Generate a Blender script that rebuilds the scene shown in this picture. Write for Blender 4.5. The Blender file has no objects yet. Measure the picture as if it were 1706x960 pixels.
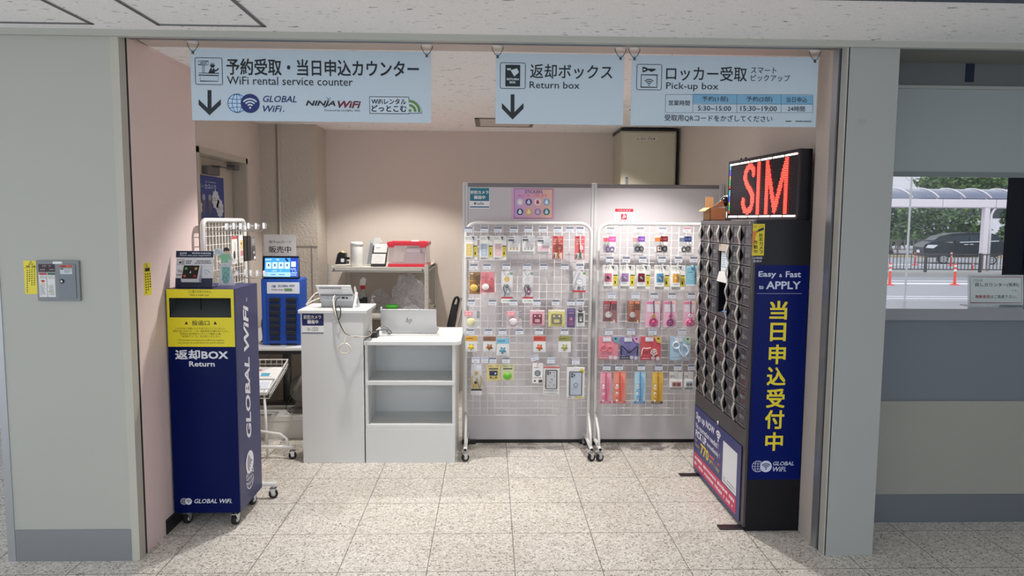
import bpy, bmesh, math, random
from mathutils import Vector, Matrix, noise
random.seed(7)
SC = bpy.context.scene
COL = SC.collection
# ------------------------------------------------------------------ camera
F = 1200.0; CAMH = 1.6
D = Vector((-36, 112, -1200)).normalized()
U = Vector((93, 12750, 1200)); U = (U - D * U.dot(D)).normalized()
R = D.cross(U)
ROT = Matrix((R, D, U))                      # camera axes in world
cd = bpy.data.cameras.new('camera'); cam = bpy.data.objects.new('camera', cd); COL.objects.link(cam)
cam.matrix_world = Matrix.Translation((0, 0, CAMH)) @ ROT.to_4x4()
cd.sensor_width = 36.0; cd.lens = F / 1706 * 36.0; cd.clip_start = 0.05; cd.clip_end = 300
SC.camera = cam
# ------------------------------------------------------------------ world, lights, exposure
SC.view_settings.view_transform = 'Standard'; SC.view_settings.look = 'None'
SC.view_settings.gamma = 1.0; SC.view_settings.use_curve_mapping = False
SC.view_settings.exposure = 0.0
w = bpy.data.worlds.new('sky'); SC.world = w; w.use_nodes = True
bg = w.node_tree.nodes['Background']; bg.inputs[0].default_value = (0.88, 0.93, 1.0, 1); bg.inputs[1].default_value = 1.52

def spot(name, loc, power, color, size, blend, rad=0.05, aim=None):
    l = bpy.data.lights.new(name, 'SPOT'); l.energy = power; l.color = color
    l.spot_size = math.radians(size); l.spot_blend = blend; l.shadow_soft_size = rad
    o = bpy.data.objects.new(name, l); COL.objects.link(o); o.location = loc
    if aim: o.rotation_euler = (Vector(aim) - Vector(loc)).to_track_quat('-Z', 'Y').to_euler()
    return o
def area(name, loc, power, color, sx, sy, aim):
    l = bpy.data.lights.new(name, 'AREA'); l.energy = power; l.color = color
    l.shape = 'RECTANGLE'; l.size = sx; l.size_y = sy
    o = bpy.data.objects.new(name, l); COL.objects.link(o); o.location = loc
    o.rotation_euler = (Vector(aim) - Vector(loc)).to_track_quat('-Z', 'Y').to_euler()
    return o
WARM = (1.0, 0.95, 0.89)
DOWN = [(-0.87, 4.38), (1.00, 4.38), (-0.78, 5.80), (0.90, 5.80)]
DPOW = [112, 112, 92, 52]
DCONE = [(106, .45), (106, .45), (116, .35), (116, .35)]
for (x, y), p, (cs_, cb_) in zip(DOWN, DPOW, DCONE):
    spot('downlight_lamp', (x, y, 2.405), p, WARM, cs_, cb_, 0.035)
# unseen fill lights added behind the camera to brighten the hall
area('hall_fill_light', (-2.2, -0.9, 2.40), 30, (0.92, 0.97, 1.0), 1.2, 0.3, (-2.2, -0.9, 0))
area('hall_fill_light', (1.0, -1.4, 2.40), 14, (0.92, 0.97, 1.0), 1.2, 0.3, (1.0, -1.4, 0))

# ------------------------------------------------------------------ pixel -> point (frame 1706x960)
CAMP = Vector((0, 0, CAMH))
def ray(px, py): return ROT @ Vector((px - 853, 480 - py, -F))
def oy(px, py, Y): r = ray(px, py); return CAMP + r * (Y / r.y)
def ox(px, py, X): r = ray(px, py); return CAMP + r * (X / r.x)
def oz(px, py, Z=0.0): r = ray(px, py); return CAMP + r * ((Z - CAMH) / r.z)

# ------------------------------------------------------------------ materials
def lin(c):
    return tuple(((x / 255) / 12.92 if x / 255 <= 0.04045 else ((x / 255 + 0.055) / 1.055) ** 2.4) for x in c)
_M = {}
def mat(name, rgb, rough=0.5, metal=0.0, em=0.0, bump=0.0, bscale=60.0, var=0.0, vscale=3.0, spec=0.5):
    """procedural principled material; var = noise variation of the colour, bump = noise relief"""
    if name in _M: return _M[name]
    m = bpy.data.materials.new(name); m.use_nodes = True; nt = m.node_tree; b = nt.nodes['Principled BSDF']
    c = lin(rgb) + (1,)
    b.inputs['Base Color'].default_value = c
    b.inputs['Roughness'].default_value = rough; b.inputs['Metallic'].default_value = metal
    b.inputs['Specular IOR Level'].default_value = spec
    if em: b.inputs['Emission Color'].default_value = c; b.inputs['Emission Strength'].default_value = em
    if var or bump:
        tc = nt.nodes.new('ShaderNodeTexCoord'); n = nt.nodes.new('ShaderNodeTexNoise')
        nt.links.new(tc.outputs['Object'], n.inputs['Vector'])
        n.inputs['Scale'].default_value = vscale if var else bscale; n.inputs['Detail'].default_value = 5
        if var:
            mx = nt.nodes.new('ShaderNodeMix'); mx.data_type = 'RGBA'
            mx.inputs[6].default_value = tuple(x * (1 - var) for x in c[:3]) + (1,)
            mx.inputs[7].default_value = tuple(min(1, x * (1 + var)) for x in c[:3]) + (1,)
            nt.links.new(n.outputs['Fac'], mx.inputs[0]); nt.links.new(mx.outputs[2], b.inputs['Base Color'])
        if bump:
            n2 = nt.nodes.new('ShaderNodeTexNoise'); nt.links.new(tc.outputs['Object'], n2.inputs['Vector'])
            n2.inputs['Scale'].default_value = bscale; n2.inputs['Detail'].default_value = 4
            bp = nt.nodes.new('ShaderNodeBump'); bp.inputs['Strength'].default_value = bump; bp.inputs['Distance'].default_value = 0.01
            nt.links.new(n2.outputs['Fac'], bp.inputs['Height']); nt.links.new(bp.outputs['Normal'], b.inputs['Normal'])
    _M[name] = m; return m
def ink(rgb, rough=0.45):
    return mat('ink_%d_%d_%d' % tuple(rgb), rgb, rough)
def glow(name, rgb, em): return mat(name, rgb, 0.5, 0, em)
def clear(name, rgb, opaque=0.25, rough=0.1):
    """thin clear sheet: mostly see-through, the rest a glossy tinted film"""
    if name in _M: return _M[name]
    m = bpy.data.materials.new(name); m.use_nodes = True; nt = m.node_tree; b = nt.nodes['Principled BSDF']
    b.inputs['Base Color'].default_value = lin(rgb) + (1,); b.inputs['Roughness'].default_value = rough
    t = nt.nodes.new('ShaderNodeBsdfTransparent'); mx = nt.nodes.new('ShaderNodeMixShader'); mx.inputs[0].default_value = opaque
    nt.links.new(t.outputs[0], mx.inputs[1]); nt.links.new(b.outputs[0], mx.inputs[2])
    nt.links.new(mx.outputs[0], nt.nodes['Material Output'].inputs[0])
    _M[name] = m; return m

def nodes_of(name):
    m = bpy.data.materials.new(name); m.use_nodes = True
    return m, m.node_tree, m.node_tree.nodes['Principled BSDF']
def mathn(nt, op, a, b=None):
    n = nt.nodes.new('ShaderNodeMath'); n.operation = op
    for i, x in enumerate((a, b)):
        if x is None: continue
        if isinstance(x, (int, float)): n.inputs[i].default_value = x
        else: nt.links.new(x, n.inputs[i])
    return n.outputs[0]
def rampn(nt, fac, stops):
    r = nt.nodes.new('ShaderNodeValToRGB'); nt.links.new(fac, r.inputs[0]); e = r.color_ramp.elements
    while len(e) < len(stops): e.new(0.5)
    for el, (p, c) in zip(e, stops): el.position = p; el.color = c if len(c) == 4 else tuple(c) + (1,)
    return r.outputs[0]
def mulc(nt, a, b, fac=1.0, mode='MULTIPLY'):
    mx = nt.nodes.new('ShaderNodeMix'); mx.data_type = 'RGBA'; mx.blend_type = mode
    if isinstance(fac, float): mx.inputs[0].default_value = fac
    else: nt.links.new(fac, mx.inputs[0])
    nt.links.new(a, mx.inputs[6])
    if isinstance(b, tuple): mx.inputs[7].default_value = b
    else: nt.links.new(b, mx.inputs[7])
    return mx.outputs[2]

def floor_material():
    m, nt, b = nodes_of('terrazzo_tiles')
    g = nt.nodes.new('ShaderNodeNewGeometry'); s = nt.nodes.new('ShaderNodeSeparateXYZ'); nt.links.new(g.outputs['Position'], s.inputs[0])
    def line(out, off, T, half):
        a = mathn(nt, 'DIVIDE', mathn(nt, 'SUBTRACT', out, off), T)
        f = mathn(nt, 'ABSOLUTE', mathn(nt, 'SUBTRACT', mathn(nt, 'FRACT', a), 0.5))
        return mathn(nt, 'GREATER_THAN', f, 0.5 - half / T)
    lx = line(s.outputs[0], 0.12, 0.404, 0.0021); ly = line(s.outputs[1], 3.57, 0.402, 0.0021)
    grout = mathn(nt, 'MAXIMUM', lx, ly)
    v = nt.nodes.new('ShaderNodeTexVoronoi'); v.inputs['Scale'].default_value = 62; v.inputs['Randomness'].default_value = 1
    nt.links.new(g.outputs['Position'], v.inputs['Vector'])
    n = nt.nodes.new('ShaderNodeTexNoise'); n.inputs['Scale'].default_value = 105; n.inputs['Detail'].default_value = 2.0; n.inputs['Distortion'].default_value = 1.2
    nt.links.new(g.outputs['Position'], n.inputs['Vector'])
    base = rampn(nt, v.outputs['Color'], [(0.0, lin((206, 200, 190))), (0.55, lin((230, 225, 217))), (1.0, lin((244, 241, 235)))])
    chips = rampn(nt, n.outputs['Fac'], [(0.565, (1, 1, 1)), (0.62, lin((132, 122, 112))), (0.75, lin((92, 86, 82)))])
    c = mulc(nt, base, chips, 1.0)
    n3 = nt.nodes.new('ShaderNodeTexNoise'); n3.inputs['Scale'].default_value = 1.7; nt.links.new(g.outputs['Position'], n3.inputs['Vector'])
    c = mulc(nt, c, rampn(nt, n3.outputs['Fac'], [(0.3, (0.93, 0.92, 0.90)), (0.7, (1, 1, 1))]), 1.0)
    c = mulc(nt, c, lin((92, 86, 80)) + (1,), mathn(nt, 'MULTIPLY', grout, 0.9), 'MIX')
    nt.links.new(c, b.inputs['Base Color']); b.inputs['Roughness'].default_value = 0.42
    return m
def ceiling_material():
    m, nt, b = nodes_of('rockwool_ceiling')
    g = nt.nodes.new('ShaderNodeNewGeometry')
    mp = nt.nodes.new('ShaderNodeMapping'); mp.inputs['Scale'].default_value = (22, 60, 1); nt.links.new(g.outputs['Position'], mp.inputs[0])
    n = nt.nodes.new('ShaderNodeTexNoise'); n.inputs['Scale'].default_value = 1.0; n.inputs['Detail'].default_value = 4; n.inputs['Distortion'].default_value = 0.6
    nt.links.new(mp.outputs[0], n.inputs['Vector'])
    n2 = nt.nodes.new('ShaderNodeTexNoise'); n2.inputs['Scale'].default_value = 140; nt.links.new(g.outputs['Position'], n2.inputs['Vector'])
    pits = rampn(nt, n.outputs['Fac'], [(0.27, lin((110, 108, 106))), (0.36, (1, 1, 1))])
    fine = rampn(nt, n2.outputs['Fac'], [(0.3, lin((236, 236, 238))), (0.6, lin((248, 248, 250)))])
    nt.links.new(mulc(nt, fine, pits, 1.0), b.inputs['Base Color']); b.inputs['Roughness'].default_value = 0.9
    bp = nt.nodes.new('ShaderNodeBump'); bp.inputs['Strength'].default_value = 0.4; bp.inputs['Distance'].default_value = 0.004
    nt.links.new(n.outputs['Fac'], bp.inputs['Height']); nt.links.new(bp.outputs['Normal'], b.inputs['Normal'])
    return m

MF = floor_material(); MC = ceiling_material()
WALLI = mat('beige_wall_paint', (212, 201, 192), 0.75, bump=0.15, bscale=120, var=0.03, vscale=1.5)
WALLP = mat('pinkish_wall_paint', (232, 212, 208), 0.7, bump=0.15, bscale=120, var=0.03, vscale=1.5)
PLAST = mat('rough_plaster', (196, 187, 175), 0.85, bump=0.9, bscale=45, var=0.03)
PIL = mat('pillar_enamel', (178, 180, 173), 0.5, var=0.025, vscale=2.5)
PILR = mat('pillar_enamel_shaded', (164, 168, 166), 0.5, var=0.025, vscale=2.5)  # darker copy of the enamel, weaker light on the right put into its colour
STEEL = mat('brushed_steel', (150, 155, 160), 0.42, 0.75, var=0.06, vscale=1.2)
ALU = mat('aluminium_trim', (176, 180, 186), 0.35, 0.7)
DARK = mat('dark_gap', (22, 24, 28), 0.8)
FRAME = mat('jamb_paint', (196, 186, 178), 0.5)
WHITE = mat('white_laminate', (220, 222, 222), 0.4, var=0.01)
WHITEM = mat('white_powder_coat', (232, 232, 230), 0.35)
IVORY = mat('ivory_steel', (214, 211, 200), 0.4)
BLACK = mat('black_plastic', (22, 22, 24), 0.4)
RUBBER = mat('black_rubber', (25, 25, 26), 0.7)
CHROME = mat('chrome_wire', (205, 207, 210), 0.22, 0.9)
NAVY = mat('navy_panel', (2, 17, 78), 0.3, spec=.12)
PAPER = mat('white_paper', (240, 240, 240), 0.7)
SILVER = mat('silver_plastic', (196, 198, 202), 0.35, 0.3)
CLEAR = clear('clear_film', (230, 232, 236), 0.22, 0.12)
GLASS = clear('window_glass', (225, 235, 240), 0.06, 0.02)

# ------------------------------------------------------------------ mesh builder
class PL:
    """a flat face in the place: origin o, right u, up v, outward n"""
    def __init__(s, o, u=(1, 0, 0), v=(0, 0, 1)):
        s.o = Vector(o); s.u = Vector(u).normalized(); s.v = Vector(v).normalized(); s.n = s.u.cross(s.v)
    def P(s, a, b, d=0.0): return s.o + s.u * a + s.v * b + s.n * d
    def uv(s, px, py):
        r = ray(px, py); t = (s.o - CAMP).dot(s.n) / r.dot(s.n); q = CAMP + r * t - s.o
        return q.dot(s.u), q.dot(s.v)
    def rect(s, x0, y0, x1, y1):
        xm, ym = (x0 + x1) / 2, (y0 + y1) / 2
        return s.uv(x0, ym)[0], s.uv(xm, y1)[1], s.uv(x1, ym)[0], s.uv(xm, y0)[1]
def front(Y): return PL((0, Y, 0))
def face_right(X): return PL((X, 0, 0), (0, 1, 0))       # faces +X
def face_left(X): return PL((X, 0, 0), (0, -1, 0))       # faces -X

_T = {}
def text_mesh(s, bold, shear):
    k = (s, bold, shear)
    if k in _T: return _T[k]
    c = bpy.data.curves.new('lettering', 'FONT'); c.body = s; c.size = 1; c.resolution_u = 2; c.offset = bold; c.shear = shear
    c.align_x = 'LEFT'; c.space_line = 1.0
    o = bpy.data.objects.new('lettering', c); COL.objects.link(o)
    dg = bpy.context.evaluated_depsgraph_get(); dg.update()
    me = o.evaluated_get(dg).to_mesh()
    vs = [(v.co.x, v.co.y) for v in me.vertices]; fs = [tuple(p.vertices) for p in me.polygons]
    up = [p.normal.z for p in me.polygons]
    fs = [f if z > 0 else f[::-1] for f, z in zip(fs, up)]
    o.evaluated_get(dg).to_mesh_clear(); bpy.data.objects.remove(o); bpy.data.curves.remove(c)
    xs = [v[0] for v in vs] or [0, 1]; ys = [v[1] for v in vs] or [0, 1]
    _T[k] = (vs, fs, min(xs), min(ys), max(xs), max(ys)); return _T[k]

class MB:
    def __init__(s): s.v = []; s.f = []; s.mi = []; s.sm = []; s.mats = []
    def add(s, vs, fs, m, smooth=False):
        if m not in s.mats: s.mats.append(m)
        k = s.mats.index(m); n = len(s.v)
        s.v += [Vector(x) for x in vs]
        for f in fs: s.f.append(tuple(i + n for i in f)); s.mi.append(k); s.sm.append(smooth)
        return s
    def box(s, a, b, m, bev=0.0):
        x0, y0, z0 = (min(p, q) for p, q in zip(a, b)); x1, y1, z1 = (max(p, q) for p, q in zip(a, b))
        return s.pbox(PL((x0, y0, z0)), 0, 0, x1 - x0, z1 - z0, -(y1 - y0), 0, m, bev)
    def pbox(s, pl, u0, v0, u1, v1, d0, d1, m, bev=0.0):
        vs = [pl.P(u, v, d) for d in (d0, d1) for v in (v0, v1) for u in (u0, u1)]
        fs = [(4, 5, 7, 6), (1, 0, 2, 3), (0, 1, 5, 4), (2, 6, 7, 3), (0, 4, 6, 2), (1, 3, 7, 5)]
        if bev:
            bm = bmesh.new(); bv = [bm.verts.new(v) for v in vs]
            for f in fs: bm.faces.new([bv[i] for i in f])
            bmesh.ops.bevel(bm, geom=bm.edges[:], offset=bev, segments=2, profile=0.5, affect='EDGES')
            bm.verts.ensure_lookup_table(); bm.verts.index_update()
            vs = [v.co.copy() for v in bm.verts]; fs = [tuple(v.index for v in f.verts) for f in bm.faces]; bm.free()
        return s.add(vs, fs, m)
    def tube(s, pts, r, m, n=8, closed=False):
        pts = [Vector(p) for p in pts]; N = len(pts); rings = []; prev = None
        for i, p in enumerate(pts):
            if closed: t = pts[(i + 1) % N] - pts[i - 1]
            else: t = pts[min(i + 1, N - 1)] - pts[max(i - 1, 0)]
            t.normalize()
            a = prev if prev is not None else (Vector((0, 0, 1)) if abs(t.z) < 0.9 else Vector((1, 0, 0)))
            b = (a - t * a.dot(t)).normalized(); prev = b; c = t.cross(b)
            rr = r[i] if isinstance(r, (list, tuple)) else r
            rings.append([p + (b * math.cos(2 * math.pi * k / n) + c * math.sin(2 * math.pi * k / n)) * rr for k in range(n)])
        vs = [q for g in rings for q in g]; fs = []
        for i in range(N if closed else N - 1):
            j = (i + 1) % N
            for k in range(n): fs.append((i * n + k, i * n + (k + 1) % n, j * n + (k + 1) % n, j * n + k))
        if not closed: fs += [tuple(range(n))[::-1], tuple((N - 1) * n + k for k in range(n))]
        return s.add(vs, fs, m, True)
    def cyl(s, p0, p1, r, m, n=18, r1=None):
        return s.tube([p0, p1], [r, r if r1 is None else r1], m, n)
    def lathe(s, prof, c, m, n=20, axis=(0, 0, 1)):
        ax = Vector(axis).normalized(); a = Vector((1, 0, 0)) if abs(ax.x) < 0.9 else Vector((0, 1, 0))
        a = (a - ax * a.dot(ax)).normalized(); b = ax.cross(a); c = Vector(c); vs = []; fs = []
        for r, z in prof:
            for k in range(n): vs.append(c + ax * z + (a * math.cos(2 * math.pi * k / n) + b * math.sin(2 * math.pi * k / n)) * r)
        for i in range(len(prof) - 1):
            for k in range(n): fs.append((i * n + k, i * n + (k + 1) % n, (i + 1) * n + (k + 1) % n, (i + 1) * n + k))
        fs += [tuple(range(n))[::-1], tuple((len(prof) - 1) * n + k for k in range(n))]
        return s.add(vs, fs, m, True)
    def ball(s, c, r, m, sc=(1, 1, 1), n=14, rot=None):
        vs = []; fs = []; h = n // 2
        for i in range(h + 1):
            th = math.pi * i / h
            for k in range(n):
                ph = 2 * math.pi * k / n
                q = Vector((math.sin(th) * math.cos(ph) * sc[0] * r, math.sin(th) * math.sin(ph) * sc[1] * r, math.cos(th) * sc[2] * r))
                vs.append(Vector(c) + (rot @ q if rot else q))
        for i in range(h):
            for k in range(n): fs.append((i * n + k, (i + 1) * n + k, (i + 1) * n + (k + 1) % n, i * n + (k + 1) % n))
        return s.add(vs, fs, m, True)
    def prism(s, pts, d, m):
        pts = [Vector(p) for p in pts]; d = Vector(d); n = len(pts)
        return s.add(pts + [p + d for p in pts], [tuple(range(n))[::-1], tuple(range(n, 2 * n))] + [(i, (i + 1) % n, n + (i + 1) % n, n + i) for i in range(n)], m)
    # ---- flat printing on a face (uv metres)
    def poly(s, pl, pts, m, d=0.001): return s.add([pl.P(a, b, d) for a, b in pts], [tuple(range(len(pts)))], m)
    def ruv(s, pl, u0, v0, u1, v1, m, d=0.001): return s.poly(pl, [(u0, v0), (u1, v0), (u1, v1), (u0, v1)], m, d)
    def rpx(s, pl, x0, y0, x1, y1, m, d=0.001):
        return s.ruv(pl, *pl.rect(x0, y0, x1, y1), m, d)
    def ppx(s, pl, pts, m, d=0.001): return s.poly(pl, [pl.uv(*p) for p in pts], m, d)
    def disc(s, pl, cu, cv, ru, m, d=0.001, rv=None, n=28, a0=0, a1=360):
        rv = rv or ru
        return s.poly(pl, [(cu + ru * math.cos(math.radians(a0 + (a1 - a0) * k / n)), cv + rv * math.sin(math.radians(a0 + (a1 - a0) * k / n))) for k in range(n if a1 - a0 >= 360 else n + 1)], m, d)
    def stroke(s, pl, pts, wd, m, d=0.001, closed=False):
        n = len(pts); L = []; 
        for i in range(n):
            p = Vector(pts[i]).to_2d()
            if closed: q0 = Vector(pts[i - 1]); q1 = Vector(pts[(i + 1) % n])
            else: q0 = Vector(pts[max(i - 1, 0)]); q1 = Vector(pts[min(i + 1, n - 1)])
            t = (q1 - q0); t = t / (t.length or 1); nn = Vector((-t.y, t.x)); sc = 1.0
            if 0 < i < n - 1 or closed:
                e = (Vector(pts[i]) - q0); e = e / (e.length or 1); co = abs(nn.dot(Vector((-e.y, e.x)))); sc = min(1 / max(co, 0.3), 2.2)
            L.append((p + nn * wd / 2 * sc, p - nn * wd / 2 * sc))
        vs = [pl.P(q.x, q.y, d) for ab in L for q in ab]; fs = []
        for i in range(n if closed else n - 1):
            j = (i + 1) % n; fs.append((2 * i + 1, 2 * j + 1, 2 * j, 2 * i))
        return s.add(vs, fs, m)
    def ring(s, pl, cu, cv, r, wd, m, d=0.001, rv=None, a0=0, a1=360, n=30):
        rv = rv or r; full = a1 - a0 >= 360
        pts = [(cu + r * math.cos(math.radians(a0 + (a1 - a0) * k / n)), cv + rv * math.sin(math.radians(a0 + (a1 - a0) * k / n))) for k in range(n if full else n + 1)]
        return s.stroke(pl, pts, wd, m, d, full)
    def tuv(s, pl, t, u0, v0, u1, v1, m, d=0.0015, bold=0.0, shear=0.0, rot=False):
        cjk = any(ord(c) > 127 for c in t)
        vs, fs, x0, y0, x1, y1 = text_mesh(t, 0.0 if cjk else bold, shear)
        k = bold * 0.75 if cjk else 0                     # heavier strokes: the glyph laid down again a hair to each side
        for i, (sx, sy) in enumerate(((0, 0),) if not k else ((k, k), (-k, k), (k, -k), (-k, -k), (0, 0))):
            out = []
            for x, y in vs:
                a = (x + sx - x0 + k) / (x1 - x0 + 2 * k); b = (y + sy - y0 + k) / (y1 - y0 + 2 * k)
                if rot: a, b = 1 - b, a
                out.append(pl.P(u0 + (u1 - u0) * a, v0 + (v1 - v0) * b, d + i * .00003))
            s.add(out, fs, m)
        return s
    def tpx(s, pl, t, x0, y0, x1, y1, m, d=0.0015, bold=0.0, shear=0.0, rot=False):
        return s.tuv(pl, t, *pl.rect(x0, y0, x1, y1), m, d, bold, shear, rot)
    def dashes(s, pl, u0, v0, u1, v1, rows, m, d=0.0015, fill=0.55, cw=None, seed=1, gap=0.12):
        """rows of print too small to read"""
        rnd = random.Random(seed); h = (v1 - v0) / rows; cw = cw or h * fill
        for i in range(rows):
            vv = v1 - h * (i + 1) + h * (1 - fill) / 2; u = u0; end = u1 - (u1 - u0) * rnd.choice((0, 0, 0.1, 0.25))
            while u < end - cw * 0.3:
                wd = min(cw * rnd.uniform(0.6, 1.0), end - u)
                if rnd.random() > gap: s.ruv(pl, u, vv + h * fill * rnd.uniform(0, .2), u + wd, vv + h * fill * rnd.uniform(.8, 1), m, d)
                u += cw * 1.12
        return s
    def dpx(s, pl, x0, y0, x1, y1, rows, m, **k): return s.dashes(pl, *pl.rect(x0, y0, x1, y1), rows, m, **k)
    def wifi(s, pl, cu, cv, r, m, d, wd=None):
        wd = wd or r * 0.17
        for k in (1.0, 0.68, 0.36): s.ring(pl, cu, cv, r * k, wd, m, d, a0=42, a1=138, n=12)
        s.disc(pl, cu, cv - r * 0.0, wd * 0.75, m, d, n=12)
        return s
    def globe(s, pl, cu, cv, r, line, fill, d, wd=None):
        wd = wd or r * 0.09
        if fill: s.disc(pl, cu, cv, r, fill, d)
        d += 0.0004
        s.ring(pl, cu, cv, r - wd / 2, wd, line, d); s.ring(pl, cu, cv, r * 0.5, wd * .8, line, d, rv=r * 0.96)
        s.stroke(pl, [(cu, cv - r), (cu, cv + r)], wd * .8, line, d); s.stroke(pl, [(cu - r, cv), (cu + r, cv)], wd * .8, line, d)
        for q in (0.52, -0.52):
            h = r * math.sqrt(1 - .52 * .52)
            s.stroke(pl, [(cu - h + 2 * h * k / 8, cv + r * q * (1 - 0.22 * math.sin(math.pi * k / 8))) for k in range(9)], wd * .8, line, d)
        return s
    def logo(s, pl, cu, cv, r, gl, gf, disc, arc, d):
        """globe with a wifi disc overlapping its right side"""
        s.globe(pl, cu, cv, r, gl, gf, d); s.disc(pl, cu + 1.38 * r, cv, r * 1.0, disc, d + 0.001)
        s.wifi(pl, cu + 1.38 * r, cv - 0.45 * r, r * 0.92, arc, d + 0.0015); return s

def wloc(o):
    p = Vector((0, 0, 0))
    while o is not None: p += o.location; o = o.parent
    return p
def tag(o, label=None, cat=None, group=None, kind=None):
    if label: o['label'] = label
    if cat: o['category'] = cat
    if group: o['group'] = group
    if kind: o['kind'] = kind
    return o
def obj(name, mb, parent=None, label=None, cat=None, group=None, kind=None):
    if parent is not None: off = wloc(parent)
    else:
        xs = [v.x for v in mb.v]; ys = [v.y for v in mb.v]; zs = [v.z for v in mb.v]
        off = Vector(((min(xs) + max(xs)) / 2, (min(ys) + max(ys)) / 2, min(zs)))
    me = bpy.data.meshes.new(name); me.from_pydata([v - off for v in mb.v], [], mb.f); me.validate()
    if len(me.polygons) == len(mb.f):
        for p, k, sm in zip(me.polygons, mb.mi, mb.sm): p.material_index = k; p.use_smooth = sm
    for m in mb.mats: me.materials.append(m)
    me.update()
    o = bpy.data.objects.new(name, me); COL.objects.link(o)
    if parent is not None: o.parent = parent
    else: o.location = off
    return tag(o, label, cat, group, kind)
def thing(name, loc, label, cat, group=None):
    o = bpy.data.objects.new(name, None); COL.objects.link(o); o.location = loc; o.empty_display_size = 0.05
    return tag(o, label, cat, group)
def struct(name, mb, parent=None): return obj(name, mb, parent, kind=None if parent else 'structure')
def arc(c, r, a0, a1, n, ax, ay):
    c = Vector(c); ax = Vector(ax); ay = Vector(ay)
    return [c + (ax * math.cos(math.radians(a0 + (a1 - a0) * k / n)) + ay * math.sin(math.radians(a0 + (a1 - a0) * k / n))) * r for k in range(n + 1)]
def caster(parent, x, y, top, r=0.028, head=0.3, name='caster'):
    mb = MB(); c = Vector((x, y, r)); ax = Vector((math.cos(head), math.sin(head), 0)); side = Vector((-ax.y, ax.x, 0))
    mb.lathe([(r * .55, -.011), (r * .95, -.011), (r, -.007), (r, .007), (r * .95, .011), (r * .55, .011)], c, RUBBER, 16, side)
    mb.cyl(c - side * .013, c + side * .013, r * .5, SILVER, 12)
    for q in (-1, 1):
        mb.prism([c + side * q * .015 + ax * .006 + Vector((0, 0, -.004)), c + side * q * .015 - ax * .008 + Vector((0, 0, -.002)),
                  c + side * q * .015 - ax * .02 + Vector((0, 0, r * 1.15)), c + side * q * .015 + ax * .012 + Vector((0, 0, r * 1.15))], side * q * .003, CHROME)
    mb.box((x - .018, y - .018, r * 2.1), (x + .018, y + .018, r * 2.25), CHROME)
    mb.cyl((x, y, r * 2.2), (x, y, top), .008, CHROME, 10)
    return obj(name, mb, parent)

# ================================================================== SETTING
ZC = 2.42; XL = -1.645; XR = 1.655; YB = 6.75; YF = 3.30; YI = 3.58
mb = MB(); mb.box((-7, -2.5, -0.08), (5.2, 6.9, 0), MF); struct('floor', mb)
mb = MB(); mb.box((-7, -2.5, ZC), (5.2, YF - .02, ZC + .1), MC); mb.box((-7, YF - .02, ZC + .015), (5.2, 7.0, ZC + .1), MC)
mb.box((-2.3, YI, ZC), (XR + .1, YB + .1, ZC + .05), MC)
struct('ceiling', mb)
# access panels let into the hall ceiling: thin grey metal frames
def ceil_frame(name, pts, wd):
    mb = MB(); pl = PL((0, 0, ZC), (1, 0, 0), (0, -1, 0)); q = [oz(x, y, ZC) for x, y in pts]
    mb.stroke(pl, [(p.x, -p.y) for p in q], wd, mat('panel_frame_grey', (118, 118, 120), .5), 0.0025)
    mb.stroke(pl, [(p.x, -p.y) for p in q], wd * .25, mat('panel_frame_dark', (70, 70, 74), .5), 0.0032)
    return struct(name, mb)
a = oz(262, 41.5, ZC); b_ = oz(446, 46, ZC); c_ = oz(157, 40, ZC)
def ceil_panel(name, x0, x1, y0, y1, wd=.018):
    mb = MB(); g = mat('panel_frame_grey', (122, 122, 124), .5); k = mat('panel_frame_dark', (72, 72, 76), .5)
    for (p, q) in (((x0, y0), (x1, y0 + wd)), ((x0, y1 - wd), (x1, y1)), ((x0, y0), (x0 + wd, y1)), ((x1 - wd, y0), (x1, y1))):
        mb.box((p[0], p[1], ZC - .003), (q[0], q[1], ZC), g)
        mb.box((p[0] + wd * .4 if q[0] - p[0] < .03 else p[0], p[1] + wd * .4 if q[1] - p[1] < .03 else p[1], ZC - .004),
               (q[0] - wd * .4 if q[0] - p[0] < .03 else q[0], q[1] - wd * .4 if q[1] - p[1] < .03 else q[1], ZC - .002), k)
    return struct(name, mb)
ceil_panel('trim_1', a.x, b_.x, a.y - .6, a.y)
ceil_panel('trim_2', c_.x - .62, c_.x, c_.y - .6, c_.y)
q = oz(1640, 3, ZC)
mb = MB(); mb.box((.9, q.y - .12, ZC - .004), (4.5, q.y, ZC), mat('slot_diffuser', (62, 70, 84), .4)); struct('trim_3', mb)
# soffit over the opening: beige strip, shutter slot, metal rail
mb = MB(); mb.box((-2.234, YF - .02, ZC - .028), (5.0, YF + .012, ZC + .05), mat('soffit_strip', (178, 179, 172), .5)); struct('trim_4', mb)
mb = MB(); mb.box((XL, YF + .012, ZC - .005), (1.62, YF + .04, ZC + .012), DARK)
mb.box((XL + .02, YF + .04, ZC - .016), (1.615, YF + .10, ZC + .012), ALU); mb.box((XL + .02, YF + .055, ZC - .018), (1.615, YF + .085, ZC - .015), mat('rail_groove', (120, 124, 130), .35, .7))
struct('trim_5', mb)
mb = MB(); mb.box((XL + .02, YF + .10, ZC - .004), (1.62, YI, ZC + .06), FRAME); mb.box((XL + .02, YF + .10, ZC - .012), (1.62, YF + .115, ZC), mat('soffit_edge', (150, 140, 132), .5)); struct('trim_6', mb)
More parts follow.
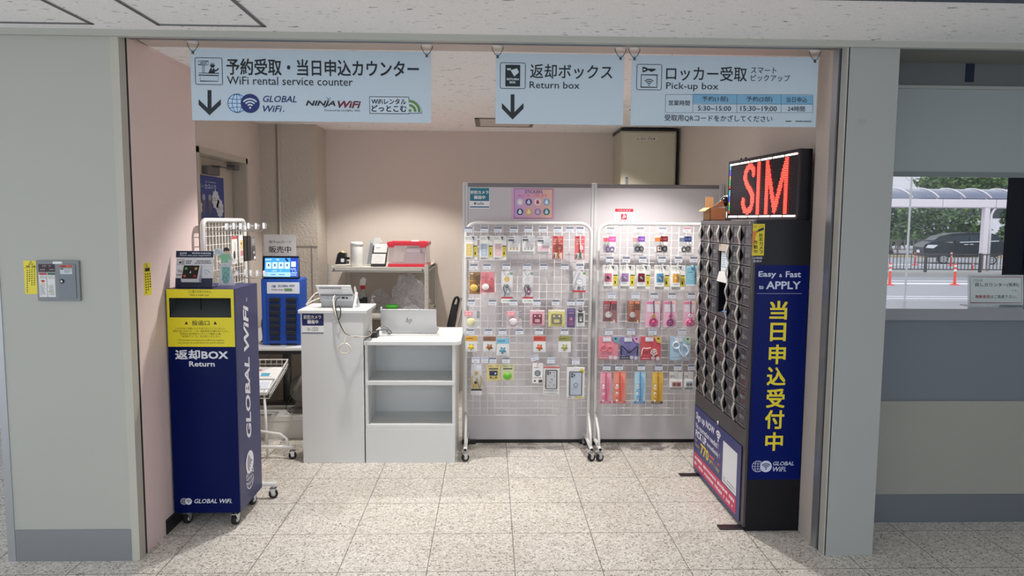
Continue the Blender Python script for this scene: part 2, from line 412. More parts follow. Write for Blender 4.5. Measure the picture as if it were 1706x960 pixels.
# left pillar of the opening
mb = MB(); mb.box((-2.215, YF, 0), (-1.655, YI - .001, ZC), PIL)
mb.box((-2.24, YF - .004, 0), (-2.205, YI, ZC), ALU)
mb.box((-1.672, YF - .003, 0), (-1.636, YF + .055, ZC), mat('corner_bead', (188, 186, 176), .5))
mb.box((-1.67, YF + .055, 0), (-1.6385, YF + .077, ZC), DARK)
mb.box((-1.67, YF + .075, 0), (-1.640, YI, ZC), WALLP)
struct('wall_front_left', mb)
mb = MB(); mb.box((-2.2, YF - .005, 0), (-1.672, YF, .152), STEEL); struct('baseboard_front_left', mb)
# right pillar
mb = MB(); mb.box((1.62, YF, 0), (1.855, YI, ZC), PILR)
mb.box((1.612, YF + .0, 0), (1.625, YF + .05, ZC), mat('corner_bead_grey', (176, 174, 168), .5)); mb.box((1.617, YF + .05, 0), (1.63, YF + .07, ZC), DARK)
mb.box((1.608, YF + .07, 0), (1.63, YF + .125, ZC), ALU)
mb.box((1.613, YF + .125, 0), (1.64, YI, ZC), FRAME)
struct('wall_front_right', mb)
# room: left wall with its jog, door recess, column, back and right walls
YJ = 4.126
mb = MB(); mb.box((-2.1, YI, 0), (XL, YJ, ZC), WALLP); mb.box((XL - .002, YI - .003, 0), (XL + .001, YI + .004, ZC), mat('joint_line', (110, 98, 94), .8))
struct('wall_left_front', mb)
mb = MB(); mb.box((XL, YI, ZC - .022), (XL + .008, YJ, ZC), WALLP); struct('trim_10', mb)
DX = -2.0; DY0, DY1, DZ = 5.0, 6.03, 2.09
mb = MB(); mb.box((DX - .2, YJ, 0), (DX, DY0, ZC), WALLI); mb.box((DX - .2, DY1, 0), (DX, YB, ZC), WALLI); mb.box((DX - .2, DY0, DZ), (DX, DY1, ZC), WALLI); struct('wall_left', mb)
mb = MB(); col = mat('column_plaster', (192, 184, 174), .85, bump=.5, bscale=45)
mb.box((-2.0, 6.38, 0), (-1.515, YB, ZC), PLAST)
mb.box((-1.86, 6.372, 1.2), (-1.85, 6.38, ZC), mat('column_joint', (150, 142, 132), .8)); mb.cyl((-1.835, 6.374, .6), (-1.835, 6.374, ZC), .009, WALLI, 8)
mb.box((-1.72, 6.374, 1.36), (-1.515, 6.38, 1.37), mat('column_joint', (150, 142, 132), .8)); mb.box((-1.57, 6.374, .5), (-1.562, 6.38, 1.37), mat('column_joint', (150, 142, 132), .8))
struct('wall_back_column', mb)
mb = MB(); mb.box((-2.2, YB, 0), (1.9, YB + .1, ZC + .1), WALLI); struct('wall_back', mb)
mb = MB(); mb.box((XR, YI, 0), (1.86, YB, ZC), WALLI); struct('wall_right', mb)
mb = MB(); mb.box((XR - .012, YI, 0), (XR, YB, .10), mat('black_skirting', (16, 16, 20), .5)); struct('baseboard_right', mb)
mb = MB(); mb.box((XL, YI, 0), (XL + .012, YJ, .07), mat('black_skirting', (16, 16, 20), .5)); struct('baseboard_left', mb)
# door in the left wall
mb = MB(); dp = mat('door_paint', (186, 178, 166), .5)
mb.box((DX - .13, DY0 + .04, 0), (DX - .10, DY1 - .05, DZ - .04), dp, .003); dr = struct('door_1', mb)
mb = MB()
mb.box((DX - .14, DY0, 0), (DX + .012, DY0 + .04, DZ), dp); mb.box((DX - .14, DY1 - .04, 0), (DX + .012, DY1, DZ), dp); mb.box((DX - .14, DY0, DZ - .04), (DX + .012, DY1, DZ), dp)
obj('door_frame', mb, dr)
mb = MB(); g = mat('closer_grey', (112, 112, 112), .4, .5)
mb.box((DX - .10, 5.36, 1.925), (DX - .055, 5.6, 1.985), g, .006); mb.box((DX - .10, 5.56, 1.985), (DX - .04, 5.60, 2.0), g); mb.box((DX - .06, 5.56, 1.99), (DX - .05, 5.9, 2.0), g); mb.box((DX - .10, 5.86, 1.99), (DX - .03, 5.95, 2.03), g, .004)
obj('door_closer', mb, dr)
# ---- right booth
YC = 3.69; gm = mat('booth_grey', (112, 118, 124), .5, var=.03)
mb = MB(); mb.box((1.855, YC, .66), (5.0, YC + .1, 1.10), mat('booth_panel_bluegrey', (116, 124, 134), .5, var=.03))
mb.box((1.855, YC - .012, .155), (5.0, YC + .1, .665), mat('booth_panel_beige', (158, 158, 150), .55, var=.06, vscale=2)); mb.box((3.02, YC - .002, .67), (3.024, YC, 1.1), mat('panel_joint', (84, 90, 98), .6))
struct('wall_counter', mb)
mb = MB(); mb.box((1.855, YC - .014, 0), (5.0, YC + .05, .156), mat('kick_steel', (128, 134, 144), .38, .6, var=.12, vscale=1.0)); struct('baseboard_counter', mb)
mb = MB(); z1 = 1.16
mb.box((1.855, YC - .03, 1.10), (5.0, YC + .34, z1), mat('booth_counter_top', (148, 152, 158), .14)); struct('trim_7', mb)
mb = MB(); mb.box((1.855, YF + .01, ZC - .004), (5.0, YF + .03, ZC + .012), DARK); mb.box((1.86, YF + .03, ZC - .014), (5.0, YF + .09, ZC + .01), mat('rail_blue', (120, 130, 146), .35, .6))
mb.box((1.855, YF + .09, ZC - .004), (5.0, YC, ZC + .012), mat('booth_soffit', (134, 134, 128), .6)); struct('trim_8', mb)
zb = oy(1600, 97, YC).z; zt = oy(1600, 145, YC).z; zs = oy(1600, 291, YC).z
mb = MB(); mb.box((1.855, YC, zt), (5.0, YC + .03, zb), mat('number_band', (104, 108, 110), .5)); mb.box((1.855, YC - .012, zb - .003), (5.0, YC + .03, zb + .018), PILR); mb.box((1.855, YC - .012, zt - .012), (5.0, YC + .03, zt + .004), PILR); mb.box((1.855, YC, zb), (5.0, YC + .03, ZC + .02), mat('booth_soffit', (134, 134, 128), .6))
mb.tpx(front(YC), '1', 1608, 103, 1623, 137, ink((10, 28, 52)), .002, .03)
struct('wall_counter_header', mb)
mb = MB(); mb.box((1.855, YC + .004, zs), (5.0, YC + .02, zt), mat('frosted_screen', (158, 168, 170), .3, var=.03)); mb.box((1.855, YC - .002, zs - .012), (5.0, YC + .026, zs + .012), mat('screen_bar', (122, 130, 132), .4)); struct('trim_9', mb)
# outer wall of the booth with its big window
mb = MB(); OW = mat('booth_outer_wall', (170, 170, 168), .7)
mb.box((1.86, YB, 0), (5.2, YB + .1, .30), OW); mb.box((1.86, YB, 2.3), (5.2, YB + .1, ZC + .02), OW); mb.box((1.86, YB, .3), (2.3, YB + .1, 2.3), OW)
struct('wall_counter_back', mb)
mb = MB(); mb.box((2.3, YB + .04, .3), (5.2, YB + .048, 2.3), GLASS); xw = oy(1521, 340, YB).x
wn = struct('window_1', mb)
mb = MB(); mb.box((xw - .002, YB + .03, .3), (xw + .002, YB + .06, 2.3), mat('silicone_joint', (225, 228, 232), .4)); obj('glass_joint', mb, wn)
xd = oy(1688, 370, 6.4).x
mb = MB(); dk = mat('dark_frame', (8, 13, 24), .7, spec=.1); mb.box((xd, 6.3, 0), (5.2, 6.5, ZC), dk); mb.box((xd + .05, 6.285, 0), (xd + .07, 6.3, ZC), mat('dark_frame_edge', (44, 52, 66), .4)); struct('wall_counter_side', mb)
mb = MB(); mb.box((5.1, -2.5, 0), (5.2, YC, ZC), PILR); struct('light_block_hall_right', mb)  # unseen wall, added to hold back light from the right
# hall beyond the left pillar
mb = MB(); mb.box((-7, 8.0, 0), (-2.3, 8.1, 2.6), mat('far_wall_pale_blue', (172, 190, 206), .5)); struct('wall_far_left', mb)
mb = MB(); mb.box((-7, 6.9, -.08), (-2.2, 8.1, 0), MF); mb.box((-7, 7.0, ZC), (-2.2, 8.1, ZC + .1), MC); struct('floor_far_left', mb)
mb = MB(); mb.box((-2.3, YI, 0), (-2.1, YJ, ZC + .02), PIL); mb.box((-2.3, YJ, 0), (-2.2, 8.1, ZC + .02), PIL); struct('wall_left_outer', mb)
# ================================================================== HANGING SIGNS
class Zm:
    """crop of the photograph: origin and scale, gives frame pixels"""
    def __init__(s, x, y, k): s.x = x; s.y = y; s.k = k
    def __call__(s, *a): return tuple((s.x if i % 2 == 0 else s.y) + v / s.k for i, v in enumerate(a))
    def L(s, pts): return [s(*p) for p in pts]
SIGNBLUE = mat('pale_blue_sign_board', (196, 214, 228), 0.45)
INK = ink((16, 30, 40)); YS = 3.45
def hanging_sign(x0, x1, y0, y1, hooks, label):
    L = oy(x0, (y0 + y1) / 2, YS).x; Rr = oy(x1, (y0 + y1) / 2, YS).x; T = 2.380; B = 2.056
    t = thing('hanging_sign', ((L + Rr) / 2, YS + .003, B), label, 'sign', 'pale blue signs hanging from the opening')
    mb = MB(); mb.box((L, YS, B), (Rr, YS + .006, T), SIGNBLUE)
    for hx in hooks:
        h = MB(); X = oy(hx, 90, YS).x; g = mat('hook_wire', (96, 96, 100), .35, .7)
        h.lathe([(.020, 0), (.026, .006), (.026, .012)], (X, YS + .003, ZC - .016), mat('hook_disc', (222, 216, 212), .4), 18)
        h.tube([(X - .024, YS + .003, ZC - .006), (X - .026, YS + .003, ZC - .02), (X - .012, YS, ZC - .045), (X - .003, YS, ZC - .052)], .0018, g, 6)
        h.tube([(X + .024, YS + .003, ZC - .006), (X + .026, YS + .003, ZC - .02), (X + .012, YS, ZC - .045), (X + .003, YS, ZC - .052)], .0018, g, 6)
        h.box((X - .005, YS - .004, ZC - .064), (X + .005, YS + .010, ZC - .05), g); h.cyl((X, YS - .003, ZC - .068), (X, YS, ZC - .068), .0045, WHITEM, 12)
        obj('ring_hook', h, t)
    return t, mb, front(YS)
def icon_frame(mb, pl, box):
    u0, v0, u1, v1 = pl.rect(*box); r = .008; pts = []
    for cx, cy, a in ((u1 - r, v1 - r, 0), (u0 + r, v1 - r, 90), (u0 + r, v0 + r, 180), (u1 - r, v0 + r, 270)):
        pts += [(cx + r * math.cos(math.radians(a + k * 30)), cy + r * math.sin(math.radians(a + k * 30))) for k in range(4)]
    mb.stroke(pl, pts, .0028, INK, .001, True)
LBLUE = ink((52, 120, 180)); GFILL = ink((196, 222, 246)); DNAVY = ink((16, 36, 110)); PALE = ink((206, 222, 236))
t, mb, pl = hanging_sign(318.5, 717.8, 84, 202, (321.5, 711), 'long pale blue hanging sign reading WiFi rental service counter')
z = Zm(320, 80, 8)
icon_frame(mb, pl, z(44, 132, 403, 488))
def box_outline(mb, pl, b, w, m):
    u0, v0, u1, v1 = pl.rect(*b); mb.stroke(pl, [(u0, v0), (u1, v0), (u1, v1), (u0, v1)], w, m, .001, True)
box_outline(mb, pl, z(84, 175, 218, 225), .0022, INK); mb.tpx(pl, 'Wi-Fi', *z(105, 190, 195, 212), INK, .0012, .04)
for xx in (142, 163): mb.stroke(pl, [pl.uv(*z(xx, 228)), pl.uv(*z(xx, 335))], .002, INK, .001)
box_outline(mb, pl, z(88, 337, 362, 363), .0022, INK); box_outline(mb, pl, z(108, 366, 348, 443), .0022, INK)
u, v = pl.uv(*z(272, 232)); mb.disc(pl, u, v, .011, INK); mb.stroke(pl, [pl.uv(*z(246, 226)), pl.uv(*z(272, 206)), pl.uv(*z(300, 226))], .002, SIGNBLUE, .0014)
mb.ppx(pl, z.L([(218, 332), (245, 270), (262, 258), (284, 258), (302, 285), (305, 332)]), INK)
mb.ppx(pl, z.L([(295, 290), (320, 292), (350, 266), (362, 280), (325, 312), (300, 316)]), INK, .0012)
mb.ppx(pl, z.L([(262, 262), (284, 262), (273, 300)]), SIGNBLUE, .0014)
z = Zm(300, 60, 3.967)
mb.tpx(pl, '予約受取・当日申込カウンター', *z(307, 156, 1578, 266), INK, .0015, .022)
mb.tpx(pl, 'WiFi rental service counter', *z(311, 272, 1142, 326), INK, .0015, .004)
def down_arrow(mb, pl, pts): mb.ppx(pl, pts[:3] + pts[3:], INK, .001)
def arrow(mb, pl, z, stem, sy, wing, wy, ty):
    """solid arrow in three pieces: stem, two slanting wings"""
    x0, x1 = stem; l, r = wing; c = (x0 + x1) / 2
    mb.ppx(pl, z.L([(x0, sy), (x1, sy), (x1, ty - 30), (x0, ty - 30)][::-1]), INK, .001)
    mb.ppx(pl, z.L([(l, wy), (c, ty - 37), (c, ty), (l, wy + 37)][::-1]), INK, .0011)
    mb.ppx(pl, z.L([(r, wy), (r, wy + 37), (c, ty), (c, ty - 37)][::-1]), INK, .0012)
arrow(mb, pl, z, (182, 208), 358, (123, 270), 418, 525)
z = Zm(320, 80, 8)
gu, gv = pl.uv(*z(600, 738)); du, _ = pl.uv(*z(775, 738)); gr = (du - gu) / 1.38
mb.logo(pl, gu, gv, gr, LBLUE, GFILL, DNAVY, PALE, .001)
mb.tpx(pl, 'GLOBAL', *z(945, 637, 1395, 725), DNAVY, .0015, .012, .25); mb.tpx(pl, 'WiFi', *z(945, 767, 1200, 855), DNAVY, .0015, .012, .25)
u, v = pl.uv(*z(1222, 843)); mb.disc(pl, u, v, .003, DNAVY)
z = Zm(500, 150, 7.755)
mb.tpx(pl, 'NINJA', *z(72, 138, 458, 226), ink((18, 24, 34)), .0015, .03, .25); mb.tpx(pl, 'WiFi', *z(485, 142, 785, 235), ink((110, 24, 44)), .0015, .03, .25)
mb.stroke(pl, [pl.uv(*z(340, 95)), pl.uv(*z(390, 140))], .002, ink((60, 64, 70))); mb.stroke(pl, [pl.uv(*z(395, 98)), pl.uv(*z(345, 138))], .002, ink((60, 64, 70)))
mb.tpx(pl, 'Powered by GLOBAL WiFi', *z(318, 252, 775, 286), ink((70, 84, 100)), .0015)
for k, (grow, m, d) in enumerate(((.0105, INK, .001), (.0075, PALE, .0014))):
    u0, v0, u1, v1 = pl.rect(*z(925, 115, 1380, 280)); mb.poly(pl, [(u0 - grow, v0 - grow), (u1 + grow, v0 - grow), (u1 + grow, v1 + grow), (u0 - grow, v1 + grow)], m, d)
    qu, qv = pl.uv(*z(1412, 275)); rr = .052 + grow
    mb.poly(pl, [(qu - grow, qv - grow)] + [(qu - grow * .3 + rr * math.cos(math.radians(q)), qv - grow + rr * math.sin(math.radians(q))) for q in range(0, 91, 9)], m, d + .0002)
mb.tpx(pl, 'WiFiレンタル', *z(922, 112, 1370, 186), INK, .002, .03); mb.tpx(pl, 'どっとこむ', *z(922, 197, 1375, 283), INK, .002, .035)
GRN = ink((98, 140, 62))
for rr in (.046, .027): mb.ring(pl, qu, qv, rr, .012, GRN, .002, a0=-6, a1=92, n=12)
mb.disc(pl, qu + .003, qv + .003, .007, GRN, .002)
obj('board', mb, t)

t, mb, pl = hanging_sign(825.7, 1038.8, 90, 206.6, (829, 1034), 'shorter pale blue hanging sign reading Return box, middle one of the hanging signs')
z = Zm(700, 60, 3.967)
icon_frame(mb, pl, z(529, 178, 695, 348)); mb.rpx(pl, *z(563, 191, 661, 334), INK)
mb.ppx(pl, z.L([(597, 226), (640, 214), (653, 240), (622, 268)][::-1]), PALE, .0015); mb.ppx(pl, z.L([(575, 214), (600, 214), (597, 226), (575, 226)][::-1]), PALE, .0016)
mb.tpx(pl, 'RETURN', *z(572, 279, 652, 293), PALE, .0016, .04); mb.tpx(pl, 'BOX', *z(592, 299, 632, 314), PALE, .0016, .04)
mb.tpx(pl, '返却ボックス', *z(726, 188, 1270, 284), INK, .0015, .012); mb.tpx(pl, 'Return box', *z(723, 302, 1054, 348), INK, .0015, .004)
arrow(mb, pl, z, (598, 623), 386, (540, 683), 443, 553)
obj('board', mb, t)

t, mb, pl = hanging_sign(1051.7, 1361.5, 94.2, 209.5, (1057, 1358), 'pale blue hanging sign reading Pick-up box with a table of opening hours')
z = Zm(1030, 50, 3.967)
icon_frame(mb, pl, z(122, 228, 286, 396)); box_outline(mb, pl, z(151, 297, 256, 379), .004, INK)
u, v = pl.uv(*z(203, 360)); mb.wifi(pl, u, v - .004, .027, INK, .001, .0042); 
mb.ppx(pl, z.L([(160, 242), (190, 250), (190, 272), (160, 282)][::-1]), INK); mb.ppx(pl, z.L([(190, 255), (240, 256), (250, 262), (240, 270), (190, 268)][::-1]), INK, .0011); mb.ppx(pl, z.L([(205, 268), (235, 268), (228, 276), (210, 276)][::-1]), INK, .0012)
mb.ppx(pl, z.L([(166, 256), (180, 258), (180, 266), (166, 268)][::-1]), SIGNBLUE, .0014)
mb.tpx(pl, 'ロッカー受取', *z(316, 241, 850, 338), INK, .0015, .012); mb.tpx(pl, 'スマート', *z(876, 246, 1045, 289), INK, .0015, .004); mb.tpx(pl, 'ピックアップ', *z(876, 296, 1135, 341), INK, .0015, .004)
mb.tpx(pl, 'Pick-up box', *z(316, 348, 662, 406), INK, .0015, .004)
xs = (312, 492, 783, 1075, 1285); ys = (427, 490, 547); cb = ink((124, 178, 214))
mb.rpx(pl, *z(492, 427, 1285, 490), cb, .0008)
P = lambda x, y: pl.uv(*z(x, y))
for yy in ys: mb.stroke(pl, [P(312 if yy != 490 else 492, yy), P(1285, yy)], .0012, INK, .0013)
for xx in xs: mb.stroke(pl, [P(xx, 427), P(xx, 547)], .0012, INK, .0014)
for s_, b in (('営業時間', (332, 465, 472, 500)), ('予約(1部)', (552, 438, 725, 477)), ('予約(2部)', (845, 440, 1018, 479)), ('当日申込', (1110, 443, 1248, 480)),
              ('5:30~15:00', (525, 502, 745, 535)), ('15:30~19:00', (807, 503, 1048, 537)), ('24時間', (1120, 504, 1232, 539)), ('受取用QRコードをかざしてください', (305, 562, 1018, 608))):
    mb.tpx(pl, s_, *z(*b), INK, .0015, .008)
mb.dpx(pl, *z(1105, 599, 1275, 610), 1, INK, fill=.8)
obj('board', mb, t)

# ================================================================== DOWNLIGHTS (set in the room ceiling)
for (x, y), wh in zip(DOWN, ('front left', 'front right', 'rear left', 'rear right')):
    t = thing('downlight', (x, y, ZC), 'small round white downlight in the room ceiling, the %s one of four' % wh, 'light', 'recessed downlights')
    mb = MB(); mb.lathe([(.075, 0), (.075, -.004), (.062, -.006), (.055, 0)], (x, y, ZC), WHITEM, 24); obj('trim_ring', mb, t)
    mb = MB(); mb.disc(PL((0, 0, ZC - .0015), (1, 0, 0), (0, -1, 0)), x, -y, .05, glow('lamp_face', (255, 240, 220), 6)); obj('lamp_face', mb, t)

# ceiling hatch / vent frame and the small ceiling sensor
mb = MB(); p0 = oz(792, 197, ZC); p1 = oz(886, 209, ZC); g = mat('vent_grey', (120, 112, 106), .5)
mb.box((-.13, 5.86, ZC - .006), (.36, 6.36, ZC - .002), mat('vent_white', (205, 200, 196), .6))
for b0, b1 in (((-.13, 5.86), (-.09, 6.36)), ((.33, 5.86), (.36, 6.36)), ((-.13, 5.86), (.36, 5.875)), ((-.13, 6.335), (.36, 6.36))): mb.box(b0 + (ZC - .009,), b1 + (ZC - .004,), g)
obj('ceiling_vent', mb, None, 'square white ceiling vent with grey frame above the shop floor', 'vent')
q = oz(1047, 178, ZC)
mb = MB(); mb.lathe([(.045, 0), (.045, -.012), (.03, -.022), (.012, -.024)], (q.x, q.y, ZC), WHITEM, 20); mb.ball((q.x + .01, q.y - .02, ZC - .02), .008, BLACK); mb.ball((q.x + .03, q.y - .015, ZC - .018), .008, BLACK)
obj('ceiling_sensor', mb, None, 'small round white ceiling sensor seen in the gap between two hanging signs', 'sensor')

# ================================================================== WALL FIXTURES ON THE LEFT PILLAR
pl = front(YF); z = Zm(30, 420, 9.6)
YEL = ink((232, 218, 64)); BLK = ink((20, 20, 22))
def warn_sticker(name, rect, lbl):
    mb = MB(); u0, v0, u1, v1 = rect; mb.pbox(pl, u0, v0, u1, v1, 0, .0012, YEL)
    return mb, u0, v0, u1, v1
mb = MB(); u0, v0, u1, v1 = pl.rect(*z(103, 140, 330, 672)); mb.pbox(pl, u0, v0, u1, v1, 0, .0012, YEL)
u, v = pl.uv(*z(207, 180)); mb.stroke(pl, [(u - .009, v - .006), (u + .009, v - .006), (u, v + .009)], .0016, BLK, .0018, True); mb.ruv(pl, u - .0008, v - .003, u + .0008, v + .003, BLK, .0018)
mb.tpx(pl, '危険・注意', *z(130, 215, 282, 245), BLK, .0018, .03)
mb.stroke(pl, [(u0, v1 - .032), (u1, v1 - .032)], .0012, BLK, .0017)
for k, (xx, n) in enumerate(((265, 8), (225, 8), (188, 6), (152, 11))):
    for j in range(n): yy = 275 + j * 34 + k * 4; mb.rpx(pl, *z(xx - 8, yy, xx + 8, yy + 17), BLK, .0018)
obj('warning_sticker', mb, None, 'upright yellow warning sticker beside the grey control box on the left pillar', 'sticker')
t = thing('shutter_control_box', (oy(100, 500, YF).x, YF, oy(100, 502, YF).z), 'grey steel shutter control box with stickers and a keyhole on the left pillar', 'control box')
mb = MB(); g = mat('control_grey', (128, 134, 140), .45); u0, v0, u1, v1 = pl.rect(*z(330, 135, 1010, 778)); mb.pbox(pl, u0, v0, u1, v1, 0, .014, g, .002)
obj('housing', mb, t)
mb = MB(); a0 = pl.rect(*z(690, 190, 960, 735)); mb.pbox(pl, *a0, .014, .018, mat('control_door', (120, 128, 137), .45), .001)
mb.rpx(pl, *z(702, 208, 902, 240), ink((214, 86, 44)), .0185); mb.dpx(pl, *z(720, 212, 885, 236), 1, BLK, d=.019, fill=.8)
mb.rpx(pl, *z(710, 255, 902, 350), ink((196, 206, 212)), .0185); mb.dpx(pl, *z(775, 262, 898, 330), 5, ink((90, 100, 110)), d=.019); mb.rpx(pl, *z(715, 258, 765, 275), BLK, .019)
u, v = pl.uv(*z(745, 462)); cpt = pl.P(u, v, .018); mb.lathe([(.009, 0), (.009, .004), (.006, .005)], cpt, mat('keyhole_black', (30, 32, 34), .3, .6), 18, (0, -1, 0)); mb.disc(pl, u, v, .005, SILVER, .0236)
obj('door', mb, t)
mb = MB(); mb.rpx(pl, *z(585, 150, 735, 188), ink((225, 232, 236)), .0145)
mb.rpx(pl, *z(358, 192, 622, 312), ink((52, 34, 44)), .0145); mb.tpx(pl, '押 す', *z(420, 208, 565, 236), ink((180, 160, 165)), .015); mb.dpx(pl, *z(380, 266, 608, 290), 1, ink((170, 150, 155)), d=.015, fill=.8)
for x0, hc in ((368, (176, 60, 70)), (502, (40, 96, 72))):
    mb.rpx(pl, *z(x0, 330, x0 + 125, 715), ink((222, 226, 226)), .0145); mb.rpx(pl, *z(x0, 332, x0 + 122, 362), ink(hc), .015)
    mb.dpx(pl, *z(x0 + 12, 370, x0 + 115, 425), 4, ink((90, 96, 110)), d=.015, seed=x0); mb.dpx(pl, *z(x0 + 20, 520, x0 + 115, 690), 9, ink((100, 106, 118)), d=.015, seed=x0 + 1)
mb.ppx(pl, z.L([(395, 455), (430, 440), (470, 455), (432, 485)][::-1]), ink((190, 40, 50)), .0155); mb.dpx(pl, *z(390, 490, 480, 508), 1, ink((214, 170, 60)), d=.015, fill=.9); mb.dpx(pl, *z(530, 612, 610, 636), 1, ink((214, 190, 60)), d=.015, fill=.9)
obj('instruction_stickers', mb, t)
# narrow yellow sticker on the jamb
pj = face_right(-1.640); u0, v0, u1, v1 = pj.rect(239.5, 438, 251.5, 492)
mb = MB(); mb.pbox(pj, u0, v0, u1, v1, 0, .001, YEL)
mb.stroke(pj, [(u0 + .02, v1 - .018), (u0 + .04, v1 - .018), (u0 + .03, v1 - .004)], .002, BLK, .0015, True); mb.ruv(pj, u0 + .012, v1 - .04, u1 - .012, v1 - .024, BLK, .0015)
for k in range(3):
    for j in range(8 - k): mb.ruv(pj, u0 + .012 + k * .022, v1 - .05 - j * .0125 - .007, u0 + .022 + k * .022, v1 - .05 - j * .0125, BLK, .0015)
obj('warning_sticker', mb, None, 'narrow yellow warning sticker on the pinkish jamb of the opening', 'sticker')
# two faint clips on the right pillar
mb = MB(); pr_ = front(YF)
for x in (1432, 1440):
    u, v = pr_.uv(x, 203); mb.stroke(pr_, [(u - .004, v - .010), (u - .004, v + .01), (u + .004, v + .01), (u + .004, v - .01)], .0016, mat('clip_grey', (150, 152, 150), .5), .001)
obj('adhesive_mark', mb, None, 'faint grey clip mark high on the right pillar', 'mark')

# ================================================================== RETURN BOX
BX0, BX1, BY0, BY1, BZ0, BZ1 = -1.634, -1.296, 3.67, 4.03, .076, 1.246
rb = thing('return_box', ((BX0 + BX1) / 2, (BY0 + BY1) / 2, 0), 'tall navy return box on casters with a yellow slot panel', 'return box')
pl = front(BY0); z = Zm(260, 460, 4.8)
su0, sv0, su1, sv1 = pl.rect(*z(107, 176, 600, 332)); yu0, yv0, yu1, yv1 = pl.rect(*z(62, 100, 646, 566)); yu0 = BX0; yu1 = BX1 - .002; yv1 = BZ1 - .001
mb = MB(); SLOT = mat('slot_grey', (78, 84, 86), .4)
mb.box((BX0, BY0, BZ0), (BX1, BY0 + .012, sv0), NAVY); mb.box((BX0, BY0, sv1), (BX1, BY0 + .012, BZ1), NAVY)
mb.box((BX0, BY0, sv0), (su0, BY0 + .012, sv1), NAVY); mb.box((su1, BY0, sv0), (BX1, BY0 + .012, sv1), NAVY)
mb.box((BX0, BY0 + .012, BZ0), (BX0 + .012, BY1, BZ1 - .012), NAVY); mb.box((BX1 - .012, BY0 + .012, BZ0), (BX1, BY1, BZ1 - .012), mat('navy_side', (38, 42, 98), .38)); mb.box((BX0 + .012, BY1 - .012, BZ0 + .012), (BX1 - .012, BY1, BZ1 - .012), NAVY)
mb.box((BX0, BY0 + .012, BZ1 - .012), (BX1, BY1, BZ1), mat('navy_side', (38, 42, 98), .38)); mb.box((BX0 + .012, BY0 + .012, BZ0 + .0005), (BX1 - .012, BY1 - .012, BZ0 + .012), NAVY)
PW = ink((226, 230, 240))
z = Zm(260, 460, 4.8); mb.tpx(pl, '返却BOX', *z(153, 590, 576, 668), PW, .0015, .035); mb.tpx(pl, 'Return', *z(265, 682, 470, 724), PW, .0015, .022)
z = Zm(260, 640, 3.692); u, v = pl.uv(*z(172, 722)); mb.logo(pl, u, v, .0175, PW, None, PW, NAVY, .001); mb.tpx(pl, 'GLOBAL WiFi.', *z(236, 706, 467, 733), PW, .0015, .012, .25)
ps = face_right(BX1); z = Zm(260, 460, 4.8)
def side(x0, y0, x1, y1):       # letters run up the side
    a = ps.uv((x0 + x1) / 2, y1); b = ps.uv((x0 + x1) / 2, y0); cu = a[0] / 2 + b[0] / 2
    return cu, a[1], b[1]
cu = ps.uv(411.5, 620)[0]; hw = .040
ps_v = lambda y: ps.uv(411, y)[1]
SW = ink((232, 233, 240))
mb.tuv(ps, 'GLOBAL', cu - hw, ps_v(733), cu + hw, ps_v(596), SW, .0015, .03, .25, True)
mb.tuv(ps, 'WiFi', cu - hw, ps_v(584), cu + hw, ps_v(507), SW, .0015, .03, .25, True)
mb.ring(ps, cu + .02, ps_v(499), .008, .0025, SW, .0015)
vg = ps_v(801); vw = ps_v(768); rr = .062
class Rot(PL):
    pass
pr2 = PL((0, 0, 0), (0, 0, 1), (0, -1, 0)); pr2.o = Vector((BX1, 0, 0)); pr2.n = Vector((1, 0, 0))
pr2.n = pr2.u.cross(pr2.v)
mb.logo(pr2, vg, -cu, rr, SW, None, SW, mat('navy_side', (38, 42, 98), .38), .001)
body = obj('body', mb, rb)
mb = MB()
for b in ((yu0, yv0, yu1, sv0), (yu0, sv1, yu1, yv1), (yu0, sv0, su0, sv1), (su1, sv0, yu1, sv1)): mb.pbox(pl, *b, 0, .0015, mat('yellow_panel', (236, 222, 30), .45))
z = Zm(260, 460, 4.8); YK = ink((46, 44, 14)); dd = .002
mb.tpx(pl, 'ゴミ箱ではありません。', *z(255, 114, 445, 135), YK, dd); mb.tpx(pl, 'Not a trash can', *z(273, 141, 422, 160), YK, dd)
mb.tpx(pl, '投函口', *z(288, 356, 428, 395), ink((24, 24, 12)), dd, .012)
for cx in (243, 474): mb.ppx(pl, z.L([(cx - 14, 387), (cx + 14, 387), (cx, 362)]), ink((24, 24, 12)), dd)
for i, s_ in enumerate(('このたびはご利用いただきありがとうございました。', '名前の混入がないか、いま一度返却品をお確かめください。', '返却品を当社配送センターにて確認した後、', '「返却完了メール」をお送りいたします。')):
    xx = ((155, 558), (135, 585), (192, 525), (205, 515))[i]; mb.tpx(pl, s_, *z(xx[0], 411 + i * 21, xx[1], 428 + i * 21), YK, dd)
mb.tpx(pl, 'The moment we receive the stuff at our logistics,', *z(178, 506, 546, 523), YK, dd); mb.tpx(pl, 'we send you an e-mail about the end of contract', *z(176, 527, 546, 544), YK, dd)
obj('yellow_panel', mb, rb)
mb = MB(); mb.box((su0 - .01, BY0 + .012, sv0 - .01), (su0, BY0 + .13, sv1 + .01), SLOT); mb.box((su1, BY0 + .012, sv0 - .01), (su1 + .01, BY0 + .13, sv1 + .01), SLOT)
mb.box((su0 - .01, BY0 + .012, sv1), (su1 + .01, BY0 + .13, sv1 + .01), SLOT); mb.prism([(su0 - .01, BY0 + .012, sv0 - .002), (su0 - .01, BY0 + .05, sv0 - .002), (su0 - .01, BY0 + .13, sv1), (su0 - .01, BY0 + .125, sv1)], (su1 - su0 + .02, 0, 0), SLOT)
um = pl.uv(327.5, 512)[0]; mb.box((um - .001, BY0 + .045, sv0), (um + .001, BY0 + .06, sv1), mat('slot_seam', (44, 48, 50), .5))
obj('slot_chute', mb, rb)
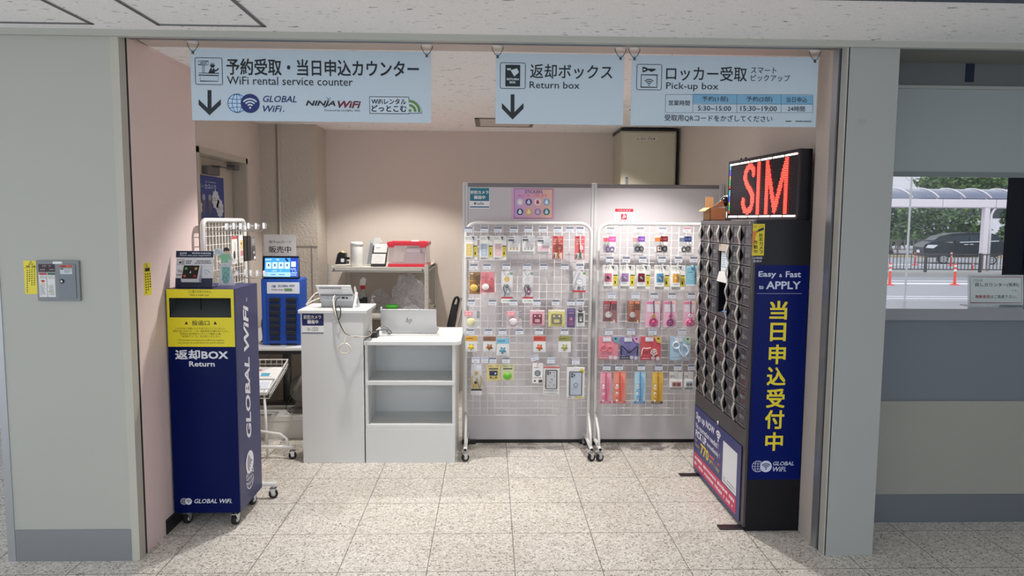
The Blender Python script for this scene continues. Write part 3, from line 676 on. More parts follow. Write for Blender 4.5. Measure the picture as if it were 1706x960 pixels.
for x, y in ((BX0 + .045, BY0 + .05), (BX1 - .035, BY0 + .03), (BX0 + .045, BY1 - .05), (BX1 - .035, BY1 - .06)): caster(rb, x, y, BZ0 + .002, .027, 1.3)

# rating stand on the return box
Yr = 3.745; t = thing('rating_stand', (oy(323, 475, Yr).x, Yr, BZ1), 'navy and white Please rate your experience stand with four round buttons', 'rating stand')
pl = PL((0, Yr, BZ1), (1, 0, 0), (0, .16, 1)); z = Zm(260, 340, 6)
mb = MB(); u0, v0, u1, v1 = pl.rect(*z(198, 468, 570, 812)); v0 = 0.0; mb.pbox(pl, u0, v0, u1, v1, -.004, 0, mat('stand_white', (224, 226, 232), .4), .0015)
nv = ink((20, 30, 66)); mb.rpx(pl, *z(200, 470, 574, 535), nv, .0006); mb.ruv(pl, u0, 0, u1, pl.uv(*z(380, 742))[1], nv, .0006)
mb.dpx(pl, *z(240, 483, 550, 502), 1, PALE, d=.001, fill=.8); mb.tpx(pl, 'Please rate your experience', *z(237, 506, 548, 526), PALE, .001, .01, .2)
box_outline(mb, pl, z(218, 556, 284, 606), .0012, BLK); u, v = pl.uv(*z(242, 585)); mb.disc(pl, u, v, .006, BLK, .001); mb.rpx(pl, *z(258, 565, 263, 600), BLK); mb.rpx(pl, *z(270, 565, 275, 600), BLK)
mb.dpx(pl, *z(298, 563, 545, 580), 1, ink((70, 76, 92)), d=.001, fill=.8); mb.dpx(pl, *z(298, 584, 553, 598), 1, BLK, d=.001, fill=.8)
mb.tpx(pl, 'Thank you!', *z(218, 655, 268, 686), BLK, .001); mb.dpx(pl, *z(205, 700, 270, 716), 1, BLK, d=.001, fill=.7)
mb.stroke(pl, [pl.uv(*z(*q)) for q in ((482, 668), (510, 662), (545, 690))], .0014, BLK); mb.stroke(pl, [pl.uv(*z(*q)) for q in ((485, 682), (505, 700), (520, 708))], .0014, BLK)
mb.box((pl.P(u0, 0).x, Yr - .002, BZ1), (pl.P(u1, 0).x, Yr + .07, BZ1 + .004), nv)
obj('sign_panel', mb, t)
q0 = pl.uv(*z(290, 625)); q1 = pl.uv(*z(440, 748)); mb = MB()
mb.prism([pl.P(q0[0] - .004, q1[1] - .02, .0), pl.P(q0[0] - .004, q1[1] - .02, .03), pl.P(q0[0] - .004, q1[1] - .004, .038), pl.P(q0[0] - .004, q0[1] + .006, .012), pl.P(q0[0] - .004, q0[1] + .006, 0)], (q1[0] - q0[0] + .012, 0, 0), mat('button_box_white', (214, 216, 222), .4))
pb = PL(pl.P(q0[0], q1[1] - .003, .0388), (1, 0, 0), pl.P(q0[0], q0[1] + .004, .0125) - pl.P(q0[0], q1[1] - .003, .0388)); W_ = q1[0] - q0[0]; H_ = (pl.P(q0[0], q0[1] + .004, .0125) - pl.P(q0[0], q1[1] - .003, .0388)).length
mb.ruv(pb, 0, 0, W_, H_, BLK, .0006)
u, v = W_ / 2, H_ / 2; mb.disc(pb, u, v - .002, .0035, PALE, .0012, rv=.005); mb.ruv(pb, u - .001, v, u + .001, v + .008, PALE, .0013)
bb = obj('button_box', mb, t)
for (fx, fy), c in zip(((.18, .76), (.82, .76), (.18, .2), (.82, .2)), ((96, 170, 96), (208, 168, 84), (206, 96, 70), (176, 32, 52))):
    mb = MB(); mb.lathe([(.0075, 0), (.0075, .001), (.0055, .002)], pb.P(W_ * fx, H_ * fy, .0006), ink(c), 16, pb.n); obj('button', mb, bb)

# cut-out figure standee on the return box
Yc = 3.77; pl = front(Yc); z = Zm(260, 340, 6)
t = thing('cutout_standee', (oy(374, 476, Yc).x, Yc, BZ1), 'cut-out standee of a person in green top and teal leaf-patterned skirt beside a speech bubble', 'standee')
mb = MB(); CARD = mat('standee_card', (208, 210, 216), .6)
def card(mb, pts, m, d0=0, d1=.003):
    mb.prism([pl.P(*pl.uv(*p), d0) for p in pts], pl.n * (d1 - d0), m)
card(mb, z.L([(622, 812), (786, 812), (745, 590), (770, 560), (738, 470), (700, 440), (672, 455), (668, 486), (625, 520), (632, 545), (655, 575), (640, 600)]), CARD, -.003, 0)
mb.ppx(pl, z.L([(655, 628), (738, 628), (738, 740), (724, 790), (690, 800), (664, 760)][::-1]), ink((126, 178, 172)), .0006)
rnd = random.Random(3)
for k in range(16):
    u, v = pl.uv(*z(664 + rnd.random() * 66, 640 + rnd.random() * 140)); a = rnd.random() * 3
    mb.poly(pl, [(u - .006 * math.cos(a), v - .006 * math.sin(a)), (u + .002 * math.sin(a), v - .002 * math.cos(a)), (u + .006 * math.cos(a), v + .006 * math.sin(a)), (u - .002 * math.sin(a), v + .002 * math.cos(a))], ink((30, 92, 96)), .001)
mb.rpx(pl, *z(625, 602, 760, 618), ink((226, 228, 234)), .001); mb.tpx(pl, 'GLOBAL WiFi', *z(655, 604, 756, 616), DNAVY, .0014); u, v = pl.uv(*z(640, 610)); mb.disc(pl, u, v, .003, DNAVY, .0014)
mb.dpx(pl, *z(636, 800, 670, 808), 1, BLK, d=.001)
obj('card_base', mb, t)
mb = MB(); mb.ppx(pl, z.L([(630, 518), (662, 495), (700, 500), (730, 492), (738, 500), (752, 560), (735, 560), (722, 540), (722, 588), (652, 588), (650, 545), (628, 532)][::-1]), ink((132, 192, 156)), .0012)
u, v = pl.uv(*z(706, 476)); mb.disc(pl, u, v, .0105, ink((224, 190, 168)), .0014, rv=.0125); u, v = pl.uv(*z(704, 462)); mb.disc(pl, u, v, .0155, ink((30, 24, 24)), .0011, rv=.0145); mb.disc(pl, u, v + .004, .0125, ink((30, 24, 24)), .0016, rv=.0085)
for xx in (699, 713): u, v = pl.uv(*z(xx, 474)); mb.disc(pl, u, v, .0015, BLK, .0018, n=10)
u, v = pl.uv(*z(706, 484)); mb.disc(pl, u, v, .003, ink((176, 84, 84)), .0018, rv=.0012, n=12); mb.ppx(pl, z.L([(722, 492), (734, 470), (742, 476), (736, 500)]), ink((224, 190, 168)), .0015)
obj('figure_print', mb, t)
mb = MB(); u, v = pl.uv(*z(625, 478)); mb.disc(pl, u, v, .025, ink((216, 224, 232)), .0004, rv=.020); mb.dashes(pl, u - .017, v - .011, u + .017, v + .011, 3, ink((110, 150, 150)), .0009); obj('speech_bubble', mb, t)
# ================================================================== LOCKER
LX, LY0, LY1, LZ = 1.32, 3.58, 4.50, 1.612
lk = thing('pickup_locker', (1.465, 4.04, 0), 'tall black pick-up locker with wavy silver door handles and a yellow-lettered blue side panel', 'locker')
LB = mat('locker_black', (16, 15, 24), 0.35, spec=.3); LG = mat('locker_frame_grey', (72, 68, 72), 0.4, .2); LD = mat('locker_door_grey', (96, 94, 98), 0.4, .0); HND = mat('handle_silver', (186, 182, 176), 0.4, 0.0)
CY = [3.605 + .178 * k for k in range(6)]; RZ = [1.588 - .1052 * k for k in range(11)]
mb = MB(); INN = LX + .012
mb.box((INN + .075, LY0 + .011, .01), (1.609, LY1 - .011, LZ - .011), LB)
mb.box((INN, LY0, 0), (1.61, LY0 + .012, LZ), LB); mb.box((INN, LY1 - .012, 0), (1.61, LY1, LZ), LB)
mb.box((INN + .001, LY0 + .012, LZ - .012), (1.609, LY1 - .012, LZ), LB); mb.box((INN + .001, LY0 + .012, .002), (INN + .08, LY1 - .012, RZ[10] - .002), LB)
for k in range(6): mb.box((INN, CY[k] - .003, RZ[10]), (INN + .08, CY[k] + .003, RZ[0]), LB)
for k in range(11):
    for c in range(5):
        if c == 2 and k in (2, 3, 4): continue
        mb.box((INN, CY[c], RZ[k] - .002), (INN + .08, CY[c + 1], RZ[k] + .002), LB)
obj('carcass', mb, lk)
mb = MB(); mb.box((LX, CY[0] - .004, RZ[0] + .001), (INN, CY[5] + .004, LZ - .002), LG); mb.box((LX, LY0 + .002, 0.02), (INN, CY[0] - .004, LZ - .002), LG); mb.box((LX, CY[5] + .004, .02), (INN, LY1 - .002, LZ - .002), LG)
mb.box((LX, CY[0] - .004, .44), (INN, CY[5] + .004, RZ[10] - .004), LG); mb.lathe([(.006, 0), (.006, .002), (.004, .003)], (LX, LY0 + .06, LZ - .014), SILVER, 12, (-1, 0, 0))
obj('front_frame', mb, lk)
WIN = clear('locker_window', (112, 108, 114), 0.40, 0.08)
numpl = mat('number_plate', (150, 152, 150), .4)
pouch_spots = []
def locker_door(c, k):
    y0, y1 = CY[c] + .003, CY[c + 1] - .003; z1, z0 = RZ[k] - .003, RZ[k + 1] + .003
    mb = MB(); mb.box((LX, y1 - .062, z0), (INN, y1, z1), LD); mb.box((LX, y0, z0), (INN, y0 + .006, z1), LD); mb.box((LX, y0 + .006, z1 - .006), (INN, y1 - .056, z1), LD); mb.box((LX, y0 + .006, z0), (INN, y1 - .056, z0 + .006), LD)
    mb.box((LX - .001, y0 + .012, (z0 + z1) / 2 - .009), (LX + .002, y1 - .085, (z0 + z1) / 2 + .009), LD)
    d = obj('door', mb, lk)
    m2 = MB(); m2.box((LX + .003, y0 + .006, z0 + .006), (LX + .006, y1 - .056, z1 - .006), WIN); obj('window', m2, d)
    h = MB(); n = 14; yy = y1 - .010; pts = []; zc = (z0 + z1) / 2; H = (z1 - z0) / 2
    out = [(.011 * (0.5 + 0.5 * math.cos(math.pi * (i / n * 2 - 1))) + .006) for i in range(n + 1)]
    for i in range(n): # wavy strap: a bowed band standing off the door
        za, zb_ = z1 - 2 * H * i / n, z1 - 2 * H * (i + 1) / n
        vs = [(LX - out[i], yy - .013, za), (LX - out[i], yy + .007, za), (LX - out[i + 1], yy + .007, zb_), (LX - out[i + 1], yy - .013, zb_)]
        bk = [(x + .004, y, q) for x, y, q in vs]
        h.add(vs + bk, [(0, 1, 2, 3), (7, 6, 5, 4), (0, 3, 7, 4), (1, 5, 6, 2)], HND, True)
    obj('handle', h, d)
    r = MB(); pf = face_left(LX); vv = [(-(y1 - .016), zc + H * .80), (-(y1 - .026), zc + H * .56), (-(y1 - .058), zc + H * .14), (-(y1 - .058), zc - H * .14), (-(y1 - .026), zc - H * .60), (-(y1 - .012), zc - H * .82)][::-1]
    r.prism([pf.P(a, b, .0012) for a, b in vv], (-.0016, 0, 0), mat('recess_black', (3, 3, 6), .9, spec=.03)); obj('finger_recess', r, d)
    p = MB(); p.box((LX - .003, y0 + .050, zc - .009), (LX + .001, y0 + .066, zc + .009), numpl); p.dashes(pf, -(y0 + .064), zc - .006, -(y0 + .052), zc + .006, 1, BLK, d=.0034, fill=.8, seed=c * 10 + k); obj('number_plate', p, d)
for c in range(5):
    for k in range(10):
        if c == 2 and k in (1, 2, 3, 4): continue
        locker_door(c, k)
# terminal in the middle column
mb = MB(); y0, y1 = CY[2] + .004, CY[3] - .004
mb.box((LX + .002, y0, RZ[1] - .045), (LX + .05, y1, RZ[1] - .004), mat('terminal_beige', (186, 172, 162), .5))
mb.box((LX + .012, y0 + .02, RZ[3] + .045), (LX + .05, y1 - .02, RZ[1] - .05), mat('terminal_white', (214, 214, 214), .4)); mb.prism([(LX - .004, y0, RZ[3] - .01), (LX + .05, y0, RZ[3] - .01), (LX + .05, y0, RZ[3] + .045), (LX + .008, y0, RZ[3] + .045)], (0, y1 - y0, 0), mat('terminal_white', (214, 214, 214), .4))
pf = face_left(LX + .012); mb.ruv(pf, -(y1 - .03), RZ[3] + .055, -(y0 + .03), RZ[1] - .06, glow('terminal_screen', (196, 206, 216), .35), .001); mb.dashes(pf, -(y1 - .035), RZ[3] + .07, -(y0 + .04), RZ[1] - .07, 6, ink((130, 140, 160)), d=.0016, seed=4)
mb.box((LX + .05, y0, RZ[5]), (LX + .052, y1, RZ[1]), mat('recess_black', (3, 3, 6), .9, spec=.03))
mb.prism([(LX - .006, y0, RZ[5] + .004), (LX + .06, y0, RZ[5] + .004), (LX + .06, y0, RZ[5] + .03), (LX - .006, y0, RZ[5] + .014)], (0, y1 - y0, 0), LG)
mb.ruv(PL((0, 0, RZ[5] + .026), (1, 0, 0), (0, 1, 0)), LX + .02, y0 + .03, LX + .05, y1 - .03, glow('scanner_light', (90, 150, 230), .5), .002)
obj('terminal', mb, lk)
# lower poster panel, lock and feet
pf = face_left(LX); mb = MB(); mb.box((LX + .003, CY[0] - .003, .012), (INN - .001, CY[5] + .003, .439), LG)
A0, A1, B0, B1 = -(LY1 - .006), -(LY0 + .055), .022, .435; W_ = A1 - A0; H_ = B1 - B0
mb.pbox(pf, A0, B0, A1, B1, 0, .0025, mat('poster_indigo', (48, 52, 116), .4)); d = .003
PT = lambda s_, x0, y0, x1, y1, m, bold=.0, sh=0: mb.tuv(pf, s_, A0 + W_ * x0, B0 + H_ * y0, A0 + W_ * x1, B0 + H_ * y1, m, d, bold, sh)
pw = ink((236, 238, 246)); py = ink((226, 206, 70))
PT('Sign up NOW', .04, .78, .475, .92, pw, .02); PT('No reservation needed !', .04, .665, .57, .755, pw, .012); PT('PICK UP', .04, .53, .30, .645, pw, .03); PT('immediately !', .32, .535, .60, .625, pw, .012)
PT('For', .035, .45, .085, .51, py); PT('Japan', .035, .375, .14, .435, py); PT('770', .17, .34, .365, .505, py, .03); PT('JPY / day', .385, .335, .60, .41, py); mb.dashes(pf, A0 + W_ * .385, B0 + H_ * .43, A0 + W_ * .60, B0 + H_ * .49, 1, ink((230, 90, 80)), d=d, fill=.8)
mb.wifi(pf, A0 + W_ * .56, B0 + H_ * .79, .052, pw, d, .012)
mb.ruv(pf, A0 + W_ * .665, B0 + H_ * .29, A0 + W_ * .935, B0 + H_ * .86, ink((228, 230, 236)), d); mb.dashes(pf, A0 + W_ * .69, B0 + H_ * .31, A0 + W_ * .91, B0 + H_ * .39, 2, ink((130, 134, 150)), d=d + .0004, fill=.5)
mb.ruv(pf, A0 + W_ * .015, B0 + H_ * .05, A0 + W_ * .935, B0 + H_ * .27, ink((206, 44, 92)), d)
mb.dashes(pf, A0 + W_ * .04, B0 + H_ * .07, A0 + W_ * .91, B0 + H_ * .25, 2, pw, d=d + .0004, fill=.55, seed=8)
obj('poster_panel', mb, lk)
mb = MB(); mb.lathe([(.013, 0), (.013, .008), (.009, .010)], (LX, 4.02, .452), CHROME, 18, (-1, 0, 0)); obj('cam_lock', mb, lk)
for y0, y1 in ((4.385, 4.43), (3.592, 3.648)):
    mb = MB(); mb.box((1.205, y0, .0), (1.335, y1, .008), mat('foot_brown_black', (42, 34, 38), .4), .003); obj('foot', mb, lk)
mb = MB(); mb.tuv(face_left(LX + .0), 'TTBing', -(LY1 - .012), .443, -(LY1 - .11), .458, pw, .0008, .02); obj('maker_mark', mb, lk) if False else None
# side panel facing the hall
pl = front(LY0); mb = MB(); z = Zm(1130, 430, 4.174)
ul, _, ur, _ = pl.rect(1247, 443, 1342, 800); vt = pl.uv(1295, 442)[1]; vb = pl.uv(1290, 799)[1]
ul = LX + .018
mb.pbox(pl, ul, vb, 1.607, vt, 0, .002, mat('side_panel_blue', (3, 22, 96), .3, spec=.12)); d = .0026
sw = ink((206, 214, 236)); yy_ = ink((236, 216, 40))
mb.tpx(pl, 'Easy', *z(557, 92, 680, 142), sw, d, .022); mb.tpx(pl, '&', *z(700, 110, 722, 133), sw, d, .02); mb.tpx(pl, 'Fast', *z(746, 92, 852, 134), sw, d, .022)
mb.tpx(pl, 'to', *z(560, 190, 592, 216), sw, d, .02); mb.tpx(pl, 'APPLY', *z(610, 162, 850, 216), sw, d, .022)
mb.stroke(pl, [pl.uv(*z(545, 247)), pl.uv(*z(858, 247))], .0012, sw, d)
for s_, b in (('当', (634, 298, 758, 428)), ('日', (638, 450, 748, 578)), ('申', (628, 602, 746, 738)), ('込', (615, 758, 746, 886))): mb.tpx(pl, s_, *z(*b), yy_, d, .028)
z = Zm(1110, 640, 3.692)
for s_, b in (('受', (614, 28, 728, 146)), ('付', (606, 160, 724, 276)), ('中', (608, 296, 716, 410))): mb.tpx(pl, s_, *z(*b), yy_, d, .028)
gu, gv = pl.uv(*z(562, 506)); r_ = pl.uv(*z(598, 506))[0] - gu; mb.logo(pl, gu, gv, r_, sw, None, sw, mat('side_panel_blue', (3, 22, 96), .3, spec=.12), d - .0004)
mb.tpx(pl, 'GLOBAL', *z(656, 476, 784, 500), sw, d, .012, .25); mb.tpx(pl, 'WiFi.', *z(654, 508, 736, 538), sw, d, .012, .25)
obj('side_panel', mb, lk)
mb = MB(); z = Zm(1200, 360, 10.667); mb.pbox(pl, *pl.rect(*z(572, 140, 782, 704)), 0, .001, ink((226, 206, 40))); d = .0015
mb.ppx(pl, z.L([(575, 275), (650, 262), (600, 480), (575, 640)][::-1]), ink((222, 128, 40)), d)
mb.dpx(pl, *z(590, 165, 770, 215), 2, ink((150, 90, 30)), d=d, fill=.5); mb.ppx(pl, z.L([(662, 245), (765, 200), (780, 238), (680, 282)][::-1]), BLK, d + .0002); mb.ppx(pl, z.L([(640, 268), (662, 260), (668, 288), (648, 296)][::-1]), BLK, d + .0003); mb.ppx(pl, z.L([(735, 262), (748, 256), (782, 288), (760, 270)][::-1]), BLK, d + .0003)
for i, ch in enumerate('防犯カメラ'): mb.tpx(pl, ch, *z(690, 312 + i * 74, 756, 374 + i * 74), BLK, d + .0003, .02)
for i, ch in enumerate('作動中'): mb.tpx(pl, ch, *z(592, 432 + i * 82, 660, 504 + i * 82), BLK, d + .0003, .02)
mb.tpx(pl, '24時間', *z(580, 726, 742, 768), ink((196, 202, 220)), .001, .015); mb.tpx(pl, '監視中', *z(586, 782, 732, 824), ink((196, 202, 220)), .001, .015)
obj('camera_sticker', mb, lk)
# pouches seen through the locker windows
PC = {'red': (186, 30, 44), 'crimson': (150, 24, 60), 'pink': (206, 96, 130), 'yellow': (206, 186, 40), 'teal': (60, 110, 112), 'navy': (30, 38, 80), 'grey': (120, 124, 134), 'magenta': (190, 36, 100)}
ORD = ['topmost', 'second', 'third', 'fourth', 'fifth', 'sixth', 'seventh', 'eighth', 'ninth', 'lowest']; CN = ['nearest', 'second nearest', 'middle', 'second farthest', 'farthest']
for c, k, n in ((0, 0, 'red'), (1, 0, 'magenta'), (0, 2, 'pink'), (1, 2, 'yellow'), (4, 3, 'yellow'), (3, 3, 'red'), (0, 4, 'grey'), (0, 6, 'red'), (1, 6, 'pink'), (4, 6, 'red'), (4, 5, 'crimson'), (3, 6, 'navy'), (2, 6, 'navy'), (0, 7, 'grey'),
                (1, 8, 'crimson'), (0, 8, 'crimson'), (4, 8, 'teal'), (3, 8, 'teal'), (0, 9, 'pink'), (1, 9, 'red'), (2, 9, 'red'), (4, 9, 'teal'), (3, 9, 'grey'), (1, 4, 'grey'), (3, 0, 'navy'), (0, 1, 'grey'), (1, 1, 'grey'), (4, 1, 'navy'), (3, 1, 'navy'), (2, 7, 'grey')):
    y0, y1 = CY[c] + .012, CY[c + 1] - .045; zb0 = RZ[k + 1] + .0025; hh = .05
    m = mat('pouch_' + n, PC[n], .5, bump=.3, bscale=60); mb = MB()
    mb.prism([(INN + .012, y0, zb0), (INN + .055, y0, zb0), (INN + .05, y0, zb0 + hh), (INN + .03, y0, zb0 + hh * 1.1), (INN + .014, y0, zb0 + hh * .8)], (0, y1 - y0, 0), m); mb.box((INN + .010, y0 + .02, zb0 + hh * .3), (INN + .013, y0 + .05, zb0 + hh * .6), PAPER)
    obj('pouch', mb, None, '%s pouch behind the %s window of the %s locker column' % (n, ORD[k], CN[c]), 'pouch', 'pouches inside the locker')

# ================================================================== LED SIGN
e0 = Vector((1.470, 4.44, 0)); e1 = Vector((1.552, 3.605, 0)); ud = (e1 - e0).normalized(); LW = (e1 - e0).length; LZ0, LZ1 = LZ + .004, 1.972
pl = PL((e0.x, e0.y, LZ0), ud, (0, 0, 1)); H_ = LZ1 - LZ0
t = thing('led_sign', ((e0.x + e1.x) / 2, (e0.y + e1.y) / 2, LZ), 'black LED sign showing SIM in red on top of the locker', 'led sign')
mb = MB(); KB = mat('led_case', (14, 14, 26), .4); mb.pbox(pl, 0, 0, LW, H_, -.062, -.004, KB); fr = .012
for b in ((0, 0, LW, fr), (0, H_ - fr, LW, H_), (0, 0, fr * .7, H_), (LW - fr, 0, LW, H_)): mb.pbox(pl, *b, -.004, .006, mat('led_bezel', (46, 44, 54), .4))
for x in (.12, .18): mb.pbox(pl, x, H_, x + .008, H_ + .012, -.02, -.012, KB)
mb.tube([pl.P(LW - .02, .16, -.064), pl.P(LW - .06, .10, -.09), pl.P(LW - .06, -.02, -.09)], .004, KB, 6)
obj('case', mb, t)
mb = MB(); mb.ruv(pl, fr * .7, fr, LW - fr, H_ - fr, mat('led_face', (34, 28, 36), .6), -.003); NR = 36
for i in range(NR): v = fr + (H_ - 2 * fr) * (i + .5) / NR; mb.pbox(pl, fr * .7, v + .0028, LW - fr, v + .0042, -.003, .001, mat('led_louvre', (66, 58, 68), .5))
obj('matrix_face', mb, t)
RED = glow('led_red', (255, 58, 46), 6.0)
def seg(p, a, b):
    a = Vector(a); b = Vector(b); p = Vector(p); ab = b - a; t_ = max(0, min(1, (p - a).dot(ab) / ab.length_squared)); return (p - a - ab * t_).length
S = [(.395, .245), (.385, .16), (.345, .105), (.30, .13), (.27, .20), (.265, .30), (.29, .40), (.35, .52), (.385, .60), (.385, .75), (.36, .85), (.315, .89), (.27, .86), (.245, .77), (.245, .70)]
I_ = [(.465, .10), (.465, .90)]; Mm = [(.585, .90), (.585, .10), (.70, .88), (.835, .10), (.835, .90)]
NC = 92
for L in (S, I_, Mm):
    mb = MB()
    for i in range(NR):
        v = (i + .5) / NR; run = None
        for j in range(NC + 1):
            u = (j + .5) / NC; on = False
            if j < NC:
                for a, b in zip(L, L[1:]):
                    if seg(((u) * LW / H_, v), (a[0] * LW / H_, a[1]), (b[0] * LW / H_, b[1])) < .055: on = True
            if on and run is None: run = j
            if not on and run is not None:
                vv = H_ - fr - (H_ - 2 * fr) * (v); mb.ruv(pl, LW * run / NC, vv - .0028, LW * j / NC, vv + .0020, RED, .0016); run = None
    obj('lit_letter', mb, t)
mb = MB(); WH = glow('led_white', (255, 250, 240), 3.0); WR = glow('led_orange', (255, 120, 60), 1.5)
for v in (fr + .008, H_ - fr - .010):
    for k in range(6): 
        a = fr + (LW - 2.4 * fr) * k / 6; b = fr + (LW - 2.4 * fr) * (k + 1) / 6; mb.ruv(pl, a, v - .0045, b - .014, v + .0045, WH, .0018); mb.ruv(pl, b - .014, v - .002, b - .004, v + .002, WR, .0018)
cols = [(90, 220, 240), (120, 210, 255), (60, 110, 250), (110, 90, 250), (230, 190, 90), (80, 200, 90), (60, 190, 130), (240, 90, 50)]
for h0, h1 in ((.95, .55), (.50, .12)):
    for k in range(16):
        v = H_ * (h0 + (h1 - h0) * k / 15); mb.ruv(pl, fr * .9, v - .0025, fr * .9 + .012, v + .0025, glow('led_dot_%d' % (k // 2), cols[k // 2], 1.6), .0018)
obj('lit_border', mb, t)
# cardboard box and white baby-monitor style camera on the locker, far end
CB = mat('cardboard', (186, 144, 98), .8, var=.06, vscale=8)
t = thing('cardboard_box', (1.385, 4.41, LZ), 'open brown cardboard box with raised flaps on the far end of the locker', 'box')
mb = MB(); x0, x1, y0, y1, b0, b1 = 1.330, 1.428, 4.35, 4.485, LZ, LZ + .075
mb.box((x0, y0, b0), (x1, y0 + .003, b1), CB); mb.box((x0, y1 - .003, b0), (x1, y1, b1), CB); mb.box((x0, y0, b0), (x0 + .003, y1, b1), CB); mb.box((x1 - .003, y0, b0), (x1, y1, b1), CB); mb.box((x0, y0, b0), (x1, y1, b0 + .003), CB)
obj('body', mb, t)
for pts, dv in (([(x0, y0, b1), (x0 - .03, y0, b1 - .02), (x0 - .03, y1, b1 - .02), (x0, y1, b1)], (0, 0, .003)), ([(x0, y0, b1), (x1 - .01, y0, b1 + .01), (x1 - .03, y0 - .02, b1 + .05), (x0 + .02, y0 - .01, b1 + .01)], (0, .003, 0)), ([(x0 + .01, y1, b1), (x0 + .06, y1, b1), (x0 + .06, y1 + .0, b1 + .07), (x0 + .01, y1 + .0, b1 + .07)], (0, -.003, 0))):
    mb = MB(); mb.prism(pts, dv, CB); obj('flap', mb, t)
t = thing('security_camera', (1.476, 4.488, LZ), 'small white dome security camera on the locker between the cardboard box and LED sign', 'camera')
cx, cy = 1.476, 4.488; mb = MB(); mb.lathe([(.03, 0), (.032, .02), (.026, .06), (.02, .075)], (cx, cy, LZ), WHITEM, 20); obj('base', mb, t)
mb = MB(); mb.ball((cx, cy, LZ + .115), .042, WHITEM); obj('head', mb, t)
mb = MB(); mb.ball((cx - .016, cy - .018, LZ + .118), .030, mat('lens_black', (12, 12, 16), .15), (1, 1, 1.1)); obj('lens', mb, t)

# ================================================================== COUNTERS
CF = 4.66
t = thing('high_counter', (-1.02, 4.85, 0), 'narrow high white counter carrying a tablet and a camera notice', 'counter', 'white service counters')
mb = MB(); mb.box((-1.225, CF, 0), (-.823, 5.02, .995), WHITE, .002); obj('body', mb, t)
mb = MB(); mb.box((-1.24, CF - .012, .995), (-.795, 5.035, 1.018), WHITE, .004); obj('countertop', mb, t)
pl = front(CF); z = Zm(420, 380, 4.364); mb = MB(); d = .0015
mb.pbox(pl, *pl.rect(*z(362, 612, 520, 768)), 0, .001, PAPER); nv = ink((22, 30, 92)); mb.rpx(pl, *z(363, 613, 520, 710), nv, d)
mb.tpx(pl, '防犯カメラ', *z(376, 633, 502, 662), PAPER, d + .0004, .025); mb.tpx(pl, '録画中', *z(402, 666, 482, 697), PAPER, d + .0004, .025)
mb.rpx(pl, *z(363, 760, 520, 766), nv, d); gg = ink((110, 114, 124)); u, v = pl.uv(*z(412, 737)); mb.ring(pl, u, v, .010, .0018, gg, d); mb.disc(pl, u, v, .0045, gg, d)
mb.tpx(pl, 'VWS', *z(432, 722, 482, 734), gg, d, .01); mb.tpx(pl, 'cam', *z(432, 738, 480, 750), gg, d, .0)
obj('camera_notice', mb, None, 'navy and white security camera notice stuck on the high white counter', 'notice')
t = thing('low_counter', (-.52, 4.95, 0), 'low white open-shelf counter carrying a laptop, right of the high counter', 'counter', 'white service counters')
X0, X1, YB2 = -.815, -.228, 5.26
mb = MB(); mb.box((X0, CF + .006, 0), (X0 + .018, YB2, .79), WHITE); obj('side_panel', mb, t)
mb = MB(); mb.box((X1 - .018, CF + .006, 0), (X1, YB2, .79), WHITE); obj('side_panel', mb, t)
mb = MB(); mb.box((X0 + .018, 5.0, .2), (X1 - .018, 5.012, .79), WHITE); obj('back_panel', mb, t)
for za, zb_ in ((.522, .548), (.228, .256)):
    mb = MB(); mb.box((X0 + .006, CF + .002, za), (X1 - .004, 5.0, zb_), WHITE, .002); obj('shelf', mb, t)
mb = MB(); mb.box((X0, CF, 0), (X1, CF + .02, .228), WHITE, .001); obj('plinth', mb, t)
mb = MB(); mb.prism([(X0 - .003, CF - .012, .79), (-.215, CF - .012, .79), (-.19, CF + .03, .79), (-.19, 5.30, .79), (X0 - .003, 5.30, .79)][::1], (0, 0, .022), WHITE); obj('countertop', mb, t)
# laptop seen from behind
t = thing('laptop', (-.57, 5.08, .812), 'silver laptop with its lid back towards the hall on the low counter', 'laptop')
MET = mat('laptop_silver', (186, 188, 190), .33, .55)
mb = MB(); mb.box((-.755, 5.0, .814), (-.375, 5.24, .828), MET, .004); mb.box((-.745, 5.03, .828), (-.385, 5.15, .8295), BLACK); obj('base', mb, t)
pl = PL((-.565, 5.0, .822), (1, 0, 0), (0, -.18, 1)); mb = MB(); mb.pbox(pl, -.194, 0, .194, .165, -.007, 0, MET, .003); kk = ink((40, 42, 48))
for q in ([(-.018, .070), (-.007, .108)], [(-.013, .088), (-.006, .094), (-.002, .090), (-.007, .070)], [(.001, .058), (.011, .094)], [(.009, .088), (.016, .094), (.020, .089), (.016, .073), (.006, .071)]): mb.stroke(pl, q, .0032, kk, .0006)
mb.ruv(pl, -.185, .006, -.135, .014, mat('small_label', (214, 216, 220), .5), .0006); mb.dashes(pl, -.182, .007, -.140, .013, 1, ink((120, 124, 130)), d=.001)
obj('lid', mb, t)
# tablet terminal on the high counter
TZ = 1.018; t = thing('tablet_terminal', (-1.01, 4.84, TZ), 'silver tablet on a docking stand seen from behind on the high counter', 'tablet')
TS = mat('tablet_silver', (206, 208, 212), .35, .3)
pl = PL((-1.022, 4.80, TZ + .055), (1, 0, 0), (0, -.75, 1)); mb = MB()
mb.prism([pl.P(a, b, -.009) for a, b in ((-.105, 0), (.120, 0), (.108, .118), (-.118, .118))], pl.n * .009, TS); mb.poly(pl, [(-.10, .092), (.045, .092), (.045, .106), (-.10, .106)], mat('tablet_strip', (150, 152, 156), .4), .0006); mb.poly(pl, [(.05, .09), (.10, .09), (.10, .108), (.05, .108)], PAPER, .0006); mb.disc(pl, -.01, .099, .003, BLK, .001)
obj('tablet', mb, t)
mb = MB(); mb.box((-1.125, 4.765, TZ + .046), (-.905, 4.86, TZ + .082), SILVER, .005); pf = front(4.765)
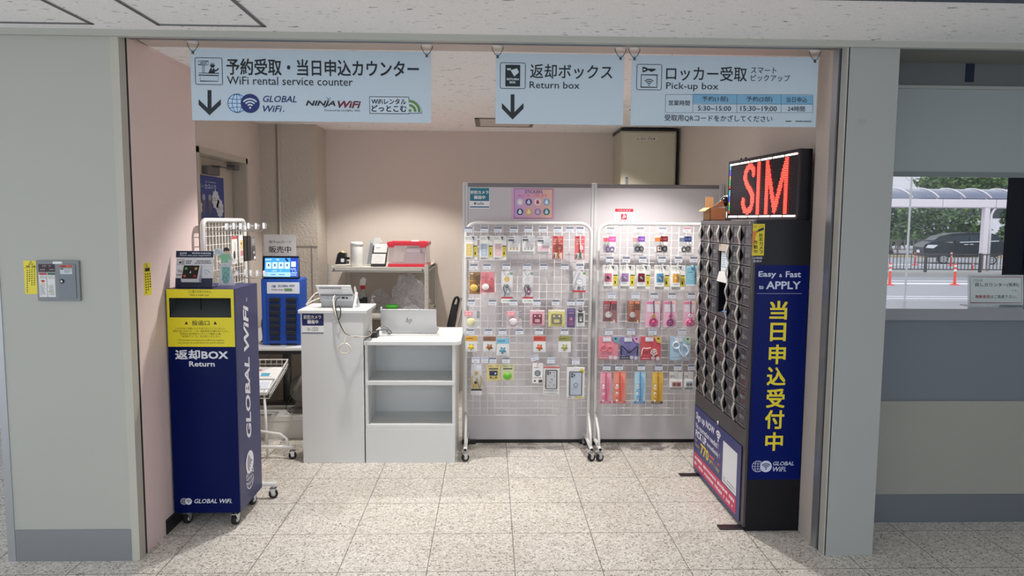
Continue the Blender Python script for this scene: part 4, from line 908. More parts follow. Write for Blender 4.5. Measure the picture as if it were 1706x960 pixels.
for x, w_, h_ in ((-1.075, .006, .004), (-1.045, .016, .006), (-.98, .02, .012), (-.955, .016, .01)): mb.ruv(pf, x, TZ + .062, x + w_, TZ + .062 + h_, BLK, .0008)
obj('dock', mb, t)
mb = MB(); mb.prism([(-1.12, 4.79, TZ), (-1.12, 4.86, TZ), (-1.12, 4.86, TZ + .05), (-1.12, 4.78, TZ + .05)], (.215, 0, 0), mat('dock_foot', (168, 170, 174), .4)); mb.prism([(-.908, 4.76, TZ), (-.893, 4.76, TZ), (-.880, 4.80, TZ + .10), (-.895, 4.80, TZ + .10)], (0, .012, 0), WHITEM); mb.prism([(-.885, 4.80, TZ), (-.868, 4.82, TZ), (-.905, 4.84, TZ + .14), (-.912, 4.83, TZ + .13)], (0, .012, 0), TS)
obj('stand', mb, t)
# cables hanging down the counter
z = Zm(500, 470, 6.857)
def hang(pts, Ys, m, r, name=None): return [oy(*z(*p), y) for p, y in zip(pts, Ys)]
WC = mat('white_cable', (226, 222, 208), .5); KC = mat('black_cable', (30, 30, 32), .5)
def smooth(pts, n=5):
    out = []; P_ = [pts[0]] + list(pts) + [pts[-1]]
    for i in range(1, len(P_) - 2):
        for k in range(n):
            s_ = k / n; a, b, c, d_ = P_[i - 1], P_[i], P_[i + 1], P_[i + 2]
            out.append(0.5 * ((2 * b) + (c - a) * s_ + (2 * a - 5 * b + 4 * c - d_) * s_ * s_ + (3 * b - a - 3 * c + d_) * s_ ** 3))
    return out + [pts[-1]]
t = thing('cable_bundle', tuple(oy(*z(505, 700), 4.60)), 'white and black cables hanging over the high counter with a coiled white loop', 'cable')
mb = MB(); mb.tube(smooth(hang([(400, 150), (378, 190), (385, 260), (392, 320), (430, 430), (480, 530), (520, 600), (515, 660), (500, 700)], [4.755, 4.72, 4.66, 4.63, 4.62, 4.62, 4.61, 4.60, 4.59], WC, 1)), .0042, WC, 7); obj('white_cable', mb, t)
mb = MB(); mb.tube(smooth(hang([(455, 175), (420, 190), (405, 240), (410, 330), (440, 440), (485, 540), (530, 600), (600, 622), (700, 628), (760, 632), (815, 600), (790, 560)], [4.755, 4.73, 4.67, 4.63, 4.615, 4.615, 4.61, 4.62, 4.64, 4.64, 4.72, 4.80], KC, 1)), .003, KC, 7)
mb.tube(smooth(hang([(410, 290), (440, 275), (462, 310), (460, 380), (440, 430), (420, 380), (412, 320)], [4.64] * 7, KC, 1)), .003, KC, 7); obj('black_cable', mb, t)
mb = MB(); mb.tube(smooth(hang([(530, 610), (560, 622), (640, 620), (740, 630), (800, 610), (818, 580)], [4.6, 4.61, 4.625, 4.635, 4.70, 4.78], WC, 1)), .0035, WC, 7); obj('white_cable', mb, t)
mb = MB(); c = oy(*z(512, 760), 4.60)
for k in range(3):
    mb.tube([c + Vector((math.cos(a) * (.033 + .002 * k), -.003 * k, math.sin(a) * (.036 - .002 * k))) for a in [math.radians(q) for q in range(0, 360, 15)]], .0035, WC, 7, True)
for q in (20, 200, 330): p = c + Vector((math.cos(math.radians(q)) * .034, -.003, math.sin(math.radians(q)) * .035)); mb.ball(p, .008, WC, (1, .8, 1), 8)
obj('cable_coil', mb, t)
t = thing('loose_cable', (-1.20, 4.85, TZ), 'pale cables curving off the left edge of the high counter from the tablet', 'cable')
for pts in ([(235, 125), (180, 130), (120, 190), (65, 262)], [(232, 182), (170, 205), (110, 235), (70, 262)]):
    mb = MB(); pp = hang(pts, [4.83, 4.83, 4.82, 4.82], WC, 1); mb.tube(smooth(pp), .0045, WC, 7); obj('white_cable', mb, t)
mb = MB(); mb.tube(smooth(hang([(225, 130), (150, 160), (100, 210), (90, 258)], [4.84, 4.84, 4.83, 4.83], KC, 1)), .003, KC, 7); obj('black_cable', mb, t)
# black adapter tangle at the left end of the low counter top
t = thing('charger_tangle', (-.78, 4.9, .812), 'black charger and thin wires tangled on the low counter beside the laptop', 'charger')
mb = MB(); mb.box((-.80, 4.80, .8125), (-.755, 4.90, .85), BLACK, .006); obj('adapter', mb, t)
mb = MB(); rnd = random.Random(5)
for k in range(4): mb.tube(smooth([Vector((-.77, 4.87, .85)), Vector((-.74 + rnd.random() * .03, 4.86 + rnd.random() * .06, .85 + rnd.random() * .03)), Vector((-.70 + rnd.random() * .03, 4.9, .835)), Vector((-.66 - rnd.random() * .05, 4.93, .816))]), .0018, KC, 6)
obj('wires', mb, t)
# ================================================================== PARTITION PANELS
PY = 5.08; PANEL = mat('partition_white', (204, 200, 204), .5, var=.02, vscale=2); POST = mat('partition_post', (206, 207, 208), .4); CAP = mat('partition_cap_grey', (120, 116, 118), .5)
def partition(x0, x1, label, lp, rp):
    t = thing('partition_panel', ((x0 + x1) / 2, PY + .02, 0), label, 'partition', 'white partition panels')
    mb = MB(); mb.box((x0, PY, .028), (x1, PY + .03, 1.835), PANEL); obj('panel', mb, t)
    mb = MB(); mb.box((x0 + .06, PY + .004, .002), (x1 - .06, PY + .026, .028), BLACK); obj('gap_shade_bar', mb, t)  # black bar standing in for the shadow under the panel
    mb = MB(); mb.box((x0, PY - .004, 1.835), (x1, PY + .034, 1.862), CAP, .002); obj('top_rail', mb, t)
    for a, b in ((x0 - lp, x0),) * (lp > 0) + ((x1, x1 + rp),) * (rp > 0):
        mb = MB(); mb.box((a, PY - .008, .012), (b, PY + .038, 1.868), POST, .003); mb.box(((a + b) / 2 - .003, PY - .010, .02), ((a + b) / 2 + .003, PY, 1.86), mat('post_groove', (176, 177, 180), .5)); obj('post', mb, t)
    mb = MB(); mb.box((x0 - lp, PY - .03, 0), (x0 + .06, PY + .06, .03), BLACK, .003); mb.box((x1 - .06, PY - .03, 0), (x1 + rp, PY + .06, .03), BLACK, .003); obj('floor_foot', mb, t)
    return t
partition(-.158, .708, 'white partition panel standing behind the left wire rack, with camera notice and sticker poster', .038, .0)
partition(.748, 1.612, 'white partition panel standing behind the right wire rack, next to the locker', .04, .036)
pl = front(PY); z = Zm(760, 290, 6)
mb = MB(); teal = ink((22, 118, 142)); mb.pbox(pl, *pl.rect(*z(132, 138, 334, 344)), 0, .001, PAPER); mb.rpx(pl, *z(137, 140, 330, 270), teal, .0015); mb.tpx(pl, '防犯カメラ', *z(144, 166, 324, 200), PAPER, .002, .03); mb.tpx(pl, '録画中', *z(178, 214, 290, 252), PAPER, .002, .03)
mb.tpx(pl, 'safie', *z(210, 280, 278, 308), ink((40, 70, 100)), .002, .01); mb.ppx(pl, z.L([(175, 288), (200, 280), (202, 296), (188, 310), (178, 300)][::-1]), teal, .002); mb.rpx(pl, *z(137, 324, 330, 336), ink((40, 104, 150)), .0015)
obj('camera_notice', mb, None, 'teal and white security camera notice on the left partition panel', 'notice')
mb = MB(); a0 = pl.rect(*z(550, 140, 985, 455)); mb.pbox(pl, *a0, 0, .001, ink((214, 176, 208)))
u0, v0, u1, v1 = pl.rect(*z(580, 150, 962, 442))
for i in range(12):
    f = i / 11; mb.ruv(pl, u0 + (u1 - u0) * i / 12, v0, u0 + (u1 - u0) * (i + 1) / 12, v1, ink((int(206 + 30 * f), int(160 + 34 * f), int(214 - 40 * f))), .0015)
bd = ink((110, 74, 92)); mb.stroke(pl, [(u0, v0), (u1, v0), (u1, v1), (u0, v1)], .003, bd, .002, True)
mb.tpx(pl, 'STICKERS', *z(688, 162, 864, 196), ink((84, 64, 150)), .002, .02); mb.tpx(pl, 'ALL ¥1,100 JPY', *z(615, 202, 912, 236), ink((226, 104, 150)), .002, .01)
PCOL = [((214, 214, 224), (238, 240, 244)), ((70, 78, 132), (210, 214, 236)), ((236, 232, 238), (196, 60, 80)), ((120, 176, 214), (236, 244, 250)), ((40, 76, 132), (230, 236, 242)), ((226, 190, 110), (250, 236, 196)), ((150, 140, 196), (230, 190, 220)), ((36, 112, 136), (214, 232, 236))]
for k in range(8):
    u, v = pl.uv(*z((638, 725, 815, 903)[k % 4], (280, 378)[k // 4])); a_, b_ = PCOL[k]; mb.disc(pl, u, v, .0235, ink(a_), .0022); mb.disc(pl, u, v - .003, .012, ink(b_), .0026); mb.disc(pl, u, v + .011, .006, ink(b_), .0028)
obj('sticker_poster', mb, None, 'pink and orange sticker price poster with eight round motifs on the left partition panel', 'poster')
z = Zm(980, 340, 8.53); mb = MB(); mb.pbox(pl, *pl.rect(*z(378, 66, 642, 320)), 0, .0008, ink((226, 222, 228))); rr = ink((216, 50, 72)); mb.rpx(pl, *z(382, 68, 640, 112), rr, .0015); mb.tpx(pl, 'つかえます', *z(420, 80, 602, 102), PAPER, .002)
mb.rpx(pl, *z(466, 142, 547, 222), rr, .0015); u0, v0, u1, v1 = pl.rect(*z(466, 142, 547, 222)); w_ = u1 - u0
mb.stroke(pl, [(u0 + w_ * .28, v0 + w_ * .1), (u0 + w_ * .42, v0 + w_ * .72), (u0 + w_ * .75, v0 + w_ * .72), (u0 + w_ * .8, v0 + w_ * .5), (u0 + w_ * .38, v0 + w_ * .34)], w_ * .09, PAPER, .002); mb.ring(pl, u0 + w_ * .1, v0 + w_ * .5, w_ * .55, w_ * .07, PAPER, .0022, a0=-30, a1=60, n=10)
mb.dpx(pl, *z(440, 232, 570, 246), 1, ink((70, 70, 80)), d=.002); mb.dpx(pl, *z(440, 296, 500, 318), 1, ink((80, 90, 150)), d=.002)
obj('payment_sticker', mb, None, 'white payment sticker with a red P mark on the right partition panel', 'sticker')

# ================================================================== WIRE RACKS
RY = 4.90; NETW = mat('net_wire', (242, 242, 242), .4)
def wire_rack(x0, x1, label):
    t = thing('wire_rack', ((x0 + x1) / 2, RY, 0), label, 'rack', 'white wire racks on casters')
    r = .0115; R_ = .075; top = 1.586; mb = MB()
    pts = [(x0, RY, .07)] + [Vector((x0 + R_, RY, top - R_)) + Vector((-math.cos(a), 0, math.sin(a))) * R_ for a in [math.radians(q) for q in range(0, 91, 15)]] + [Vector((x1 - R_, RY, top - R_)) + Vector((math.sin(a), 0, math.cos(a))) * R_ for a in [math.radians(q) for q in range(0, 91, 15)]] + [(x1, RY, .07)]
    mb.tube(pts, r, WHITEM, 10); obj('frame', mb, t)
    mb = MB(); n = round((x1 - x0) / .0505)
    for i in range(1, n): x = x0 + (x1 - x0) * i / n; mb.tube([(x, RY - .002, .255), (x, RY - .002, top)], .0020, NETW, 5)
    zz = .255
    while zz < top - .02: mb.tube([(x0, RY + .002, zz), (x1, RY + .002, zz)], .0026 if zz < .26 else .0020, NETW, 5); zz += .0508
    obj('wire_grid', mb, t)
    for x, o in ((x0, .004), (x1, -.004)):
        f = MB(); f.tube([(x + o, 4.67, .082), (x + o, 5.045, .082)], .0125, WHITEM, 10); f.cyl((x + o, 4.668, .082), (x + o, 4.672, .082), .0105, BLACK, 12)
        f.tube([(x, RY - .01, .27), (x + o, 4.77, .19), (x + o, 4.745, .165), (x + o, 4.715, .085)], .009, WHITEM, 8); fo = obj('foot', f, t)
        for y in (4.685, 5.03): caster(t, x + o, y, .075, .026, .5 if y < 4.8 else 2.0)
    return t
RK1 = wire_rack(-.165, .688, 'white wire rack on casters hung with phone accessories, left one of two')
RK2 = wire_rack(.736, 1.589, 'white wire rack on casters hung with charms and pouches, beside the locker')
TAGY = 4.775
def hook(rack, px, py, tilt=0.0, head=(120, 126, 142)):
    p = oy(px, py, TAGY); mb = MB()
    for dx in (-.009, .009): mb.tube([(p.x + dx, RY, p.z - .022), (p.x + dx, TAGY + .02, p.z - .026), (p.x + dx, TAGY, p.z - .016)], .0016, CHROME, 5)
    mb.tube([(p.x, RY, p.z + .018), (p.x, TAGY + .004, p.z + .012)], .0015, CHROME, 5)
    h = obj('hook', mb, rack)
    q = PL((p.x, TAGY, p.z), (math.cos(tilt), 0, math.sin(tilt)), (-math.sin(tilt), 0, math.cos(tilt))); g = MB()
    g.pbox(q, -.026, -.019, .026, .019, -.0012, 0, ink((222, 226, 236))); g.ruv(q, -.024, .005, .024, .017, ink(head), .0006); g.dashes(q, -.018, -.012, .018, -.003, 1, ink((150, 158, 176)), d=.0006, fill=.6, seed=int(px))
    obj('price_tag', g, h)
z = Zm(760, 290, 6)
for x in (122, 282, 418, 577, 720, 863, 1013, 1136, 1238): hook(RK1, *z(x, 556))
z = Zm(760, 430, 6.4)
for x in (188, 328, 536, 755, 932, 1159, 1318): hook(RK1, *z(x, 92))
for x, c in ((160, 0), (387, 0), (611, 0), (860, 0), (1062, 0), (1225, 1), (1325, 1)): hook(RK1, *z(x, 473))
for x in (152, 345, 495, 674, 884, 1155): hook(RK1, *z(x, 785))
z = Zm(760, 560, 7.108)
for x, y, a in ((230, 285, 0), (346, 285, 0), (430, 285, 0), (590, 285, 0), (928, 260, .3), (1123, 290, 0), (1417, 300, 0)): hook(RK1, *z(x, y), a, (176, 184, 206) if a or x < 400 or x > 1000 else (120, 126, 142))
z = Zm(980, 340, 8.53)
for x in (319, 739, 1057, 1404): hook(RK2, *z(x, 368), 0, (150, 154, 166) if x < 1300 else (210, 150, 160))
for x in (308, 541, 775, 1049, 1283, 1500): hook(RK2, *z(x, 788))
z = Zm(980, 430, 7.385)
for x in (289, 582, 812, 1030, 1270): hook(RK2, *z(x, 462), 0, (168, 176, 196) if x < 600 else (120, 124, 134))
for x in (255, 526, 792, 1155): hook(RK2, *z(x, 908), 0, (160, 168, 190))
z = Zm(980, 550, 6.855)
for x in (212, 353, 606, 806, 1022, 1180): hook(RK2, *z(x, 425))

# ================================================================== PRODUCTS ON THE RACKS
GR1, GR2 = 'accessories on the left wire rack', 'accessories on the right wire rack'
def ink2(c): return ink(tuple(int(x * .86 + (sum(c) / 3) * .08 + 12) for x in c))
def deco(mb, pl, r, decs, d0=.0006):
    u0, v0, u1, v1 = r; W_, H_ = u1 - u0, v1 - v0; X = lambda x: u0 + W_ * x; Y = lambda y: v1 - H_ * y
    for i, q in enumerate(decs):
        d = d0 + i * .0002; k = q[0]
        if k == 'r': mb.ruv(pl, X(q[1]), Y(q[4]), X(q[3]), Y(q[2]), ink2(q[5]), d)
        elif k == 'c': mb.disc(pl, X(q[1]), Y(q[2]), W_ * q[3], ink2(q[4]), d, rv=W_ * (q[5] if len(q) > 5 else q[3]), n=20)
        elif k == 'o': mb.ring(pl, X(q[1]), Y(q[2]), W_ * q[3], W_ * q[4], ink2(q[5]), d, n=20)
        elif k == 'p': mb.poly(pl, [(X(x), Y(y)) for x, y in q[1]], ink2(q[2]), d)
        elif k == 'l': mb.stroke(pl, [(X(x), Y(y)) for x, y in q[1]], W_ * q[2], ink2(q[3]), d)
        elif k == 'd': mb.dashes(pl, X(q[1]), Y(q[4]), X(q[3]), Y(q[2]), q[5], ink2(q[6]), d=d, fill=.55, seed=i)
PRY = 4.835
def product(name, box, base, decs, label, cat, group, parts=(), thick=.006, Y=PRY, base_m=None):
    pl = front(Y); r = pl.rect(*box); u0, v0, u1, v1 = r; W_, H_ = u1 - u0, v1 - v0
    t = thing(name, ((u0 + u1) / 2, Y, v0), label, cat, group)
    mb = MB(); mb.pbox(pl, u0, v0, u1, v1, -thick, 0, base_m or ink2(base), .0008); deco(mb, pl, r, decs)
    um = (u0 + u1) / 2; mb.pbox(pl, um - .012, v1 - .002, um + .012, v1 + .008, -thick * .5 - .001, -thick * .5, CLEAR)
    obj('card', mb, t)
    for pn, kind, geo, col, dec in parts:
        m2 = MB(); col_m = col if not isinstance(col, tuple) else mat('item_%d_%d_%d' % col, col, .35)
        if kind == 'box':
            x0, y0, x1, y1, dp = geo; rr = (u0 + W_ * x0, v1 - H_ * y1, u0 + W_ * x1, v1 - H_ * y0); m2.pbox(pl, *rr, .0002, dp, col_m, min(.002, dp * .3)); deco(m2, pl, rr, dec, dp + .0005)
        elif kind == 'ball':
            cx, cy, ra, fl = geo; c = pl.P(u0 + W_ * cx, v1 - H_ * cy, .002 + W_ * ra * fl * .9); m2.ball(c, W_ * ra, col_m, (1, fl, .88), 14)
            for q in dec: m2.ball(c + Vector((W_ * ra * q[0], -W_ * ra * fl * .9, W_ * ra * q[1])), W_ * ra * q[2], ink(q[3]), (1, .5, 1), 8)
        elif kind == 'tube':
            pts, ra = geo; m2.tube(smooth([pl.P(u0 + W_ * x, v1 - H_ * y, .004 + W_ * ra) for x, y in pts], 4), W_ * ra, col_m, 6)
        elif kind == 'ring':
            cx, cy, ra, rt = geo; c = pl.P(u0 + W_ * cx, v1 - H_ * cy, .004); m2.tube([c + Vector((math.cos(a), 0, math.sin(a))) * W_ * ra for a in [math.radians(k_) for k_ in range(0, 360, 20)]], W_ * rt, col_m, 6, True)
        obj(pn, m2, t)
    return t
LGY = (226, 228, 232); MG = (150, 154, 162); DG = (74, 78, 86); WT = (240, 240, 240); BK = (24, 24, 26); YL = (226, 206, 50)
z = Zm(760, 290, 6)
def card_case(box, col, label, grp, motif=WT, dark=False):
    dec = [('d', .06, .04, .55, .16, 2, MG), ('p', [(.55, .03), (.8, .03), (.7, .2)], (90, 94, 104)), ('r', .74, .05, .92, .2, (196, 204, 214)), ('r', .70, .40, .98, .86, YL), ('r', .70, .40, .98, .44, BK), ('c', .84, .54, .07, (200, 180, 60)), ('r', .79, .66, .87, .78, BK), ('d', .1, .9, .6, .97, 1, MG)]
    product('phone_ring_pack', box, (232, 232, 226), dec, label, 'phone accessory', grp, [('colour_card', 'box', (.06, .28, .66, .88, .008), WT, [('r', .1, .08, .9, .92, col), ('c', .5, .28, .11, motif), ('c', .5, .5, .11, motif), ('c', .5, .72, .11, motif)] if not dark else [('r', .12, .1, .88, .7, col), ('c', .45, .38, .13, motif), ('c', .6, .46, .1, motif), ('d', .2, .76, .8, .88, 1, MG)])])
card_case(z(85, 618, 212, 860), (232, 206, 120), 'white phone ring pack with pale yellow card, leftmost on the left rack top row', GR1, (244, 226, 160))
card_case(z(234, 618, 366, 862), (176, 200, 224), 'white phone ring pack with pale blue card, top row of the left rack', GR1)
card_case(z(370, 618, 502, 862), (232, 190, 204), 'white phone ring pack with pale pink card, top row of the left rack', GR1, (250, 224, 190))
for (b, c, l) in ((z(512, 618, 646, 796), (222, 182, 116), 'small white charm pack with three tan motifs, top row of the left rack'), (z(656, 614, 788, 796), (180, 184, 196), 'small white charm pack with three grey motifs, top row of the left rack'), (z(806, 625, 940, 798), (232, 198, 206), 'small white charm pack with pale pink insert, top row of the left rack')):
    product('charm_pack', b, (216, 218, 220), [('d', .08, .05, .6, .14, 1, DG), ('r', .06, .2, .5, .3, (80, 84, 92)), ('r', .62, .05, .94, .4, (202, 208, 216)), ('p', [(.3, .32), (.6, .32), (.45, .44)], MG)], l, 'phone accessory', GR1,
            [('insert', 'box', (.04, .46, .94, .88, .010), WT, [('p', [(.12, .8), (.3, .8), (.21, .3)], c), ('p', [(.4, .8), (.58, .8), (.49, .3)], c), ('p', [(.68, .8), (.86, .8), (.77, .3)], c)] if c != (232, 198, 206) else [('r', .06, .2, .94, .9, c)])])
for b, c1, c2, l in ((z(962, 620, 1070, 852), (214, 92, 84), (196, 132, 110), 'coral strap pack with a brown tail charm on the left rack top row'), (z(1186, 620, 1284, 856), (228, 96, 104), (240, 240, 240), 'coral strap pack with white blocks, rightmost on the left rack top row')):
    product('strap_pack', b, c1, [('p', [(.1, .02), (.45, .02), (.2, .25)], (196, 52, 60)), ('r', .05, .3, .95, .36, (240, 150, 140)), ('r', .1, .72, .9, .98, (222, 206, 200)), ('d', .1, .1, .9, .26, 2, (250, 214, 206))], l, 'strap', GR1,
            [('strap', 'tube', ([(.55, .02), (.5, .25), (.62, .5), (.6, .7)], .05), c2, []), ('charm', 'box', (.5, .42, .8, .58, .012), c2, [('c', .5, .5, .2, (200, 90, 90))]), ('tail', 'tube', ([(.62, .7), (.55, .82), (.66, .95)], .09), (190, 120, 66) if c2 != (240, 240, 240) else (60, 130, 120), []), ('clasp', 'tube', ([(.2, .76), (.2, .95)], .04), (60, 60, 64), [])])
z = Zm(760, 430, 6.4)
product('coin_pouch', z(140, 150, 257, 384), (176, 122, 60), [('r', 0, 0, 1, .36, (150, 116, 78)), ('r', .1, .04, .4, .1, (236, 220, 190)), ('r', .0, .36, 1, .42, (206, 150, 70)), ('p', [(.55, .2), (.98, .1), (.98, .9), (.7, .95)], (104, 72, 44)), ('c', .85, .6, .06, (220, 180, 90))], 'brown pouch pack with a round yellow charm, second row of the left rack', 'pouch', GR1, [('charm', 'ball', (.42, .70, .36, .5), (232, 196, 100), [(-.35, .1, .09, BK), (.3, .1, .09, BK), (0, -.2, .08, (160, 90, 50))]), ('cord', 'tube', ([(.4, .02), (.42, .3), (.42, .5)], .03), (120, 84, 50), [])])
product('coin_pouch', z(262, 150, 408, 390), (226, 120, 126), [('r', 0, 0, 1, .36, (220, 132, 142)), ('d', .08, .18, .6, .3, 2, (170, 70, 80)), ('c', .8, .3, .1, (206, 80, 100)), ('p', [(.62, .4), (.98, .36), (.98, .9), (.7, .95)], (206, 92, 98)), ('r', .02, .9, .98, 1, (234, 214, 214))], 'pink pouch pack with a round white charm, second row of the left rack', 'pouch', GR1, [('charm', 'ball', (.34, .64, .28, .5), (244, 244, 244), [(-.3, .1, .08, BK), (.3, .1, .08, BK), (0, -.15, .07, (220, 120, 130))]), ('cord', 'tube', ([(.4, .02), (.38, .3), (.36, .5)], .02), (200, 90, 100), [])])
for b, c, l in ((z(480, 146, 603, 480), (216, 180, 92), 'long white keychain pack with a yellow motif and red strip, left rack second row'), (z(706, 146, 820, 480), (206, 204, 214), 'long white keychain pack with a white motif and plum pieces, left rack second row'), ):
    product('keychain_pack', b, (216, 218, 222), [('r', .78, .02, .98, .1, (110, 150, 120)), ('l', [(.2, .02), (.45, .14), (.8, .02)], .03, DG), ('o', .5, .24, .3, .05, WT), ('c', .5, .24, .24, c), ('r', 0, .80, 1, .86, (206, 60, 66)), ('r', 0, .86, 1, 1, (226, 230, 228)), ('d', .15, .90, .85, .96, 1, (120, 150, 120))], l, 'keychain', GR1,
            [('chain', 'tube', ([(.3, .40), (.2, .55), (.35, .7), (.25, .79)], .035), DG if c[2] < 150 else (120, 60, 90), []), ('clasp', 'ring', (.5, .46, .12, .035), (96, 98, 104), []), ('fob', 'box', (.46, .52, .72, .74, .010), MG if c[2] < 150 else (130, 70, 100), [('c', .5, .5, .3, WT)])])
product('keychain_pack', z(1244, 146, 1382, 366), (222, 222, 226), [('r', .78, .02, .98, .14, (110, 160, 90)), ('l', [(.1, .95), (.55, .05)], .03, DG), ('l', [(.02, .9), (.45, .05)], .03, (110, 114, 124)), ('c', .5, .46, .26, (186, 196, 212)), ('c', .5, .5, .2, WT), ('c', .43, .48, .03, BK), ('c', .57, .48, .03, BK), ('r', 0, .9, 1, 1, (206, 62, 66))], 'square white keychain pack with a red bottom strip, rightmost in the left rack second row', 'keychain', GR1, [('fob', 'ring', (.48, .78, .10, .035), (110, 114, 124), []), ('clasp', 'ring', (.82, .72, .09, .03), (190, 194, 204), [])])
for b, l in ((z(85, 562, 250, 745), 'clear bag with pink bow and pale yellow ring, leftmost in the left rack third row'), (z(535, 565, 700, 745), 'clear bag with pink bow and pink-rimmed mirror, left rack third row')):
    product('mirror_bag', b, (222, 224, 220), [('r', .82, .05, 1.0, .42, (96, 92, 90)), ('d', .84, .08, .98, .4, 4, WT), ('r', .0, .9, 1, 1, (232, 234, 236))], l, 'mirror', GR1, [('bow', 'box', (.02, .04, .55, .30, .012), (236, 150, 160), [('c', .3, .5, .16, (246, 190, 196)), ('c', .7, .5, .16, (246, 190, 196))]), ('mirror', 'ball', (.44, .64, .28, .25), (226, 222, 180) if b[0] < 800 else (222, 220, 226), []), ('rim', 'ring', (.44, .64, .28, .03), (226, 224, 190) if b[0] < 800 else (232, 160, 168), [])], base_m=CLEAR)
for b, c, w_, l in ((z(788, 558, 942, 724), (236, 176, 192), (120, 64, 76), 'square pink box pack with a dark window, left rack third row'), (z(984, 556, 1158, 730), (232, 222, 130), (120, 118, 112), 'square yellow box pack with a dark window, left rack third row')):
    product('case_box', b, c, [('r', .0, .88, 1, 1, tuple(int(v_ * .92) for v_ in c)), ('r', 0, 0, 1, .08, (246, 240, 240))], l, 'earphone case', GR1, [('window', 'box', (.18, .24, .82, .84, .006), w_, [('c', .25, .2, .1, c), ('c', .75, .2, .1, c), ('r', .25, .55, .75, .85, c), ('d', .3, .6, .7, .8, 1, w_)]), ('strap', 'tube', ([(.5, -.04), (.45, .08), (.4, .18)], .03), c, [])], thick=.02)
product('slim_pack', z(1182, 538, 1268, 740), (88, 66, 124), [('r', .1, .04, .9, .16, (120, 100, 160)), ('p', [(.3, .45), (.7, .45), (.85, .9), (.15, .9)], (150, 96, 150)), ('d', .15, .2, .85, .28, 1, (200, 180, 220))], 'slim purple accessory pack, left rack third row', 'phone accessory', GR1, [('trinket', 'ball', (.5, .6, .18, .5), (196, 110, 140), [])])
product('slim_pack', z(1284, 566, 1370, 732), (226, 228, 228), [('r', .15, .12, .85, .75, (76, 84, 82)), ('c', .5, .42, .2, (150, 158, 156)), ('r', .1, .8, .9, .95, (206, 208, 208))], 'slim white accessory pack with a dark window, rightmost in the left rack third row', 'phone accessory', GR1, [('beads', 'tube', ([(.2, -.06), (.45, .02), (.7, -.05)], .1), BK, []), ('trinket', 'ball', (.5, .6, .16, .5), (222, 224, 224), [])])
z = Zm(760, 560, 7.108)
for b, hc, mc, l in ((z(108, 0, 248, 186), (230, 168, 48), (234, 204, 50), 'header card pack in yellow with a yellow rubber charm, left rack fourth row'), (z(320, 4, 468, 184), (140, 92, 70), (160, 100, 56), 'header card pack in brown with a brown rubber charm, left rack fourth row'), (z(478, 26, 626, 232), (116, 186, 222), (96, 160, 186), 'header card pack in light blue with a blue rubber charm, left rack fourth row'), (z(914, 0, 1060, 192), (206, 66, 56), (206, 100, 60), 'header card pack in red with an orange rubber charm, left rack fourth row'), (z(1212, 0, 1358, 192), (146, 146, 74), (166, 168, 96), 'header card pack in olive with a pale green rubber charm, left rack fourth row')):
    rnd = random.Random(int(b[0])); star = [(.5 + .32 * (1 if k % 2 == 0 else .55) * math.cos(k * math.pi / 5 + .4), .70 + .24 * (1 if k % 2 == 0 else .55) * math.sin(k * math.pi / 5 + .4)) for k in range(10)]
    product('charm_pack', b, (226, 228, 228), [('r', 0, 0, 1, .32, hc), ('d', .12, .08, .88, .24, 1, tuple(max(0, int(v_ * .62)) for v_ in hc)), ('p', star, tuple(int(v_ * .8) for v_ in mc))], l, 'charm', GR1, [('rubber_charm', 'ball', (.5, .70, .2, .35), mc, [(-.3, .4, .16, tuple(min(255, int(v_ * 1.2)) for v_ in mc)), (.4, -.1, .2, tuple(int(v_ * .6) for v_ in mc))])])
product('strap_pack', z(176, 328, 304, 700), (206, 206, 202), [('r', .0, .0, 1, .34, (204, 206, 212)), ('c', .5, .3, .2, (190, 160, 90)), ('r', .55, .04, .95, .16, (222, 232, 240)), ('r', 0, .80, 1, .86, (40, 36, 34)), ('r', 0, .86, 1, 1, (222, 222, 220)), ('d', .1, .88, .9, .98, 2, MG)], 'tall strap pack with yellow and black cord, bottom row of the left rack', 'strap', GR1, [('yellow_cord', 'tube', ([(.15, .38), (.08, .55), (.2, .78), (.4, .6), (.5, .78)], .045), (206, 170, 60), []), ('black_cord', 'tube', ([(.85, .38), (.95, .55), (.8, .78), (.6, .6), (.5, .45)], .045), (180, 150, 60), []), ('knot', 'ball', (.42, .6, .14, .5), (60, 36, 34), [])])
product('face_card_pack', z(362, 338, 520, 530), (222, 206, 128), [('r', .15, .22, .85, .30, (80, 82, 84)), ('d', .1, .04, .9, .16, 1, (170, 160, 110)), ('c', .3, .8, .09, (140, 110, 40)), ('c', .7, .8, .09, (140, 110, 40)), ('c', .5, .86, .06, (60, 50, 20), .03)], 'yellow card pack with a navy domed charm, bottom row of the left rack', 'charm', GR1, [('dome_charm', 'box', (.2, .38, .8, .66, .016), (30, 44, 84), [('c', .75, .5, .1, WT)])])
product('face_card_pack', z(532, 338, 686, 530), (206, 208, 160), [('r', .15, .22, .85, .30, (80, 82, 84)), ('d', .1, .04, .9, .16, 1, (150, 150, 110))], 'beige card pack with a round green charm, bottom row of the left rack', 'charm', GR1, [('round_charm', 'ball', (.48, .68, .33, .4), (112, 190, 60), [(-.3, .15, .09, BK), (.3, .15, .09, BK), (0, .45, .12, (220, 230, 120))])])
product('film_pack', z(902, 322, 1026, 560), (232, 232, 232), [('d', .15, .18, .85, .24, 1, DG), ('c', .5, .5, .3, (96, 110, 120)), ('c', .5, .5, .2, (130, 142, 150)), ('d', .1, .68, .9, .76, 1, (90, 94, 104)), ('r', .15, .84, .35, .92, DG), ('r', .6, .82, .95, .96, (60, 62, 66))], 'white pack with round grey emblem under a tilted price tag, left rack bottom row', 'phone accessory', GR1, [('tie', 'tube', ([(.6, -.05), (.45, .05), (.5, .14)], .02), (200, 90, 90), [])])
